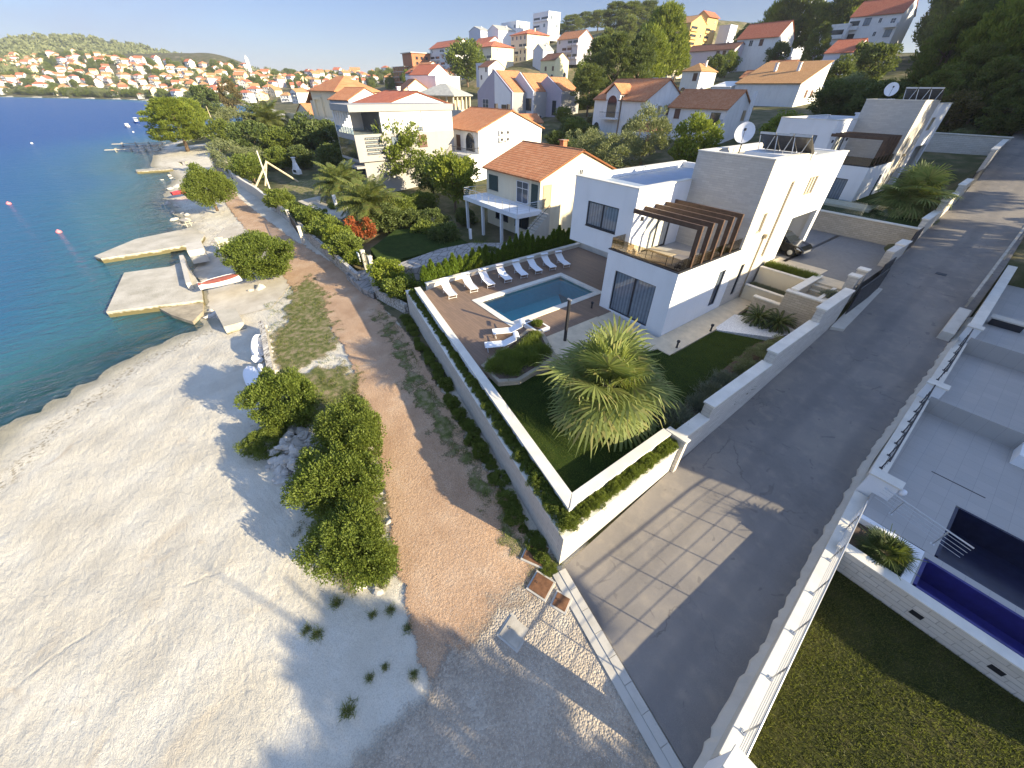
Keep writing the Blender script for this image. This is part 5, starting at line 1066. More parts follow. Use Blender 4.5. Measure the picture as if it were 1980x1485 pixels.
shrub('dry grass sprays at the foot of the round silvery bush', (-5.2,13.5,0), .55, 'tuft', hz=1.1, name='grass_tuft', cat='grass tuft')
for i in range(7): shrub('silvery herb bush in the lower raised bed', (-10.2+i*.45,31.05,.95), .33, 'lavender', hz=.9, group='herb bushes of the lower raised bed', name='bush', cat='bush')
for i in range(7): shrub('upright green bush in the upper raised bed', (-10.2+i*.48,32.5,2.0), .42, 'spiky', hz=1.5, group='green bushes of the upper raised bed', name='bush', cat='bush')
# thuja hedge behind loungers
for i in range(26):
    f = i/25; px = 866+f*230; py = 556-f*80; x = dx-.95-.05*(i % 2); y = 11.9+f*16.5
    o = thing('hedge_conifer', 'young conifer of the hedge behind the lounger row', 'hedge', (x,y,-.3), 0, 'young conifers behind the lounger row'); s = random.uniform(.32, .42); hh = random.uniform(.28, .43)*(1.2 if i > 12 else 1.)
    link('foliage', crown('thuja', i % 3), o, (0,0,.1), random.uniform(0, 6), (s, s, hh)); MB().tube([(0,0,0),(0,0,.3)], .03, 5).build('trunk', 'bark', o)
# lawn blades
def inpoly_pts(poly, n, z, rng):
    P = np.array(poly); p = rng.uniform(P.min(0), P.max(0), (n,2)); m = inside(p[:,0], p[:,1], [tuple(q) for q in poly]); p = p[m]; return np.concatenate([p, np.full((len(p),1), z)], 1)
tag(scatter_blades('grass', inpoly_pts(LAWN, 60000, .0, RNG), 'lawn_blade', .06, .016, RNG, .6), 'short green blades of the villa lawn', 'grass', None, 'stuff')
# ---------------------------------------------------------------- neighbour plot right of the lane
xr = lambda y: float(edgeR(y))+.10
NL = [(xr(5.6)+.4,5.6),(2.55,5.4),(14,5.0),(14,13.9),(xr(13.9)+.4,13.9)]
flat('lawn', NL, -1.62, 'lawn_dry', 'rough sun streaked lawn of the neighbouring plot', 'lawn')
tag(scatter_blades('grass', inpoly_pts(NL, 60000, -1.62, RNG), 'lawn_blade_dry', .09, .02, RNG, .7), 'coarse grass of the neighbouring lawn', 'grass', None, 'stuff')
# rough concrete foot along the wall
mb = MB(); rows = []; yy = np.arange(3.6, 36.1, .22)
for y in yy:
    e = float(edgeR(y)); j = random.uniform(-.09, .07); z = float(zr(y)); rows.append([(e-.10+j, y, z-.2), (e-.06+j*.6, y, z+.10+random.uniform(-.03, .03)), (e+.12, y, z+.26), (e+.16, y, z+.27)])
mb.sheet(rows); tag(mb.build('wall_footing', 'pale_concrete', smooth=False), 'ragged pale concrete footing along the lane', 'footing', None, 'structure')
def rwall(label, ya, yb, z0, za, zb, wd=.46):
    x0, x1 = xr(ya), xr(yb); o = thing('boundary_wall', label, 'wall', (x0,ya,z0)); m = MB((x0,ya,z0)); m.prism([(x0+.04,ya),(x1+.04,yb),(x1+wd,yb),(x0+wd,ya)], -2.4, [za-.07,zb-.07,zb-.07,za-.07]); m.build('wall', 'pale_concrete', o)
    m = MB((x0,ya,z0)); m.prism([(x0,ya),(x1,yb),(x1+wd+.04,yb),(x0+wd+.04,ya)], [za-.07,zb-.07,zb-.07,za-.07], [za,zb,zb,za]); m.build('coping', 'coping_stone', o, bevel=.01)
rwall('near sunlit length of pale boundary wall under the steel fence', 5.3, 17.6, -1.7, -.76, -.74); rwall('length of boundary wall right of the lane beside the blue grey terrace', 18.2, 26.0, -1, -.05, .15); rwall('far length of boundary wall right of the lane', 26.6, 33.0, 0, .75, .95); rwall('farthest length of boundary wall right of the lane, beyond the concrete barrier', 33.6, 46, .8, 1.9, 2.6)
def bpillar(label, x, y, z0, zt, sx=.45, sy=.45):
    o = thing('fence_pillar', label, 'pillar', (x,y,z0)); MB((x,y,z0)).box(x-sx/2,x+sx/2,y-sy/2,y+sy/2,-2.4,zt-.08).build('wall', 'white_render', o); MB((x,y,z0)).box(x-sx/2-.05,x+sx/2+.05,y-sy/2-.05,y+sy/2+.05,zt-.08,zt).build('coping', 'coping_stone', o, bevel=.01)
bpillar('white fence pillar at the bottom edge of the picture', xr(5.0)+.26, 4.98, -1.7, .45, .5, .5); bpillar('sunlit white fence pillar where the terrace begins', xr(17.9)+.5, 17.9, -.95, .35, .95, .45); bpillar('white fence pillar between second and third fence length', xr(26.3)+.35, 26.3, -.2, 1.0, .75, .45); bpillar('white fence pillar beside the concrete barrier', xr(33.3)+.3, 33.3, .7, 1.9, .6, .45)
one('pillar_lamp', MB((xr(17.9)+1.1,17.9,-.1)).lathe([(.02,-.12),(.11,-.10),(.13,0),(.10,.10),(.03,.13)], (xr(17.9)+1.12,17.85,.10), 12), 'white_plastic', 'round white lamp on the sunlit fence pillar', 'lamp', loc=(xr(17.9)+1.1,17.9,-.1), smooth=True)
def fence(label, p0, p1, h=.88, posts=4, rails=4, skip=(), mat='metal_light'):
    p0 = Vector(p0); p1 = Vector(p1); o = thing('steel_fence', label, 'fence', p0); up = Vector((0,0,1)); L = (p1-p0); q = L.normalized(); sd_ = Vector((-q.y,q.x,0))*.0
    m = MB(); m.tube([up*h, L+up*h], .028, 8); m.build('handrail', mat, o)
    for j in range(1, rails+1): m = MB(); z = h*j/(rails+1.2)+.06; m.tube([up*z, L+up*z], .009, 5); m.build('rail', mat, o)
    for k in range(posts):
        b = L*((k+.5)/posts); m = MB(); m.tube([b, b+up*h], .022, 6).box(b.x-.06,b.x+.06,b.y-.06,b.y+.06,b.z-.002,b.z+.012); m.build('post', mat, o)
    return o
fx = lambda y: xr(y)+.25
fence('near steel rail fence on the sunlit boundary wall', (fx(5.3),5.3,-.75), (fx(15.9),15.9,-.74), 1.1, 6, 4); fence('steel rail fence on the wall beside the blue grey terrace', (fx(18.3),18.3,-.05), (fx(26),26,.15), .85, 7, 3, mat='metal_dark'); fence('third steel rail fence along the boundary wall, farther up the lane', (fx(26.6),26.6,.75), (fx(33),33,.95), .85, 5, 3, mat='metal_dark')
fence('low steel rail fence across the terrace by the dark pool', (xr(17.5)+.55,17.2,-.5), (4.45,16.6,-.5), .85, 2, 4)
# stone wall, planter, pools, terrace
o = thing('stone_wall', 'long pale stone wall between rough lawn and narrow violet pool', 'wall', (2,13.9,-1.6)); MB((2,13.9,-1.6)).box(xr(13.9)+.47,16,13.9,14.12,-2.4,-.56).build('wall', 'road_stone', o); MB((2,13.9,-1.6)).box(xr(13.9)+.2,16,13.86,14.3,-.56,-.5).build('coping', 'coping_stone', o)
for x in (4.3, 6.2): one('wall_vent', MB((x,13.9,-1.2)).box(x-.16,x+.16,13.885,13.91,-1.25,-1.05), 'metal_dark', 'small dark vent in the pale stone wall, ' + ('nearer the planter' if x < 5 else 'farther from the planter'), 'vent', loc=(x,13.9,-1.2))
o = thing('planter_box', 'white walled planter with small fan palm beside the fence', 'planter', (2,14.3,-1)); MB((2,14.3,-1)).box(3.45,3.7,14.3,15.9,-2,-.5).box(1.7,3.7,15.9,16.15,-2,-.5).build('wall', 'white_render', o); MB((2,14.3,-1)).box(1.75,3.45,14.1,15.9,-2,-.75).build('soil', 'soil', o)
def basin(label, x0, x1, y0, y1, zt, dep, mat):
    o = thing('pool_basin', label, 'pool', (x0,y0,zt)); m = MB((x0,y0,zt)); m.box(x0,x1,y0,y1,zt-dep-.1,zt-dep).box(x0-.1,x0,y0,y1,zt-dep,zt-.004).box(x0,x1,y0-.1,y0,zt-dep,zt-.004).box(x0,x1,y1,y1+.1,zt-dep,zt-.004); m.build('basin', mat, o); return o
basin('narrow empty pool lined with violet blue tiles', 3.85, 16, 14.42, 15.8, -.5, .9, 'violet_tile'); basin('large empty pool lined with near black blue tiles', 4.05, 16, 16.3, 19.6, -.5, 1.1, 'navy_tile')
mb = MB(); z = -.5
for a in ([(3.7,15.9),(16,15.9),(16,16.2),(3.7,16.2)],[(xr(16.2)+.45,16.16),(3.95,16.21),(3.95,19.7),(xr(19.7)+.45,19.7)],[(xr(19.7)+.45,19.7),(16,19.7),(16,26),(xr(26)+.45,26)],[(3.7,14.3),(3.75,14.3),(3.75,15.9),(3.7,15.9)]): mb.prism(a, -2, z)
tag(mb.build('terrace', 'terrace_tile'), 'pale tiled terrace of the neighbouring house', 'terrace', None, 'structure')
mb = MB(); mb.prism([(xr(26)+.45,26),(16,26),(16,33),(xr(33)+.45,33)], -2, .35); tag(mb.build('terrace', 'terrace_tile'), 'middle tiled terrace of the neighbouring house', 'terrace', None, 'structure')
mb = MB(); mb.prism([(xr(33)+.45,33.01),(16,33.01),(16,46),(xr(46)+.45,46)], -2, 1.3); tag(mb.build('terrace', 'terrace_tile'), 'upper tiled terrace of the neighbouring house', 'terrace', None, 'structure')
one('drain_channel', MB((3.5,21,-.5)).box(2.9,4.6,21.1,21.16,-.52,-.494), 'metal_dark', 'thin dark drain slot in the blue grey terrace', 'drain', loc=(3.5,21,-.5))
o = thing('stair_block', 'white raised stair block at the picture edge on the terrace', 'steps', (4.9,24.6,-.5)); MB((4.9,24.6,-.5)).box(4.9,9,24.6,25.9,-.5,.05).build('lower_step', 'white_render', o); MB((4.9,24.6,-.5)).box(5.0,9,25.9,32.9,-.5,.95).build('upper_block', 'white_render', o)
o = thing('stone_bench', 'pale slab bench with dark underside on the upper terrace', 'bench', (2.3,36.4,1.3)); MB((0,0,0)).box(-.8,.8,-.35,.35,.42,.5).build('seat', 'pale_concrete', o); MB().box(-.7,.7,-.25,.25,0,.42).build('base', 'metal_dark', o)
# barrier, guard beam
a = G(1836,662,.95); b = G(1886,612,1.7); o = thing('concrete_barrier', 'long concrete barrier block lying at the lane edge', 'barrier', (.28,32.6,.75)); m = MB((.28,32.6,.75)); m.prism([(.10,32.7),(.68,32.7),(.62,36.2),(.04,36.2)], [.65,.65,1.15,1.15], [1.32,1.32,1.82,1.82]); m.build('block', 'pale_concrete', o, bevel=.04)
o = thing('guard_rail', 'weathered timber guard beam beside the lane, beyond the concrete barrier', 'guard rail', (0,38,1.7)); m = MB((0,38,1.7)); m.prism([(.15,37),(.30,37),(.05,53),(-.10,53)], [2.05,2.05,4.3,4.3], [2.35,2.35,4.6,4.6]); m.build('beam', 'grey_timber', o)
for y in (37.5, 42, 46.5, 51): q = MB((0,38,1.7)); q.box(.2,.32,y,y+.12,float(zr(y))-.2,float(zr(y))+.6); q.build('post', 'grey_timber', o)
one('kerb_stones', MB((.5,57,4)).prism([(.45,54),(.8,54),(.5,66),(.15,66)], [3.6,3.6,5.3,5.3], [4.05,4.05,5.75,5.75]), 'pale_concrete', 'pale kerb of the grassy bank right of the upper lane', 'kerb', loc=(.5,57,4))
one('manhole_cover', MB((-1.9,42,2.1)).prism([(-2.3,41.3),(-1.7,41.3),(-1.7,41.7),(-2.3,41.7)], [float(zr(41.3)),]*2+[float(zr(41.7))]*2, [float(zr(41.3))+.02]*2+[float(zr(41.7))+.02]*2), 'metal_dark', 'dark rectangular drain cover in the lane', 'drain', loc=(-1.9,42,2.1))
# the neighbouring house itself stands outside the picture and shades the lane
NH = house('white flat roofed neighbouring house right of the lane, outside the picture', (17,22.0,-.5), 4.2, 30, 11.2, 'flat', .4, ['w.d','.ww','w.w'], ['wdw.','w.ww','.ww.'], 'white_render', drop=2)
MB((0,0,0)).box(-4.2,0,-5.4,-.01,-1.5,3.8).build('low_wing', 'white_render', NH)  # unseen low block, sized so its shadow edge falls on the lane
for x, y, r, hz, i in [(16.5,8.0,2.6,.85,0),(21.5,6.6,2.4,1.1,1)]: tree('round pine of the neighbouring garden, outside the picture, ' + ('first' if i == 0 else 'second') + ' behind the rough lawn', 'pine_tree', (x,y,-1.7), r, 'pine', i, hz, 1.5, tk='pine')
# access covers by the planter corner
for (px, py), s, rz, lab in [((1046,1132),.34,.35,'rusty steel hatch with raised frame at the planter corner'),((1085,1164),.24,.4,'smaller rusty hatch beside the kerb'),((994,1222),.36,.30,'grey square hatch on the gravel, nearest the bottom'),((1036,1070),.40,.5,'dark steel hatch against the foot of the planter wall')]:
    x, y, _ = G(px, py, -1.8); o = thing('access_hatch', lab, 'hatch', (x,y,-1.86), rz); MB().box(-s-.07,s+.07,-s-.07,s+.07,-.1,.07).build('frame', 'concrete', o, bevel=.01); MB().box(-s,s,-s,s,.07,.10).build('lid', 'rust_steel' if 'grey' not in lab else 'grey_timber', o, bevel=.008); q = MB(); q.tube([(-s*.5,-.03,.10),(-s*.5,-.02,.13),(-s*.5,.03,.13),(-s*.5,.04,.10)], .01, 5); q.build('handle', 'metal_dark', o)
# ---------------------------------------------------------------- shore: shrubs, rocks, boats, piers
def gt(px, py): return GT(px, py)
def big(label, px, py, r, kind, i, hz, z=None, stretch=None, rz=0):
    p = G(px, py, z) if z is not None else gt(px, py); return shrub(label, p, r, kind, i, hz, 'shore_shrub', None, stretch, rz)
big('round shrub above the rock pile on the beach edge', 563, 808, 1.95, 'shrub', 0, 1.15, -2.0, (1.15,.9), .2)
big('dark low shrub hanging over the beach left of the rock pile', 522, 868, 1.15, 'shrub', 1, .8, -2.3)
big('large shrub right of the rock pile, upper of the beach edge row', 690, 868, 1.65, 'shrub', 2, 1.2, -1.95, (1.3,.95), .1)
big('large shrub in the middle of the beach edge row', 665, 965, 1.75, 'shrub', 0, 1.2, -2.0, (1.2,1.0), .5)
big('large shrub at the lower end of the beach edge row', 690, 1075, 1.55, 'shrub', 1, 1.1, -2.0, (1.25,.95), .2)
big('small shrub joining the lower end of the beach edge row', 735, 1095, .8, 'shrub', 2, .7, -1.95)
big('big dense round shrub on the pale shore terrace', 517, 530, 3.0, 'dense', 0, 1.05, -2.3, (1.2,1.), .3)
p = G(418, 402, -2.3); tree('leaning round tree on the shore by the red boat', 'shore_tree', p, 3.3, 'shrub', 1, 1.15, .12)
p = G(362, 289, -2.3); o = tree('big wind bent pine at the water edge', 'pine_tree', p, 8.3, 'pinelow', 9, .78, .06, tk='pine', stretch=(1.2,.9)); 
p = G(378, 258, -2); tree('second lighter pine behind the wind bent pine', 'pine_tree', p, 7., 'pinelow', 1, .75, .2, tk='pine')
# rock pile
RK = []
for i in range(6):
    bm = bmesh.new(); bmesh.ops.create_icosphere(bm, subdivisions=2, radius=1); rr = random.Random(i)
    ph = [rr.uniform(0, 6) for _ in range(6)]
    for v in bm.verts:
        k = 1+.22*math.sin(3*v.co.x+ph[0])*math.cos(3*v.co.y+ph[1])+.16*math.sin(5*v.co.z+ph[2]); v.co = Vector((v.co.x*1.15, v.co.y*.85, v.co.z*.7))*k
        for ax in range(3): v.co[ax] = round(v.co[ax]*3.4+.15*ph[3])/3.4*.35+v.co[ax]*.65
    me = bpy.data.meshes.new('rock'); bm.to_mesh(me); bm.free(); me.materials.append(MATS['rock_pale']); RK.append(me)
def rock(label, loc, s, group):
    o = link('rock', RK[random.randrange(6)], None, loc, 0, (s*random.uniform(.8,1.3), s*random.uniform(.8,1.2), s*random.uniform(.7,1.1))); o.rotation_euler = (random.uniform(-.5,.5), random.uniform(-.5,.5), random.uniform(0,6.3)); return tag(o, label, 'rock', group)
c0 = Vector(G(575,878,-2.15))
for i in range(140):
    a = random.uniform(0, 6.28); r = math.sqrt(random.random()); x = c0.x+2.5*r*math.cos(a); y = c0.y+1.25*r*math.sin(a); h = max(0, 1-r*r)*.9
    rock('pale stone heaped in the rock pile between the beach shrubs', (x,y,-2.3+h*random.uniform(.3,1.1)), random.uniform(.15,.31), 'stones of the rock pile between the beach shrubs')
for i in range(36):
    f = i/35; px = 505+f*8+random.uniform(-6,10)+(f>.6)*(f-.6)*120; py = 615+f*140; p = G(px, py, -2.1); rock('pale stone in the rough edge behind the beached boats', (p[0],p[1],T1(p[0],p[1])+.05), random.uniform(.12,.26), 'stones of the rough edge behind the beached boats')
for i in range(14):
    p = G(598+random.uniform(-18,14), 985+random.uniform(-45,50), -2.3); rock('grey stone at the beach foot of the shrub row', (p[0],p[1],p[2]), random.uniform(.1,.26), 'stones at the beach foot of the shrub row')
for px, py, s in [(705,1128,.14),(730,1145,.16),(690,1135,.12),(722,920,.12),(735,905,.1),(752,1010,.12),(738,955,.09),(745,975,.1)]:
    p = G(px, py, -1.95); rock('loose pale stone on the weedy strip between shrubs and path', (p[0],p[1],T1(p[0],p[1])+.05), s, 'loose stones between shrubs and path')
for i in range(26):
    px, py = random.choice([(500,560,),(350,420),(420,610),(330,400),(318,345),(340,368)]); p = gt(px+random.uniform(-16,16), py+random.uniform(-8,8))
    if p: 
        o = rock('brown shore rock half in the water', (p[0],p[1],p[2]), random.uniform(.2,.6), 'brown shore rocks along the inlets')
# beach edge wall (low ragged stone edge)
o = thing('edge_wall', 'low ragged stone wall between beach boats and grass', 'wall', G(505,640,-2.2)); b0 = G(505,640,-2.2); m = MB(b0); pl = [G(x, y, -2)[:2] for x, y in [(500,625),(507,655),(512,690),(518,720),(522,750)]]
for a, b in zip(pl[:-1], pl[1:]):
    s = strip(Vector((*a,0)), Vector((*b,0)), 0, .35); m.prism(s, -2.8, -1.85)
m.build('wall', 'dry_stone', o)
# piers
def slab(label, pts, zt, th, mat='worn_slab', cat='pier', cap=None):
    o = thing('concrete_pier', label, cat, G(*pts[0], zt)); m = MB(G(*pts[0], zt)); poly = [G(x, y, zt)[:2] for x, y in pts]; m.prism(poly, zt-th, zt); m.build('slab', mat, o); return o
t = NT('worn_slab'); q = t.sep(t.pos()); c = t.ramp(t.noise(.6, 6), [(.3, (.38,.35,.28)), (.6, (.52,.48,.40)), (.8, (.58,.55,.47))]); c = t.mix(t.ramp(t.noise(9, 4), [(.55, 0.), (.75, .5)]), c, (.32,.28,.20))
f = t.ramp(t.math('ADD', q[2], t.math('MULTIPLY', t.noise(2, 4), .5)), [(0, 1.), (.01, 0.)]); wl = t.math('SUBTRACT', 1., sstep_ := t.ramp(t.math('ADD', t.math('MULTIPLY', t.math('ADD', q[2], 3.5), 1.), t.math('MULTIPLY', t.math('SUBTRACT', t.noise(2, 4), .5), .6)), [(.30, 0.), (.48, 1.)])); c = t.mix(wl, c, (.13,.11,.05)); t.done(t.pbr(c, .9, t.bump(t.noise(10, 5), .6, .05)))
slab('broad concrete bathing platform, nearer of the two piers', [(240,527),(330,515),(357,503),(388,552),(392,580),(205,603)], -2.95, 2.2)
o = slab('long narrow concrete jetty pointing out to sea, farther of the two piers', [(182,495),(262,462),(370,440),(395,455),(385,470),(300,484),(195,500)], -2.95, 2.2)
slab('thin concrete jetty far along the shore', [(262,328),(330,322),(334,327),(264,332)], -3.05, 1.2)
slab('rough brown rock shelf below the broad bathing platform', [(300,592),(392,577),(392,602),(372,622),(330,608)], -3.2, 1.5, 'rock_brown', 'rock shelf')
gpoly('shore_apron', [(400,462),(440,452),(470,455),(545,470),(560,545),(520,585),(430,600),(392,585),(392,545),(362,510)], -2.5, 'worn_concrete', .05, 'pale worn concrete apron beside the dense round shrub', 'concrete')
gpoly('shore_apron', [(400,455),(430,430),(500,425),(545,468),(470,470)], -2.4, 'worn_concrete', .04, 'worn concrete apron along the far shore path', 'concrete')
slab('small concrete slipway block at the beach corner', [(415,600),(455,596),(470,622),(432,632)], -2.5, .8, 'worn_slab', 'slipway')
one('concrete_block', MB(G(385,500,-2.6)).box(*[v for pr in zip(G(372,505,-2.6)[:2], G(398,485,-2.6)[:2]) for v in pr], -2.9, -1.5), 'pale_concrete', 'pale concrete block between the two piers', 'block', loc=G(385,500,-2.6))
one('concrete_wall', MB(G(355,520,-2.9)).prism(strip(Vector((*G(352,505,-2.9)[:2],0)), Vector((*G(366,560,-2.9)[:2],0)), 0, .4), -3, -2.25), 'pale_concrete', 'low wall at the land end of the broad bathing platform', 'wall', loc=G(355,520,-2.9))
for i, (px, py) in enumerate([(432,480),(440,478)]): one('stone_post', MB(G(px,py,-2.5)).prism([(v[0]+G(px,py,-2.5)[0], v[1]+G(px,py,-2.5)[1]) for v in ((-.15,-.4),(.15,-.4),(.15,.4),(-.15,.4))], -2.6, -1.2-.3*i), 'grey_timber', 'grey stone post on the shore terrace, ' + ('left' if i == 0 else 'right') + ' of the pair', 'post', loc=G(px,py,-2.5))
t = thing('picnic_table', 'dark picnic table on the pale shore', 'table', G(362,437,-2.2), .4); MB().box(-.9,.9,-.4,.4,.70,.76).build('tabletop', 'grey_timber', t)
for s in (-1, 1): MB().box(-.9,.9,s*.75-.15,s*.75+.15,.42,.46).build('bench_seat', 'grey_timber', t); m = MB(); m.box(s*.6-.05,s*.6+.05,-.8,.8,.36,.42).box(s*.6-.05,s*.6+.05,-.3,-.2,0,.7).box(s*.6-.05,s*.6+.05,.2,.3,0,.7); m.build('leg', 'grey_timber', t)
t = thing('picnic_table', 'dark wooden table far along the shore near the big pine', 'table', G(357,320,-2.2), .8); MB().box(-1,1,-.5,.5,.75,.85).build('tabletop', 'grey_timber', t); m = MB(); m.box(-.8,-.7,-.4,.4,0,.75).box(.7,.8,-.4,.4,0,.75); m.build('leg', 'grey_timber', t)
# boats
def hull(name, label, p0, p1, wd, ht, z, mats, cat='boat', inner=True, tilt=0, pile=False, group=None):
    a = Vector((p0[0],p0[1],0)); b = Vector((p1[0],p1[1],0)); L = (b-a).length; rz = math.atan2(b.y-a.y, b.x-a.x); c = (a+b)/2; t = thing(name, label, cat, (c.x,c.y,z), rz, group); t.rotation_euler = (tilt,0,rz)
    rows = []; N = 12
    for k in range(N+1):
        f = k/N; x = -L/2+L*f; w_ = wd/2*(1-abs(2*f-1.1)**3.0*.86) if f > .05 else wd/2*.72; w_ = max(.03, w_*(1 if f < .97 else .35)); sh = ht*(1+.25*f*f)
        rows.append([(x, -w_, sh), (x, -w_*.92, sh*.45), (x, -w_*.45, .06), (x, 0, 0), (x, w_*.45, .06), (x, w_*.92, sh*.45), (x, w_, sh)])
    m = MB(); m.sheet(rows); m.add([rows[0][i] for i in range(7)], [tuple(range(7))]); m.build('hull', mats[0], t, smooth=True)
    d = MB(); d.sheet([[(r[0][0], r[0][1]*.94, r[0][2]*(.55 if inner else 1.0)), (r[0][0], 0, r[0][2]*(.5 if inner else 1.12)), (r[6][0], r[6][1]*.94, r[6][2]*(.55 if inner else 1.))] for r in rows]); d.build('deck', mats[1], t)
    g = MB(); g.tube([(r[0][0], r[0][1], r[0][2]) for r in rows]+[(r[6][0], r[6][1], r[6][2]) for r in rows[::-1]]+[tuple(rows[0][0])], .03, 5); g.build('gunwale', mats[2], t)
    if inner:
        for f in (.3, .6): r = rows[int(f*N)]; s = MB(); s.box(r[0][0]-.12, r[0][0]+.12, r[0][1]*.95, -r[0][1]*.95, r[0][2]*.74, r[0][2]*.8); s.build('thwart', mats[2], t)
    return t
hull('rowing_boat', 'white rowing boat with red brown deck drawn up by the slipway', G(388,560,-2.4), G(468,540,-2.3), 1.5, .55, -2.45, ('white_plastic','rust_red_paint','white_plastic'), inner=False)
hull('rowing_boat', 'red boat lying on the far shore beside the leaning tree', G(333,377,-2.6), G(370,370,-2.5), 1.4, .5, -2.7, ('red_paint','red_paint','red_paint'), inner=False)
hull('dinghy', 'white dinghy propped against the low beach wall', G(493,700,-2.3), G(497,655,-2.2), .95, .42, -2.35, ('white_plastic','white_plastic','white_plastic'), tilt=.7)
hull('dinghy', 'narrow white kayak lying on the pebbles below the dinghy', G(502,765,-2.4), G(484,717,-2.4), .85, .30, -2.42, ('white_plastic','white_plastic','white_plastic'), inner=False)
hull('dinghy', 'small white kayak half behind the beached white kayak', G(508,728,-2.2), G(499,712,-2.2), .5, .25, -2.2, ('white_plastic','white_plastic','white_plastic'), inner=False, tilt=.9)
def moor(label, px, py, L, mats, cabin):
    x, y, _ = G(px, py, -3.5); t = hull('motor_boat', label, (x-L/2,y-.6), (x+L/2,y+.6), L*.36, L*.17, -3.75, mats, inner=False)
    m = MB(); m.box(-L*.12,L*.2,-L*.12,L*.12,L*.18,L*.34); m.build('cabin', 'white_plastic', t, bevel=.05)
    if cabin: q = MB(); q.box(-L*.2,L*.22,-L*.15,L*.15,L*.44,L*.46); q.build('canopy', 'white_plastic', t); q = MB(); [q.tube([(sx*L*.18,sy*L*.13,L*.18),(sx*L*.18,sy*L*.13,L*.44)], .03, 5) for sx in (-1,1) for sy in (-1,1)]; q.build('canopy_post', 'metal_light', t)
moor('moored white and blue motor boat with canopy', 265, 238, 5.6, ('blue_paint','white_plastic','white_plastic'), True); moor('moored white boat with orange cover', 247, 246, 5.2, ('white_plastic','orange_paint','white_plastic'), False)
for px, py, m_, lab in [(115,450,'pink_float','pink mooring buoy nearest the piers'),(18,395,'pink_float','pink mooring buoy at the picture edge'),(258,256,'white_plastic','white buoy below the moored boats'),(62,278,'white_plastic','white buoy far out in the bay')]:
    x, y, _ = G(px, py, -3.5); one('buoy', MB().lathe([(.05,-.15),(.25,-.08),(.34,.1),(.26,.28),(.08,.36),(.05,.45)], (0,0,0), 12), m_, lab, 'buoy', loc=(x,y,-3.5), smooth=True)
for px, py, L, lab in [(285,279,9,'dark wooden bathing jetty beside the big pine, farther'),(278,290,11,'dark wooden bathing jetty beside the big pine, nearer')]:
    x, y, _ = G(px, py, -3.2); o = thing('wooden_jetty', lab, 'jetty', (x,y,-3.5), -1.75); MB().box(-5,9,-.7,.7,.62,.75).build('deck', 'grey_timber', o)
    for k in range(4):
        for s in (-1, 1): MB().tube([(-4+k*3.5,s*.6,-1),(-4+k*3.5,s*.6,1.0)], .1, 6).build('pile', 'grey_timber', o)
# weeds on the beach and gravel
for i, (px, py, r) in enumerate([(672,1372,.34),(610,1225,.3),(590,1215,.25),(740,1130,.3),(755,1180,.25),(720,1190,.22),(790,1215,.25),(715,1310,.2),(800,1305,.22),(745,1290,.18),(650,1165,.3),(1068,1100,.28),(1080,1088,.24),(1060,1112,.2),(760,1100,.35),(742,1060,.3),(735,1000,.3),(728,1120,.28),(1055,1095,.3)]):
    x, y, _ = G(px, py, -1.98); shrub('small grass tuft on gravel or beach', (x,y,T1(x,y)+.03), r, 'tuft', hz=.8, name='grass_tuft', group='grass tufts on gravel and beach', cat='grass tuft')
rng = np.random.default_rng(5); pts = []
for poly, n in [([(500,560),(612,570),(650,640),(650,690),(600,705),(520,690)],2400),([(560,735),(700,720),(745,980),(770,1100),(700,1130),(620,1040),(560,880),(490,830)],7000),([(722,590),(760,610),(880,830),(1075,1095),(985,1060),(870,880)],6500),([(590,720),(690,700),(700,780),(620,800)],1600),([(545,540),(600,530),(640,560),(560,620)],1800)]:
    pg = [G(x, y, -1.9)[:2] for x, y in poly]; q = inpoly_pts(pg, n*3, 0, rng)[:n*2]; nz_ = np.sin(q[:,0]*2.1+np.sin(q[:,1]*1.7)*2)*np.sin(q[:,1]*2.6+q[:,0]*.6); q = q[nz_ > rng.uniform(-.3, .7, len(q))]; q[:,2] = T(q[:,0], q[:,1])+.06; pts.append(q)
tag(scatter_blades('grass', np.concatenate(pts), 'grass_blade', .15, .03, rng, .7), 'weedy grass on the strips beside the path', 'grass', None, 'stuff')
# weeds at the wall foot
for i in range(46):
    f = i/45; a = P0.lerp(P1, f); x = a.x-n2.x*.35+random.uniform(-.1,.1); y = a.y-n2.y*(.32+random.uniform(0,.35)); shrub('dark weed clump at the foot of the planter wall', (x,y,T1(x,y)), random.uniform(.22,.5), 'shrubfar' if i % 2 else 'lowbush', hz=random.uniform(.6,1.), group='weed clumps at the foot of the planter wall', name='weed_clump', cat='weeds')
# ---------------------------------------------------------------- houses of the near slope
def pz(px, py, y): # point on plane Y=y
    d = ray(px, py); t = y/d[1]; return (t*d[0], y, H+t*d[2])
# next door: white house with orange roof
o = house('white house next door with orange pantile roof and front terrace', (-33.2,29.0,-.6), 10.2, 11.6, 5.6, 'gx', 2.2, (), (), 'cream_render', 'tile_x', 0, .45, 0, trimm=None)
window(o, 'f', -8.7, 3.35, 1.7, 1.5, 'G'); window(o, 'f', -3.0, 2.9, 2.0, 2.1, 'D'); window(o, 'f', -.9, 2.9, .9, 2.1, 'G'); window(o, 's', 5.9, 5.3, .5, .8, 'W'); window(o, 's', 1.0, 2.9, 1.0, 2.1, 'T'); window(o, 'f', -7, .2, 2.4, 2.0, 'd'); window(o, 'f', -3, .2, 2.4, 2.0, 'd')
m = MB(); m.box(-10.4,.4,-3.4,0,2.3,2.75); bl = m.build('terrace_slab', 'white_render', o)
for x in (-10.1,-6.6,-2.8,.1): MB().box(x-.14,x+.14,-3.25,-2.97,-3,2.45).build('column', 'white_render', bl)
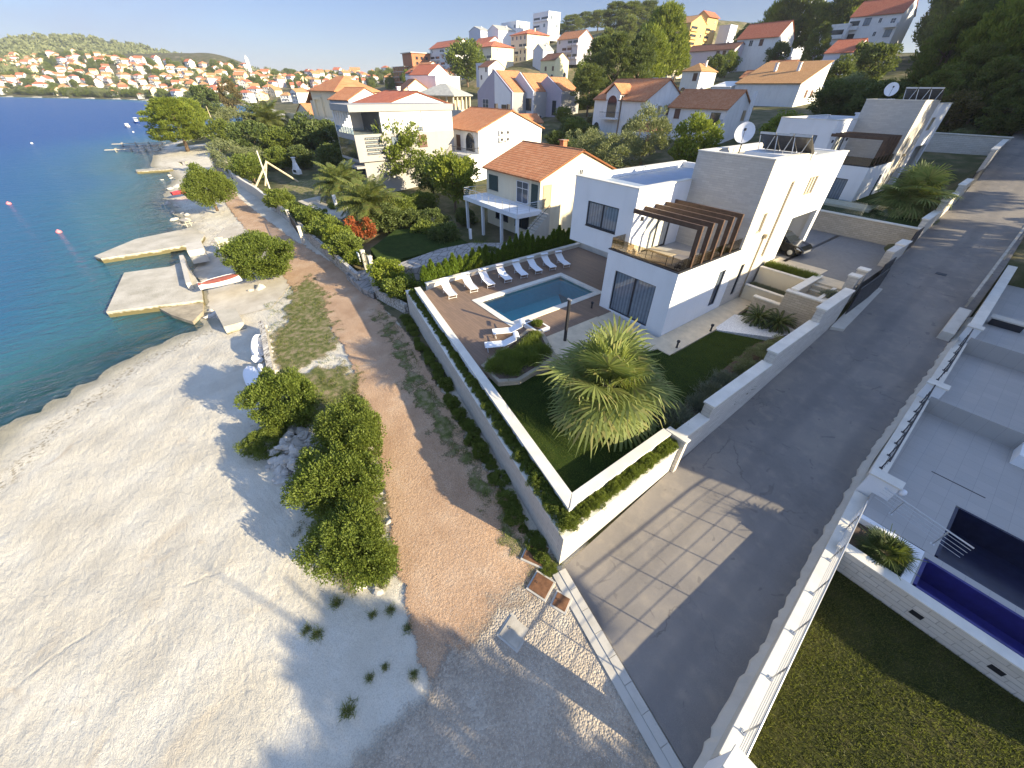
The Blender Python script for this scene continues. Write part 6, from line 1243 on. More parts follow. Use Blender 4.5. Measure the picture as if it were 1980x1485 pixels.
m = MB(); rail_mesh(m, (-10.3,-3.3,2.75), (.3,-3.3,2.75), .9, 4, .022, 'h'); rail_mesh(m, (.3,-3.3,2.75), (.3,0,2.75), .9, 4, .022, 'h'); rail_mesh(m, (-10.3,-3.3,2.75), (-10.3,0,2.75), .9, 4, .022, 'h'); m.build('railing', 'metal_light', bl)
m = MB()
for k in range(12): m.box(.42,1.7,-3.3+k*.28,-3.0+k*.28+(.0),-3,2.6-.22*(11-k))
m.build('stair', 'pale_concrete', o); m = MB(); rail_mesh(m, (1.7,-3.3,.2), (1.7,0,2.6), .9, 4, .02, 'v', .2); m.build('stair_railing', 'metal_dark', o)
m = MB(); m.box(-4.1,-3.5,6.2,6.8,7.0,8.5).box(-4.2,-3.4,6.1,6.9,8.5,8.6); m.build('chimney', 'brick_red', o)
# arched house
o = house('white house with arched loggia and orange pantile roof', (-63.1,40.7,.3), 13.0, 14.0, 6.6, 'gx', 2.6, (), (), 'old_white', 'tile_x', 0, .5)
for u, k in ((-10.8,'A'),(-2.6,'A')): window(o, 'f', u, 3.5, 2.9, 2.75, 'A', 0, 'arch')
window(o, 'f', -6.6, 3.4, 1.2, 2.2, 'S'); m = MB(); m.box(-14,.3,-2.6,0,3.0,3.3); bl = m.build('balcony', 'old_white', o); m = MB(); rail_mesh(m, (-13.9,-2.5,3.3), (.2,-2.5,3.3), .95, 6, .03, 'v', .22); rail_mesh(m, (.2,-2.5,3.3), (.2,0,3.3), .95, 6, .03, 'v', .22); rail_mesh(m, (-13.9,-2.5,3.3), (-13.9,0,3.3), .95, 6, .03, 'v', .22); m.build('railing', 'metal_dark', bl)
window(o, 'f', -11, .1, 2.8, 2.6, 'A', 2.5, 'arch'); window(o, 'f', -5, .1, 2.8, 2.6, 'A', 2.5, 'arch'); m = MB(); m.box(-14,0,-2.45,-.02,-2,3.0); m.build('lower_loggia', 'old_white', o)
for i in range(2):
    for j in range(2): a = MB(); a.box(.04,.42,4.2+i*1.3,5.1+i*1.3,4.9+j*1.0,5.6+j*1.0); ac = a.build('air_conditioner', 'white_plastic', o); a = MB(); a.tube([(.42,4.6+i*1.3,5.25+j),(.44,4.6+i*1.3,5.25+j)], .26, 14); a.build('fan', 'metal_dark', ac)
m = MB(); m.box(-9.5,-9,10,10.5,8,10).box(-5.5,-5,10,10.5,8,10); m.build('chimney', 'metal_dark', o)
# modern grey and white house, turned a little
o = thing('modern_house', 'grey and white modern house with slit windows and overhanging upper floors', 'house', (-67.9,21.6,-.3), R(2)); W0, D0 = 7.6, 17.5
m = MB(); m.box(-W0+.8,-.5,.9,D0-.5,-3,3.5); g_ = m.build('ground_floor', 'warm_grey', o); m = MB(); m.box(-W0,0,0,D0,3.5,7.1); lw_ = m.build('lower_wall', 'warm_grey', o); m = MB(); m.box(-W0,-.12,4.6,D0,7.1,9.9).box(-W0,-W0+.3,0,4.6,7.1,9.9); u = m.build('upper_wall', 'white_render', o); m = MB(); m.box(-W0-.1,.15,-.12,D0+.15,9.9,10.75); m.build('roof_slab', 'warm_grey', o)
for k in range(6): m = MB(); m.box(-W0+1.+k*1.1,-W0+1.16+k*1.1,.05,.35,7.1,9.9); m.build('louvre', 'white_render', u)
m = MB(); m.box(-W0+.35,-.3,4.5,4.59,7.15,9.8); m.build('window_band', 'pane_mid', u); m = MB(); m.box(-.06,-.03,.1,4.5,7.1,8.0).box(-W0+.3,-.1,.03,.05,7.1,8.0); m.build('glass_balustrade', 'clear_glass', o)
for k in range(5): window(o, 's', 2.9, 4.5+k*.5, 2.6, .14, 'w', 0, 'slit_window')
window(o, 's', 11.4, 5.0, 1.3, 1.6, 'S', 0); window(o, 's', 6.6, 5.3, 1.4, 1.3, 'w', 0); window(o, 's', 11.2, 7.3, .9, .4, 'w', -.12)
m = MB(); m.box(-W0+.3,-.3,-.05,-.02,3.9,6.4); m.build('front_glazing', 'pane_dark', lw_); m = MB(); m.box(-W0+.2,-.3,-.5,.85,2.6,2.9); m.build('terrace_slab', 'warm_grey', g_); m = MB(); m.box(-W0+1.2,-1,.84,.88,.1,2.4); m.build('ground_glazing', 'pane_dark', g_); m = MB(); m.box(-.11,-.02,11.6,11.7,7.1,9.9); m.build('downpipe', 'warm_grey', u)
house('white gabled house with red roof behind the grey modern house', (-80.5,31.8,.6), 15., 14., 9.3, 'gx', 1.9, (), ('.','.','W..W'), 'white_render', 'tile_red_x', 0, .5, 2)
# pitched mauve house of three stepped gables
o = thing('gabled_house', 'mauve and white house of three steep stepped gables with small orange roofs', 'house', (-103.4,78.3,3.2))
for i, (xa, xb, ya, yb, h, rh, wl) in enumerate([(-17.5,0,0,9,8.6,5.0,'mauve_grey'),(-9.5,3.0,5,15,8.8,4.2,'bluegrey_render'),(-3.2,9.0,10,17,9.0,3.2,'mauve_grey')]):
    m = MB(); m.extr([(xa,-3),(xb,-3),(xb,h),((xa+xb)/2,h+rh),(xa,h)], 'y', ya, ya+.35); mid = (xa+xb)/2; m.extr([(xa,-3),(xb-.35,-3),(xb-.35,h-.1),(mid,h+rh-.5),(xa,h-.1)], 'y', ya+.35, yb); v = m.build('gable_wall', wl, o)
    m = MB(); m.box(xb-.34,xb,ya+.352,yb,-3,h-.05); m.build('side_wall', 'warm_grey', v)
    r = MB(); k = rh/((xb-xa)/2); [r.extr([(mid,h+rh-.42),(s,h-.42+.3),(s,h-.2+.3),(mid,h+rh-.15)], 'y', ya+.9, yb) for s in (xa+.2, xb-.4)]; r.build('roof', 'tile_y', v)
m = MB(); m.extr([(-8.4,2.6),(-.6,2.6),(-.6,8.4),(-8.4,13.0)], 'y', -.03, .1); lg = m.build('loggia_wall', 'white_render', o); window(o, 'f', -3.8, 2.7, 2.2, 3.0, 'd', .03, 'glass_door'); window(o, 'f', -13.2, 3.2, 3.0, 3.6, 'D', 0, 'glass_door'); m = MB(); rail_mesh(m, (-8.3,-.35,2.6), (-.7,-.35,2.6), .95, 5, .03, 'v', .25); m.build('railing', 'metal_dark', lg)
window(o, 'f', .9, 5.2, 2.6, 2.6, 'd', -6+.02+6*0-.02, 'glass_door') if False else None
w_ = winmesh(2.6, 2.6, 'd'); q = link('glass_door', w_[0], o, (1.0,4.97,4.6)); link('pane', w_[1], q); w_ = winmesh(1.4, 3.2, 'd'); q = link('glass_door', w_[0], o, (6.4,9.97,3.6)); link('pane', w_[1], q)
window(o, 's', 7.8, 2.2, 1.2, 1.2, 'W', 3.0)
house('small tan roofed outbuilding below the mauve gabled house', (-84.,66.,2.2), 5, 7, 4.0, 'gy', 1.4, (), (), 'cream_render', 'tile_y', 0)
# hillside houses: corner from the camera solve
Hh = house
Hh('white house with arched porch, dormer balcony and orange roof', (-55.4,73.8,4.8), 13., 12.6, 6.2, 'gx', 3.2, ('A..A.','.....'), ('....','.TS.'), 'old_white', 'tile_x', 0, .4, 1)
hs = bpy.data.objects[[x.name for x in C.objects if x.get('label') == 'white house with arched porch, dormer balcony and orange roof'][0]]
m = MB(); m.extr([(-9.6,3.2),(-6.0,3.2),(-6.0,7.2),(-7.8,8.6),(-9.6,7.2)], 'y', -.4, 3.6); dm = m.build('dormer', 'old_white', hs); window(hs, 'f', -7.8, 3.3, 2.5, 3.6, 'A', .4, 'arch'); balcony(hs, 'f', -10, -5.6, 3.2, 1.2, 'rail', .4); r = MB(); [r.extr([(-7.8,8.68),(s,7.1),(s,7.25),(-7.8,8.85)], 'y', -.7, 4.) for s in (-10,-5.6)]; r.build('dormer_roof', 'tile_y', dm); balcony(hs, 'f', -13.5, -9.8, 0, 3., 'solid', 0)
Hh('white cottage with orange pantile roof, green creeper tree before it', (-40.8,77.3,5.2), 11.5, 8., 5., 'gx', 2.4, ('...','S.d'), ('..','.T'), 'old_white', 'tile_x', 0, .4, 0, fh=2.5)
cs = [x for x in C.objects if x.get('label') == 'white cottage with orange pantile roof, green creeper tree before it'][0]; MB().box(.9,1.4,5.2,5.7,-3,7.4).build('chimney', 'white_render', cs); balcony(cs, 'f', -5.2, -.3, 2.5, 1.3, 'rail')
Hh('long white two storey house with brown tiled roof', (-49.1,123.2,7.2), 15.8, 13, 7., 'shed', 4.4, ('..d.','S...'), ('..','.SS.'), 'old_white', 'tile_ochre_x', 0, .35, 2)
Hh('low white annexe beside the long brown roofed house', (-65.5,122,9.2), 5.5, 7, 4.2, 'shed', 1.2, ('W',), (), 'old_white', 'old_white', 0, .2)
Hh('small orange roofed cottage peeping over the long brown roof', (-64.,136,12.), 7, 6, 3.6, 'gx', 1.6, ('A.',), (), 'cream_render', 'tile_x', 0, .3, 1)
Hh('small white square house with brown hipped roof', (-93.6,151.9,11.), 7.1, 10, 7., 'hip', 2.2, ('A.','.S'), ('.','.'), 'old_white', 'tile_ochre_x', 0, .4, 1, name='house')
Hh('cream gabled house with dark brown roof below the ochre apartment block', (-125,178,17.), 12, 9, 5.5, 'gx', 3., ('..',), ('.',), 'cream_render', 'tile_brown_x', R(-12), .3)
O_ = Hh('ochre apartment block with balconies, on the hilltop', (-196.5,294.0,32.), 27, 18, 15.5, 'gx', 4., ('.W.W','W..W','.W.W','W.W.'), ('R.','R.','RW','R.'), 'ochre_render', 'tile_ochre_x', 0, .6, 1)
m = MB(); m.box(-9,-.5,18,31,-4,19.5); m.extr([(-9.6,19.5),(.1,19.5),(-4.75,22.6)], 'y', 18, 31); u = m.build('rear_block', 'ochre_render', O_); r = MB(); [r.extr([(-4.75,22.65),(s,19.3),(s,19.5),(-4.75,22.85)], 'y', 17.6, 31.4) for s in (-10.2, .7)]; r.build('roof', 'tile_red_y', u); cells(O_, 's', ('R.','R.','R.','RW','.W'), 18, 31, 0, 3.9, -.5, 'ochre_render')
Hh('slim white tower block right of the ochre apartments', (-184,320,30), 8, 9, 17, 'flat', .4, (), (), 'bluegrey_render', None, 0)
Hh('long grey terrace house with brown shuttered upper floor', (-113.3,205.6,17.), 25, 9, 10, 'gx', 2.2, ('..S..S.S','W.......','.....SSS'), (), 'pink_grey', 'tile_brown_x', R(-4), .5)
Hh('large white house with broad red roof among dark trees', (-99.4,211.5,20), 17.3, 14, 10.5, 'gx', 5.0, ('....','W...','.WS.'), (), 'old_white', 'tile_red_x', 0, .5, 1)
Hh('tall white stepped apartment house with red roof at the edge of the wood', (-61.9,215.0,24), 15.5, 13, 10.5, 'gx', 4.5, ('Rw.d','R.nw','RwnB'), (), 'old_white', 'tile_red_x', 0, .4)
Hh('white three storey apartment house with terraces, below the tall stepped one', (-76,212,22), 9, 11, 10, 'flat', .6, ('B','B','R'), (), 'old_white', None, 0)
Hh('white house with wraparound balcony and steep red roof near the wood', (-56.3,167.9,14.5), 7.2, 13, 7.5, 'gx', 3.2, ('ww','ww','.w'), ('.S','S.','SS'), 'bluegrey_render', 'tile_red_x', 0, .4)
wb = [x for x in C.objects if x.get('label', '').startswith('white house with wraparound')][0]; balcony(wb, 'f', -7.2, 1.2, 2.5, 1.3, 'solid'); balcony(wb, 'f', -7.2, 1.2, 5.0, 1.3, 'solid')
Hh('small white house half hidden by pines with orange roof', (-68,158,14), 8, 8, 4.5, 'gx', 1.8, ('.W.',), (), 'bluegrey_render', 'tile_x', 0)
Hh('white apartment tower at the top edge of the picture behind pines', (-114,262,26), 14, 12, 22, 'flat', .6, ('RW','RW','RW','RW','RW'), (), 'bluegrey_render', None, R(-8))
# the white terraces on the hill, left
Hh('four storey white apartment row with red roof and tiers of balconies', (-313.8,185.2,22), 39, 15, 14.5, 'gx', 4, ('RWRWR','RWRWR','RRWRR','W.RW.'), ('..','..','..','..'), 'old_white', 'tile_red_x', 0, .8, 3)
Hh('white house with pinkish roof behind the apartment row', (-345,235,33), 24, 16, 9, 'gx', 4.5, ('W.R.','R.W.'), ('.',), 'bluegrey_render', 'tile_red_x', 0, .8)
Hh('tall blue grey gabled house on the skyline', (-413.8,274.1,44), 21, 10, 13, 'gy', 3, ('...','.w.','...'), ('.n','.n','nn'), 'bluegrey_render', 'slate_grey', 0, .5)
Hh('tall white house with small gable, beside the blue grey one on the skyline', (-364.0,259.9,39), 17, 23, 14, 'gy', 3.4, ('R','R','R','.'), ('....','..n.','....'), 'white_render', 'slate_grey', 0, .4)
Hh('flat roofed white villa on the skyline with round openings', (-362.2,278.5,50), 23, 15, 9, 'flat', .8, ('AA.w','.w.w'), ('..','w.'), 'white_render', None, 0)
Hh('topmost flat roofed white villa with glass balconies', (-322.9,281.4,48), 20, 13, 14, 'flat', .8, ('R.','Rw','RR'), ('.','.w','w.'), 'white_render', None, 0)
Hh('four storey cream hotel with hipped red roof', (-264.0,212.0,27), 18, 20, 14.5, 'hip', 3.2, ('WWWW','RRWW','R.RR','WWWW'), ('..','..','.n','n.'), 'cream_render', 'tile_red_x', 0, .9, 1)
Hh('cream three storey house with hipped red roof and deep balconies', (-266.3,184.5,20.5), 26, 18, 13.5, 'hip', 3.4, ('.R.W','W.WW','W.RR','WW..'), ('..','..','..','n.'), 'cream_render', 'tile_red_x', 0, .9, 2)
Hh('low house with bright orange hipped roof left of the big olive tree', (-290.0,171.0,15.5), 22, 12, 6, 'hip', 3, ('WRWW',), ('W.',), 'bluegrey_render', 'tile_x', 0, .8)
Hh('plain blue grey gabled house end behind the yellow house', (-240,206,24), 10, 9, 8, 'gy', 3, (), (), 'bluegrey_render', 'slate_grey', 0, .3)
Hh('pale yellow house with arched ground floor', (-213.6,193.0,17.5), 13, 11, 8.5, 'gx', 3.2, ('AAA','.S.S','....'), ('.A','..'), 'pale_yellow', 'tile_brown_x', 0, .4, 1)
Hh('lilac house with orange roof and balcony, beneath the pines', (-231.6,228.0,28.5), 20, 13, 10, 'gx', 4, ('..RR','.RR.','W.RR'), ('.','.','.'), 'lilac_render', 'tile_x', 0, .6, 1)
Hh('white house with small gable above the mauve gables', (-205,140,15.2), 9, 10, 6., 'gx', 2.6, ('W.','.W'), ('.n','n.'), 'old_white', 'tile_brown_x', 0, .4, 1)
Hh('grey house with flat roof above the mauve gables', (-214,146,16), 12, 8, 7, 'flat', .3, ('.W','W.'), (), 'bluegrey_render', None, 0)
# pavilion
o = thing('pavilion', 'open unfinished pavilion with grey hipped roofs on cream columns', 'pavilion', (-132.9,76.7,6.5), R(30)); m = MB(); m.box(-14,0,0,12,-4,.2); m.build('floor_slab', 'pale_concrete', o); m = MB(); m.box(-13.5,-2.5,5,11.5,.2,4); m.build('inner_wall', 'timber', o)
for x in (-13.5,-10.8,-8.1,-5.4,-2.7,-.3):
    for y in (.3,): MB().box(x-.22,x+.22,y-.22,y+.22,.2,4.2).build('column', 'cream_render', o)
for y in (3.,6.,9.,11.7): MB().box(-.52,-.08,y-.22,y+.22,.2,4.2).build('column', 'cream_render', o)
r = MB(); vs = [(-14.6,-.6,4.2),(.6,-.6,4.2),(.6,12.6,4.2),(-14.6,12.6,4.2),(-8,6,7.2),(-6,6,7.2),(-14.6,-.6,3.9),(.6,-.6,3.9),(.6,12.6,3.9),(-14.6,12.6,3.9)]; r.add(vs, [(0,1,5,4),(1,2,5),(2,3,4,5),(3,0,4),(6,7,1,0),(7,8,2,1),(8,9,3,2),(9,6,0,3),(9,8,7,6)]); r.build('roof', 'slate_grey', o)
# beige villa and neighbours by the bay
o = Hh('beige villa with orange hipped roof, square terraces and parasols', (-133.9,40.0,3.), 17, 13, 8.5, 'hip', 3.4, ('d.d','...'), ('..','..'), 'cream_render', 'tile_x', R(8), .7, 0, drop=4)
m = MB(); m.box(.0,4.,1,11,-4,5.2); m.box(-24,-17,2,12,-4,6.0); m.box(-26,3,-6,0,-4,2.2); w_ = m.build('wing', 'cream_render', o); r = MB(); r.extr([(-26,5.2),(-20.5,8.6),(-20.5,8.85),(-26.4,5.3)], 'y', 1.4, 12.6).extr([(-16.4,6.4),(-20.5,8.6),(-20.5,8.85),(-16.2,6.6)], 'y', 1.4, 12.6); r.extr([(.4,5.2),(11.6,5.2),(11.6,6.8)], 'x', -.3, 4.5); r.build('roof', 'tile_y', w_)
m = MB(); m.box(-26,3,-6.1,-5.9,2.2,3.0); m.build('parapet', 'cream_render', w_); m = MB(); [m.box(x,x+.7,-.5,.2,2.2,6.4) for x in (-15.5,-10.5)]; m.box(-15.5,-9.8,-.5,.2,6.4,7.0); m.build('portal', 'cream_render', w_)
for i in range(2): p = thing('parasol', 'dark red parasol on the villa terrace by the bay, ' + ('left' if i == 0 else 'right'), 'parasol', (-139+i*7.,31.5+i,2.2)); m = MB(); m.lathe([(2.6,2.2),(1.3,2.9),(.1,3.4)], (0,0,0), 8); m.build('canopy', 'rust_steel', p); MB().tube([(0,0,0),(0,0,3.3)], .06, 6).build('pole', 'timber', p)
Hh('white house with blue grey balconies beside the beige villa', (-113.5,36.5,2.), 9, 10, 8, 'gx', 2.2, ('WR','BR','.W'), ('.','.','.'), 'bluegrey_render', 'tile_x', R(12), .5)
Hh('cream cottage with orange gable roof at the waterside', (-176,42,-.5), 12, 10, 5, 'gy', 3, ('.W',), ('W.',), 'cream_render', 'tile_y', R(10), .4)
Hh('orange roofed house behind the beige villa', (-152,68,5.), 14, 10, 6.5, 'gx', 3.2, ('W.W',), ('.',), 'cream_render', 'tile_x', R(-14), .5, 1)
Hh('white gabled house with high blank end wall beyond the bay villas', (-190,98,7.5), 14, 12, 9.5, 'gx', 3.6, ('.W','W.'), ('n.n','n..','...'), 'white_render', 'tile_red_x', R(10), .4)
Hh('low flat roofed white modern house beyond the grey house', (-150,80,8.), 16, 12, 7.5, 'flat', .4, ('.w','..'), ('w.','..'), 'white_render', None, R(15))
Hh('white house with orange roof in front of the brick shell', (-218,110,11), 12, 12, 8.5, 'gx', 3, ('WB','W.'), ('.','n.'), 'old_white', 'tile_x', R(5), .4)
Hh('white house with round red gable next to the orange roofed one', (-232,112,11), 10, 10, 7.5, 'gx', 2.4, ('.W',), ('.',), 'lilac_render', 'tile_red_x', R(5), .4)
# brick shell
o = thing('unfinished_building', 'unfinished red brick building with open floors', 'building', (-360.3,165.9,16)); m = MB(); m.box(-24,0,0,19,-3,9.5).box(-9,8,3,19,9.5,17.5); m.build('wall', 'brick_red', o)
for z in (-.2,3.1,6.3,9.5): m = MB(); m.box(-25,.4,-.6,.4,z,z+.35).box(.02,.5,-.6,19.3,z,z+.35); m.build('floor_slab', 'pale_concrete', o)
m = MB(); m.box(-10,9,2,20,17.5,18); m.build('roof_slab', 'pale_concrete', o)
for k in range(5):
    for j in range(3): m = MB(); m.box(-22+k*4.4,-20+k*4.4,-.06,.0,.9+j*3.2,2.7+j*3.2); m.build('window_opening', 'pane_dark', o)
for k in range(4):
    for j in range(5 if k > 0 else 3): m = MB(); (m.box(0.,.06,2+k*4.2,4+k*4.2,.9+j*3.2,2.7+j*3.2) if j < 3 else m.box(8.,8.06,2+k*4.2,4+k*4.2,.9+j*3.2,2.7+j*3.2)); m.build('window_opening', 'pane_dark', o)
# ---------------------------------------------------------------- gardens between path and houses
def wallseg(label, pts, h, mat='dry_stone', th=.35, cap=None, name='garden_wall', z=-1.9):
    b0 = G(*pts[0], z); o = thing(name, label, 'wall', b0); m = MB(b0); c = MB(b0); P = [Vector((*G(x, y, z)[:2], 0)) for x, y in pts]
    for a, b in zip(P[:-1], P[1:]):
        m.prism(strip(a, b, 0, th), z-1, z+h)
        if cap: c.prism(strip(a-(b-a).normalized()*.02, b, -.04, th+.04), z+h, z+h+.07)
    m.build('wall', mat, o)
    if cap: c.build('coping', cap, o)
    return o
wallseg('long low dry stone wall between path and hedge garden', [(700,545),(650,500),(605,462),(583,440)], .75)
wallseg('dry stone wall below the hedge, between the two small gates', [(572,430),(548,410),(527,396)], .9)
wallseg('pale rendered wall along the far path, grassy plot behind', [(522,392),(500,375),(478,362),(455,346)], 1.0, 'pale_concrete', .3, 'coping_stone')
wallseg('low wall farther along the path under the garden trees', [(450,340),(432,312),(420,285),(412,262)], .9, 'dry_stone')
wallseg('short rough wall at the garden entrance by the flagstones', [(735,570),(728,560),(722,540)], .8)
wallseg('low stone edge right of the flagstone entrance along the path', [(790,600),(760,583),(735,568)], .6)
gpoly('lawn_patch', [(720,478),(800,452),(850,452),(850,470),(770,500),(728,500)], -.9, 'weedy_grass', .0, 'shaded lawn of the house next door')
mb = MB(); mb.prism([G(*p, -.95)[:2] for p in [(716,482),(765,445),(850,440),(905,470),(855,482),(775,502),(730,502)]], -2.2, -.9); tag(mb.build('lawn', 'lawn'), 'shaded lawn of the house next door', 'lawn', None, 'structure')
mb = MB(); mb.prism([G(*p, -.9)[:2] for p in [(765,512),(850,482),(910,470),(985,470),(985,462),(1060,470),(960,492),(850,508),(800,520)]], -2.2, -.86); tag(mb.build('garden_path', 'flagstone'), 'flagstone path to the house next door', 'path', None, 'structure')
mb = MB(); mb.prism([G(*p, -1.85)[:2] for p in [(668,530),(722,522),(728,560),(722,572),(700,560)]], -2.4, -1.72); tag(mb.build('entrance_flags', 'flagstone'), 'flagstone apron at the garden entrance', 'paving', None, 'structure')
gpoly('lawn_patch', [(505,365),(560,345),(640,338),(680,352),(660,375),(590,385),(530,392)], -1.4, 'weedy_grass', .06, 'dry grassy plot with the timber swing frame')
mb = MB(); mb.prism([G(*p, -1.3)[:2] for p in [(575,390),(628,378),(690,410),(660,425),(620,410)]], -2.2, -1.2); tag(mb.build('driveway', 'worn_slab'), 'small concrete yard behind the hedge', 'yard', None, 'structure')
def gatepair(label, a, b, h=1.5):
    A1 = Vector(G(*a, -1.85)); B1 = Vector(G(*b, -1.85)); o = thing('garden_gate', label, 'gate', A1); D1 = B1-A1
    for p in (Vector(), D1): q = MB(); q.box(p.x-.17,p.x+.17,p.y-.17,p.y+.17,-.3,h+.1).box(p.x-.2,p.x+.2,p.y-.2,p.y+.2,h+.1,h+.2); q.build('gate_post', 'pale_concrete', o)
    q = MB(); rail_mesh(q, D1*.06, D1*.94, h, 5, .03, 'v', .16); q.build('gate_leaf', 'metal_dark', o)
gatepair('white posted iron gate in the wall below the hedge', (563,432), (586,466)); gatepair('stone posted iron gate at the flagstone entrance', (708,518), (722,530), 1.6)
o = thing('sign_board', 'small white board on the gate by the flagstones', 'sign', G(696,508,-1.3)); MB().box(-.3,.3,-.03,.03,.2,1.0).build('board', 'white_plastic', o); MB().box(-.03,.03,-.02,.03,-.6,.2).build('post', 'metal_dark', o)
p = Vector(G(622,395,-1.3)); o = thing('steel_fence', 'dark mesh fence with white post on the small concrete yard', 'fence', p)
q = MB(); d_ = Vector(G(660,408,-1.3))-p; rail_mesh(q, Vector(), d_, 1.4, 5, .03, 'v', .3); q.build('mesh_panel', 'metal_dark', o); MB().box(d_.x*.8-.2,d_.x*.8+.2,d_.y*.8-.2,d_.y*.8+.2,-.2,1.9).build('post', 'old_white', o)
# timber A frame, pole, barbecue
a, b, c_, d_ = [Vector(G(*q, -1.35)) for q in ((494,362),(562,350),(516,318),(528,356))]; o = thing('swing_frame', 'pale timber frame standing on the grassy plot', 'swing frame', a)
apex = Vector(((a+b)*.5).to_tuple())+Vector((0,0,3.3)); m = MB(a); m.tube([tuple(a), tuple(apex+Vector((.6,0,.2)))], .16, 6); m.build('leg', 'timber', o); m = MB(a); m.tube([tuple(b+Vector((1.5,1,0))), tuple(apex+Vector((-.6,0,.2)))], .16, 6); m.build('leg', 'timber', o); m = MB(a); m.tube([tuple((a+b)/2+Vector((1,-1.5,0))), tuple(apex)], .14, 6); m.build('leg', 'timber', o)
x, y, _ = G(529,388,-1.5); o = thing('light_pole', 'leaning grey pole beside the path wall', 'pole', (x,y,-1.5)); q = MB(); q.tube([(0,0,-.3),(-.15,.1,3),(-.35,.15,6.6)], [.12,.11,.09], 8); q.build('shaft', 'pale_concrete', o); q = MB(); q.tube([(-.35,.15,6.5),(-.9,.1,6.7)], .05, 6); q.build('bracket', 'metal_dark', o)
x, y, _ = G(425,270,-1.8); o = thing('light_pole', 'thin pale pole where the far path disappears', 'pole', (x,y,-1.8)); q = MB(); q.tube([(0,0,0),(-.8,0,9)], [.14,.09], 6); q.build('shaft', 'timber', o)
x, y, _ = G(575,334,-1.2); o = thing('barbecue', 'white masonry barbecue with chimney at the edge of the plot', 'barbecue', (x,y,-1.4), .3, None, .75); MB().box(-1.2,1.2,-.6,.6,0,1.1).build('base', 'old_white', o); m = MB(); m.add([(-1.0,-.5,1.1),(1.0,-.5,1.1),(1.0,.5,1.1),(-1.0,.5,1.1),(-.4,-.3,2.6),(.3,-.3,2.6),(.3,.4,2.6),(-.4,.4,2.6)], [(3,2,1,0),(4,5,6,7),(0,1,5,4),(1,2,6,5),(2,3,7,6),(3,0,4,7)]); m.build('hood', 'old_white', o); MB().box(-.35,.25,-.25,.35,2.6,3.6).box(-.5,.4,-.4,.5,3.7,3.85).build('chimney', 'old_white', o); MB().box(-.7,.7,-.62,-.59,.4,1.0).build('hearth', 'black_rubber', o)
o = thing('garden_lamp', 'white garden post lamp by the flagstone path', 'lamp', G(910,462,-.8)); MB().box(-.12,.12,-.12,.12,0,1.1).build('post', 'white_plastic', o); MB().tube([(0,0,1.1),(0,0,2.0)], .02, 5).build('rod', 'metal_dark', o)
# plants: (kind, px, py(base), radius, hz, stem, label)
dc = feather_crown(58, 11, 2.9, 'leaf_date', .5); dst = None
for (px, py, z, th, sc_, lab) in [(668,388,-1.2,2.2,1.55,'date palm on the left of the pair behind the hedge'),(722,428,-1.1,1.9,1.6,'date palm on the right of the pair behind the hedge, in front'),(528,272,-1.4,2.6,2.9,'large date palm before the beige villa'),(432,238,-1,3.5,1.5,'distant palm on the point near the bay')]:
    x, y, _ = G(px, py, z); o, dst = palm(lab, (x,y,z), (dc[0], dst or dc[1]), th*sc_*.6, .3*sc_, sc_, 'date_palm', cat='palm tree')
PL = [('broad',780,352,4.3,1.1,.35,-.5,'pale leafy round tree in front of the grey modern house'),('bright',880,400,3.4,1.0,.45,-.8,'bushy lemon tree beside the terrace of the house next door'),('dark',838,372,2.6,1.,.3,-.6,'dark tree between lemon tree and arched house'),
 ('olive',1185,338,4.2,.72,.1,1.6,'large grey green olive tree behind the house next door'),('olive',1130,330,3.6,.9,.2,1.6,'smaller olive tree behind the house next door'),('olive',1238,318,4.2,1.0,.2,2.4,'grey green olive tree beside the modern villa roof'),('bright',1330,338,3.5,1.05,.15,3.,'vine covered green tree beside the modern villa'),
 ('olive',1260,255,3.4,1.,.2,5.,'light leaved tree before the white gable wall'),('bright',1500,290,3.2,.8,.15,5.,'orange flowered bushy tree behind the solar panels'),('olive',1620,232,4.6,.8,.1,8.,'pale bushy tree left of the second villa tower'),
 ('broad',905,168,11,1.0,.2,12,'big leafy tree below the cream hotels'),('bright',960,300,2.4,1.,.3,1.,'shrubby tree at the gable of the arched house'),
 ('bright',700,210,6,1.,.2,3.,'light tree beside the orange roofed house'),('dark',752,245,4,1.,.2,2.,'dark tree behind the grey modern house'),
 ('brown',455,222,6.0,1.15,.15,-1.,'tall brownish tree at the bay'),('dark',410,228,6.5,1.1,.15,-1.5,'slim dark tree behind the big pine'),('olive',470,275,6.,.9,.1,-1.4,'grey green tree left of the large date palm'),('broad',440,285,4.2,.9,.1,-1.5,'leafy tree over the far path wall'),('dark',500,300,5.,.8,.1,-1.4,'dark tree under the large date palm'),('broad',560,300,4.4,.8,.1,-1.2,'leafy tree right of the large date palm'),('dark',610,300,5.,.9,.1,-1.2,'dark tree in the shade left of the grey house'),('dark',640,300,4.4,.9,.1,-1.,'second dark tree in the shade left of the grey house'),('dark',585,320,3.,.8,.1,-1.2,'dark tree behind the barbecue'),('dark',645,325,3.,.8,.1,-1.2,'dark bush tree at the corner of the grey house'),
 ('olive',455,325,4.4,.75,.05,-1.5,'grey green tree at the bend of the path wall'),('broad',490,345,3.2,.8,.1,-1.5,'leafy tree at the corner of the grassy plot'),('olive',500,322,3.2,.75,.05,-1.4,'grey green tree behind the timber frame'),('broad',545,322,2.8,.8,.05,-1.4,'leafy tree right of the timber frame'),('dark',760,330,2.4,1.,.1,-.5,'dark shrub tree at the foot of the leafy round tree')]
for kd, px, py, r, hz, st, z, lab in PL:
    if z >= 1.6: x, y, zt = GT(px, py)
    else: x, y, _ = G(px, py, z); zt = T1(x, y) if abs(T1(x, y)-z) < 1.5 else z
    tree(lab, 'garden_tree', (x,y,zt), r, kd, None, hz, st)
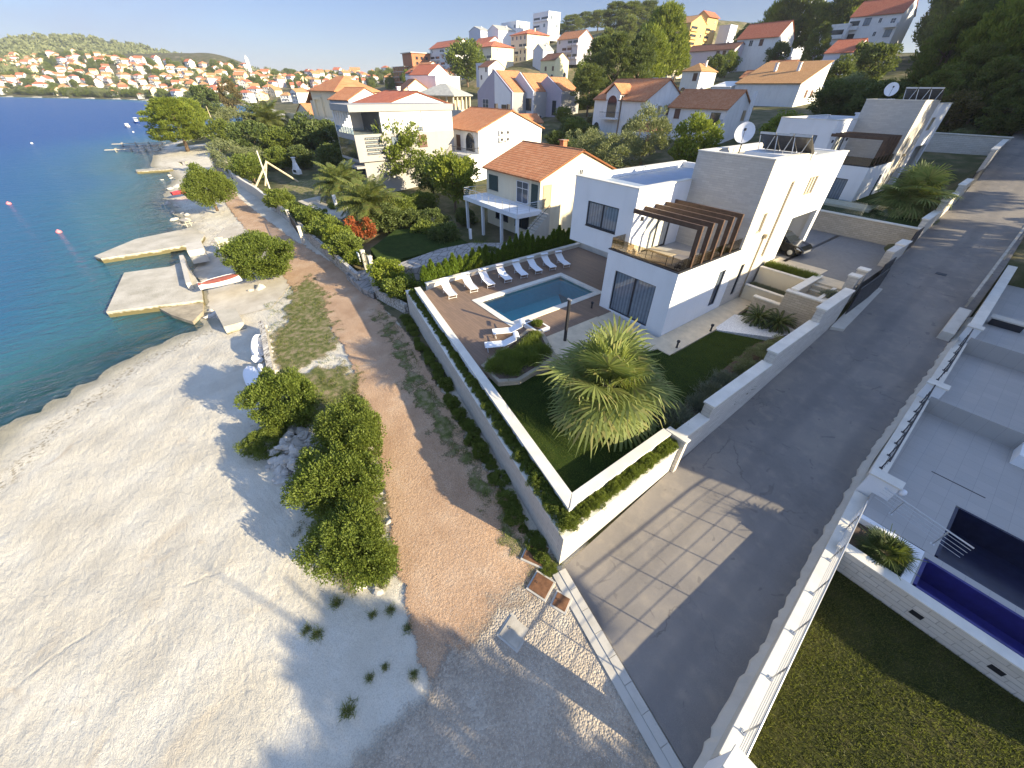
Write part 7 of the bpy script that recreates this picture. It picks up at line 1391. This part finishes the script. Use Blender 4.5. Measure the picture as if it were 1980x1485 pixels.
SH = [('shrubfar',545,398,2.0,1.1,'rounded shrub at the left end of the hedge'),('shrubfar',575,418,1.7,.9,'hedge shrub above the white posted gate'),('shrubfar',605,430,1.9,.95,'first hedge shrub right of the white posted gate'),('shrubfar',632,452,2.0,.95,'tall hedge shrub in the middle of the hedge'),('bright',655,470,1.8,.7,'hedge shrub right of the middle'),('shrubfar',672,490,1.9,.95,'hedge shrub before the stone posted gate'),('bright',690,505,1.2,.7,'small hedge shrub at the stone posted gate'),
 ('bright',752,545,1.7,.8,'shrub right of the flagstone entrance'),('shrubfar',782,570,1.5,1.,'rounded shrub at the corner of the white planter wall'),('shrubfar',765,560,1.2,.9,'small shrub between flagstones and white planter wall'),
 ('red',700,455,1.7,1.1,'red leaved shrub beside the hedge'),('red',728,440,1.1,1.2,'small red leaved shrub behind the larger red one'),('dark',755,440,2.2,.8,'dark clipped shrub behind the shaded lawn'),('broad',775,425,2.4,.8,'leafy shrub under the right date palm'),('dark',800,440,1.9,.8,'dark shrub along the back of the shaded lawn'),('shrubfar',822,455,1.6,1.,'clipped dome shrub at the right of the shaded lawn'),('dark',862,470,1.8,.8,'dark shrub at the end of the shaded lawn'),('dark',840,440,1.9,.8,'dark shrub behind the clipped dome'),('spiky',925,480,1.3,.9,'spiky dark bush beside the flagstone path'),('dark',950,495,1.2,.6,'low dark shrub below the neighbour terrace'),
 ('broad',820,405,2.0,.8,'leafy shrub left of the lemon tree'),('bright',790,400,1.8,.7,'bright shrub below the leafy round tree'),('dark',900,430,1.4,.8,'dark shrub under the terrace corner'),('shrubfar',655,405,1.2,.9,'shrub beside the small concrete yard'),('broad',690,395,1.6,.8,'leafy shrub between the date palms')]
for kd, px, py, r, hz, lab in SH:
    x, y, _ = G(px, py, -1.4); shrub(lab, (x,y,max(T1(x,y), -1.75)), r, kd, None, hz, 'garden_shrub')
# roofed shelter between houses
o = thing('garden_shelter', 'small dark tiled shelter between white house and cottage', 'shelter', (-50.5,69,4.2)); r = MB(); r.add([(-3.4,-2.6,2.6),(3.4,-2.6,2.6),(3.4,2.6,2.6),(-3.4,2.6,2.6),(0,0,4.1)], [(0,1,4),(1,2,4),(2,3,4),(3,0,4),(3,2,1,0)]); r.build('roof', 'tile_brown_x', o)
for sx in (-2.9, 2.9):
    for sy in (-2.1, 2.1): MB().box(sx-.12,sx+.12,sy-.12,sy+.12,-2,2.6).build('post', 'timber', o)
o = thing('power_pole', 'dark power pole before the white arched porch', 'pole', (-58.5,70.5,4.5)); MB().tube([(0,0,-1),(0,0,7.2)], .14, 6).build('shaft', 'bark', o); MB().box(-.9,.9,-.06,.06,6.4,6.55).build('crossarm', 'bark', o)
# ---------------------------------------------------------------- hill trees
TR = 'pine of the wooded hillside'
def hillpine(px, py, r, kd='pine', hz=1.1, st=.35, lab=None, i=None):
    p = GT(px, py)
    if p is None: return
    return tree(lab or TR, 'pine_tree', p, r, kd, i, hz, st, tk='pine', group=None if lab else 'pines of the wooded hillside')
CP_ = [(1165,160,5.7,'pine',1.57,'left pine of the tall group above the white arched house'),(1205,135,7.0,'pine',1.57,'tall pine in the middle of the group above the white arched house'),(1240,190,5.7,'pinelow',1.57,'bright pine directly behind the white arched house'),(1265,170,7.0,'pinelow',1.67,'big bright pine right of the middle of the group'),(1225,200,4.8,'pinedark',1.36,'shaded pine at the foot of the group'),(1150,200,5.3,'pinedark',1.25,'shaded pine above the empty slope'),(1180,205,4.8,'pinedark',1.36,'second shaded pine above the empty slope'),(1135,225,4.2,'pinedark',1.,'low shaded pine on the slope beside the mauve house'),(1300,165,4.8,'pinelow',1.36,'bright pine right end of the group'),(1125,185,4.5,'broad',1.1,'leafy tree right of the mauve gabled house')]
for px, py, r, kd, hz, lab in CP_: hillpine(px, py, r, kd, hz, .3, lab)
for i, (px, py, r, hz) in enumerate([(1105,68,9,1.2),(1130,62,10,1.3),(1155,62,9,1.2),(1185,66,10,1.4),(1215,70,10,1.5),(1245,72,10,1.6),(1265,66,9,1.4),(1085,72,7,1.),(1200,95,8,1.2),(1240,95,8,1.2)]): hillpine(px, py, r, 'pinedark' if i % 2 else 'pine', hz*.5, .12, 'dark pine on the skyline ridge between white villas and ochre block').__setitem__('group', 'skyline pines between white villas and ochre block')
for px, py, r, kd, hz, lab in [(1430,125,7,'dark',1.1,'dark tree before the large red roofed house, left'),(1470,128,6,'dark',1.2,'dark tree before the large red roofed house, right'),(1510,95,6.5,'pinelow',1.5,'bright pine over the large red roofed house'),(1545,60,9,'pinedark',1.6,'dark pine below the apartment tower at the top edge'),(1590,70,8,'pinelow',1.7,'bright pine left of the tall stepped apartments'),(1585,120,5.5,'pinelow',1.6,'bright pine left of the wraparound balcony house'),(1560,140,4.5,'pine',1.2,'pine behind the long brown roofed house'),(1495,135,4.5,'dark',1.,'dark tree above the long brown roof'),(1400,150,4,'broad',1.,'leafy tree beside the small square house'),(1375,160,4,'dark',1.,'dark shrub tree below the small square house'),(1640,165,5,'dark',1.,'dark tree under the wraparound balcony house'),(1600,190,4.5,'dark',.9,'dark tree left of the second villa roof'),(1665,180,5,'dark',1.,'dark tree behind the second villa dish')]: hillpine(px, py, r, kd, hz, .25, lab)
rng2 = random.Random(3); n = 0; tries = 0; spots = []
def woodpine(x, y, r, hz, st):
    kd = rng2.choice(['pine','pinelow','pinelow','pinedark','pine']) if rng2.random() > .04 else 'brown'
    tree(TR, 'pine_tree', (x,y,T1(x,y)), r, kd, rng2.randrange(3), hz if kd != 'brown' else .9, st, tk='pine', group='pines of the wooded hillside')
while n < 88 and tries < 8000:
    tries += 1; x = rng2.uniform(-30, 34); y = rng2.uniform(87, 150)
    if x < -12 and y > 121+(x+30)*.5: continue
    q = pix(x, y, T1(x, y)+5)
    if q[0] < 1795: continue
    if any((x-a)**2+(y-b)**2 < 14 for a, b in spots) or (y > 127 and x < 16): continue
    spots.append((x, y)); low = y < 99 and x < 4; r = rng2.uniform(2.4, 3.3) if low else rng2.uniform(3., 4.6); woodpine(x, y, r, rng2.uniform(.95, 1.2) if low else rng2.uniform(1.2, 1.8), rng2.uniform(.2, .4) if low else rng2.uniform(.3, .8)); n += 1
for i in range(16):
    x = rng2.uniform(-56, -30); y = rng2.uniform(200, 245); woodpine(x, y, rng2.uniform(5, 7.5), rng2.uniform(1.1, 1.5), .3)
for i in range(14):
    x = rng2.uniform(-37, -24); y = rng2.uniform(97, 117); tree('dark low tree between long brown roofed house and the wood', 'tree', (x,y,T1(x,y)), rng2.uniform(2.4, 3.8), rng2.choice(['dark','pinedark','broad']), None, .9, .2, group='dark low trees between long brown roofed house and the wood')
for px, py, r in [(1500,60,8),(1530,75,8),(1560,90,7),(1610,75,7),(1640,60,8)]:
    p = pz(px, py, 236); tree('dark pine in front of the apartment tower', 'pine_tree', (p[0],236,T1(p[0],236)), r, 'pinedark' if px % 20 else 'pinelow', None, 1.35, .35, tk='pine', group='dark pines in front of the apartment tower')
# undergrowth along the foot of the wood and the bank right of the lane
for i in range(60):
    x = rng2.uniform(-22, 26); y = rng2.uniform(86, 98); shrub('dark shrub of the undergrowth at the foot of the wood', (x,y,T1(x,y)), rng2.uniform(1., 2.2), rng2.choice(['dark','broad','olive']), None, rng2.uniform(.5, .8), group='undergrowth shrubs at the foot of the wood')
for i in range(40):
    x = rng2.uniform(1.2, 9); y = rng2.uniform(50, 78); shrub('low scrub on the bank right of the upper lane', (x,y,T1(x,y)), rng2.uniform(.5, 1.3), rng2.choice(['olive','dark','lowbush','dry']), None, rng2.uniform(.4, .7), group='scrub on the bank right of the upper lane')
for i, (x, y, r) in enumerate([(13,66,4.5),(17,80,5),(24,94,5.5),(13,95,4.5),(20,58,4.5)]): tree('pine overhanging the lane on the right, outside or at the edge of the picture', 'pine_tree', (x,y,T1(x,y)), r, 'pine', i % 3, 1.4, .8, tk='pine', group='pines on the right of the upper lane')
for i in range(16):
    px, py = 1095+rng2.uniform(-30, 90), 225+rng2.uniform(-45, 60); p = GT(px, py)
    if p: shrub('brownish green scrub on the slope between mauve house and pines', p, rng2.uniform(1.5, 3.), rng2.choice(['olive','brown','dark','broad']), None, rng2.uniform(.4, .8), group='scrub on the slope between mauve house and pines')
# ---------------------------------------------------------------- town across the bay
FH = []
def farhouse(i):
    rr = random.Random(40+i); w_ = rr.uniform(9, 14); d = rr.uniform(8, 11); nf = rr.choice([2,2,3,3]); h = nf*2.9; rh = rr.uniform(2., 3.2); m = MB(); e = .5
    typ = i % 4
    if typ == 0: m.extr([(0,-5),(d,-5),(d,h),(d/2,h+rh),(0,h)], 'x', -w_/2, w_/2); m.k = 1; m.extr([(-e,h-.2),(d/2,h+rh+.05),(d/2,h+rh+.25),(-e,h+.05)], 'x', -w_/2-e, w_/2+e); m.extr([(d+e,h-.2),(d/2,h+rh+.05),(d/2,h+rh+.25),(d+e,h+.05)], 'x', -w_/2-e, w_/2+e)
    elif typ == 1: m.extr([(-w_/2,-5),(w_/2,-5),(w_/2,h),(0,h+rh),(-w_/2,h)], 'y', 0, d); m.k = 1; m.extr([(-w_/2-e,h-.2),(0,h+rh+.05),(0,h+rh+.25),(-w_/2-e,h+.05)], 'y', -e, d+e); m.extr([(w_/2+e,h-.2),(0,h+rh+.05),(0,h+rh+.25),(w_/2+e,h+.05)], 'y', -e, d+e)
    else:
        m.box(-w_/2, w_/2, 0, d, -5, h); m.k = 1; x0, x1, y0, y1 = -w_/2-e, w_/2+e, -e, d+e; k = d*.48
        m.add([(x0,y0,h),(x1,y0,h),(x1,y1,h),(x0,y1,h),(x0+k,d/2,h+rh),(x1-k,d/2,h+rh)], [(0,1,5,4),(1,2,5),(2,3,4,5),(3,0,4),(3,2,1,0)])
    m.k = 2; n = max(3, int(w_/3))
    for f in range(nf):
        for k in range(n):
            u = -w_/2+w_*(k+.5)/n; z = f*2.9+.9
            if rr.random() < .3: m.box(u-1.1, u+1.1, -.06, 0, z-.8, z+1.3)
            else: m.box(u-.5, u+.5, -.06, 0, z, z+1.2)
        for k in range(2):
            y = d*(k+.5)/2
            if rr.random() < .6: m.box(w_/2, w_/2+.06, y-.45, y+.45, z, z+1.2)
    m.k = 0
    for f in range(1, nf):
        if rr.random() < .7: a = rr.uniform(-w_/2, 0); m.box(a, a+w_*.5, -1.2, -.0, f*2.9-.2, f*2.9+.7)
    wl = ['old_white','cream_render','white_render','old_white','pale_yellow','old_white','white_render','pink_grey'][i % 8]
    return m.mesh('town_house', [wl, ['tile_x','tile_ochre_x','tile_red_x'][i % 3], 'pane_mid'])
for i in range(16): FH.append(farhouse(i))
rt = random.Random(11); pl = []
def townspot(px, py, dmin):
    p = GT(px, py)
    if p is None or p[2] < -3.0: return None
    for q in pl:
        if (q[0]-p[0])**2+(q[1]-p[1])**2 < dmin*dmin: return None
    pl.append(p); return p
def ridge(px): return np.interp(px, [0,100,200,300,400,480,560,700,850], [100,104,112,122,132,132,134,140,150])
def shorel(px): return np.interp(px, [0,240,480], [184,190,200])
n = 0; tries = 0
while n < 296 and tries < 20000:
    tries += 1; px = rt.uniform(-25, 690); top = ridge(px)
    py = top+(shorel(min(px, 480))-top)*rt.random()**.9
    p = townspot(px, py, 14)
    if not p: continue
    d = math.hypot(p[0], p[1])
    if d < 330: continue
    o = link('town_house', FH[rt.randrange(16)], None, p, rt.choice([0, .3, -.3, .6, 1.2])+rt.uniform(-.15, .15), rt.uniform(.75, 1.1)); tag(o, 'small pale tiled house in the town across the bay', 'house', 'houses of the town across the bay'); n += 1
n = 0; tries = 0
while n < 34 and tries < 4000:
    tries += 1; px = rt.uniform(520, 850); py = rt.uniform(138, 168); p = townspot(px, py, 15)
    if not p: continue
    d = math.hypot(p[0], p[1])
    if d < 230 or d > 900: continue
    o = link('town_house', FH[rt.randrange(16)], None, p, rt.uniform(-.4, .6), rt.uniform(.85, 1.1)); tag(o, 'pale tiled house on the saddle between bay town and white hill', 'house', 'houses on the saddle left of the brick shell'); n += 1
# church tower
p = GT(484, 138) or (-700,150,38); o = thing('church_tower', 'slim white church tower on the skyline of the town', 'tower', p); MB().box(-2.4,2.4,-2.4,2.4,-5,15).build('shaft', 'white_render', o); m = MB(); m.add([(-2.7,-2.7,15),(2.7,-2.7,15),(2.7,2.7,15),(-2.7,2.7,15),(0,0,21)], [(0,1,4),(1,2,4),(2,3,4),(3,0,4),(3,2,1,0)]); m.build('spire', 'old_white', o)
# trees among the houses
n = 0; tries = 0
while n < 280 and tries < 12000:
    tries += 1; px = rt.uniform(-20, 860); top = ridge(px)-3; py = top+(shorel(min(px, 480))-top)*rt.random() if px < 500 else rt.uniform(136, 172); p = townspot(px, py, 9)
    if not p: continue
    d = math.hypot(p[0], p[1])
    if d < 200: continue
    _tc[0] += 1; kd = rt.choice(['dark','broad','olive','broad']); o = link('town_tree', crown(kd, _tc[0] % 3), None, (p[0],p[1],p[2]-1), rt.uniform(0, 6), (rt.uniform(4, 8),)*2+(rt.uniform(4, 7),)); tag(o, 'dark green tree among the houses of the town across the bay', 'tree', 'trees among the houses of the bay town'); n += 1
for px, py in [(590,175),(595,172),(700,168),(722,158),(648,166),(577,178)]:
    p = GT(px, py+6)
    if p: o = thing('cypress_tree', 'tall dark cypress on the saddle behind the beige villa', 'tree', p, 0, 'cypresses behind the beige villa'); link('foliage', crown('cypress', 0), o, (0,0,.5), 0, (1.7,1.7,1.7)); MB().tube([(0,0,-1),(0,0,2)], .3, 6).build('trunk', 'bark', o)
# shoreline belt of trees
for i in range(70):
    px = rt.uniform(-10, 500); py = shorel(px)-1.5-rt.random()*2.5; p = GT(px, py)
    if p and math.hypot(p[0], p[1]) > 350: o = link('town_tree', crown(rt.choice(['dark','broad','olive']), i % 3), None, (p[0],p[1],max(p[2],-3)-.5), rt.uniform(0, 6), (rt.uniform(5, 9),)*2+(rt.uniform(3.5, 6),)); tag(o, 'green tree along the far shoreline of the bay', 'tree', 'trees along the far shoreline')
# forested hill behind the town
def hp(px, py, d):
    r_ = ray(px, py); t_ = d/math.hypot(r_[0], r_[1]); return (t_*r_[0], t_*r_[1], H+t_*r_[2])
top = [(-220,92),(-100,84),(0,77),(60,73),(110,72),(160,73),(210,80),(260,89),(300,97),(340,107),(370,110),(400,116),(440,124),(480,132),(530,140),(600,146)]
rows = []
rg = np.random.default_rng(2)
for j in range(9):
    f = j/8; rows.append([hp(px, py+(1-f)*(ridge(max(px,0))-py+48)+(0 if f < 1 else 0), 1150+f*750) for px, py in [(a_, b_) for a_, b_ in top]])
back = [(x*1.5, y*1.5, -60) for x, y, z in rows[-1]]
m = MB(); m.sheet(rows+[back]); t = NT('hill_green'); t.done(t.pbr(t.ramp(t.noise(.012, 6), [(.35, (.055,.075,.035)), (.55, (.10,.11,.06)), (.7, (.20,.17,.12))]), .95)); tag(m.build('hill', 'hill_green', smooth=True), 'wooded hill behind the town', 'hill', None, 'structure')
V = []
A3 = np.array(rows)
for _ in range(2600):
    j = rg.uniform(0, 8); k = rg.uniform(0, len(top)-1); j0, k0 = min(int(j), 7), min(int(k), len(top)-2); a, b = j-j0, k-k0
    p = (A3[j0,k0]*(1-a)*(1-b)+A3[j0+1,k0]*a*(1-b)+A3[j0,k0+1]*(1-a)*b+A3[j0+1,k0+1]*a*b); nn = 26; s = rg.uniform(6, 12); o = sph(nn, rg); V.append(leaves(p+o*np.array([s,s,s*.6])*.7+np.array([0,0,s*.4]), o, s*.9, s*.55, rg))
tag(link('hill_forest', qmesh('hill_forest', np.concatenate(V), 'leaf_olive')), 'far wood covering the hill behind the town', 'forest', None, 'stuff')  # paler leaf colour puts some of the haze into the wood

# ---------------------------------------------------------------- air
m = MB(); m.box(-9300, 1200, -9300, 4400, -75, 230); hz_ = bpy.data.materials.new('haze_air'); hz_.use_nodes = True; n_ = hz_.node_tree; n_.nodes.clear(); ho = n_.nodes.new('ShaderNodeOutputMaterial'); pv = n_.nodes.new('ShaderNodeVolumePrincipled')
pv.inputs['Color'].default_value = (.86,.90,.96,1); pv.inputs['Density'].default_value = .00014; pv.inputs['Anisotropy'].default_value = .2; n_.links.new(pv.outputs[0], ho.inputs['Volume']); MATS['haze_air'] = hz_
tag(m.build('haze', 'haze_air'), 'thin sea haze over the bay', 'haze', None, 'stuff')
SC.cycles.volume_bounces = 0; SC.cycles.volume_step_rate = 5
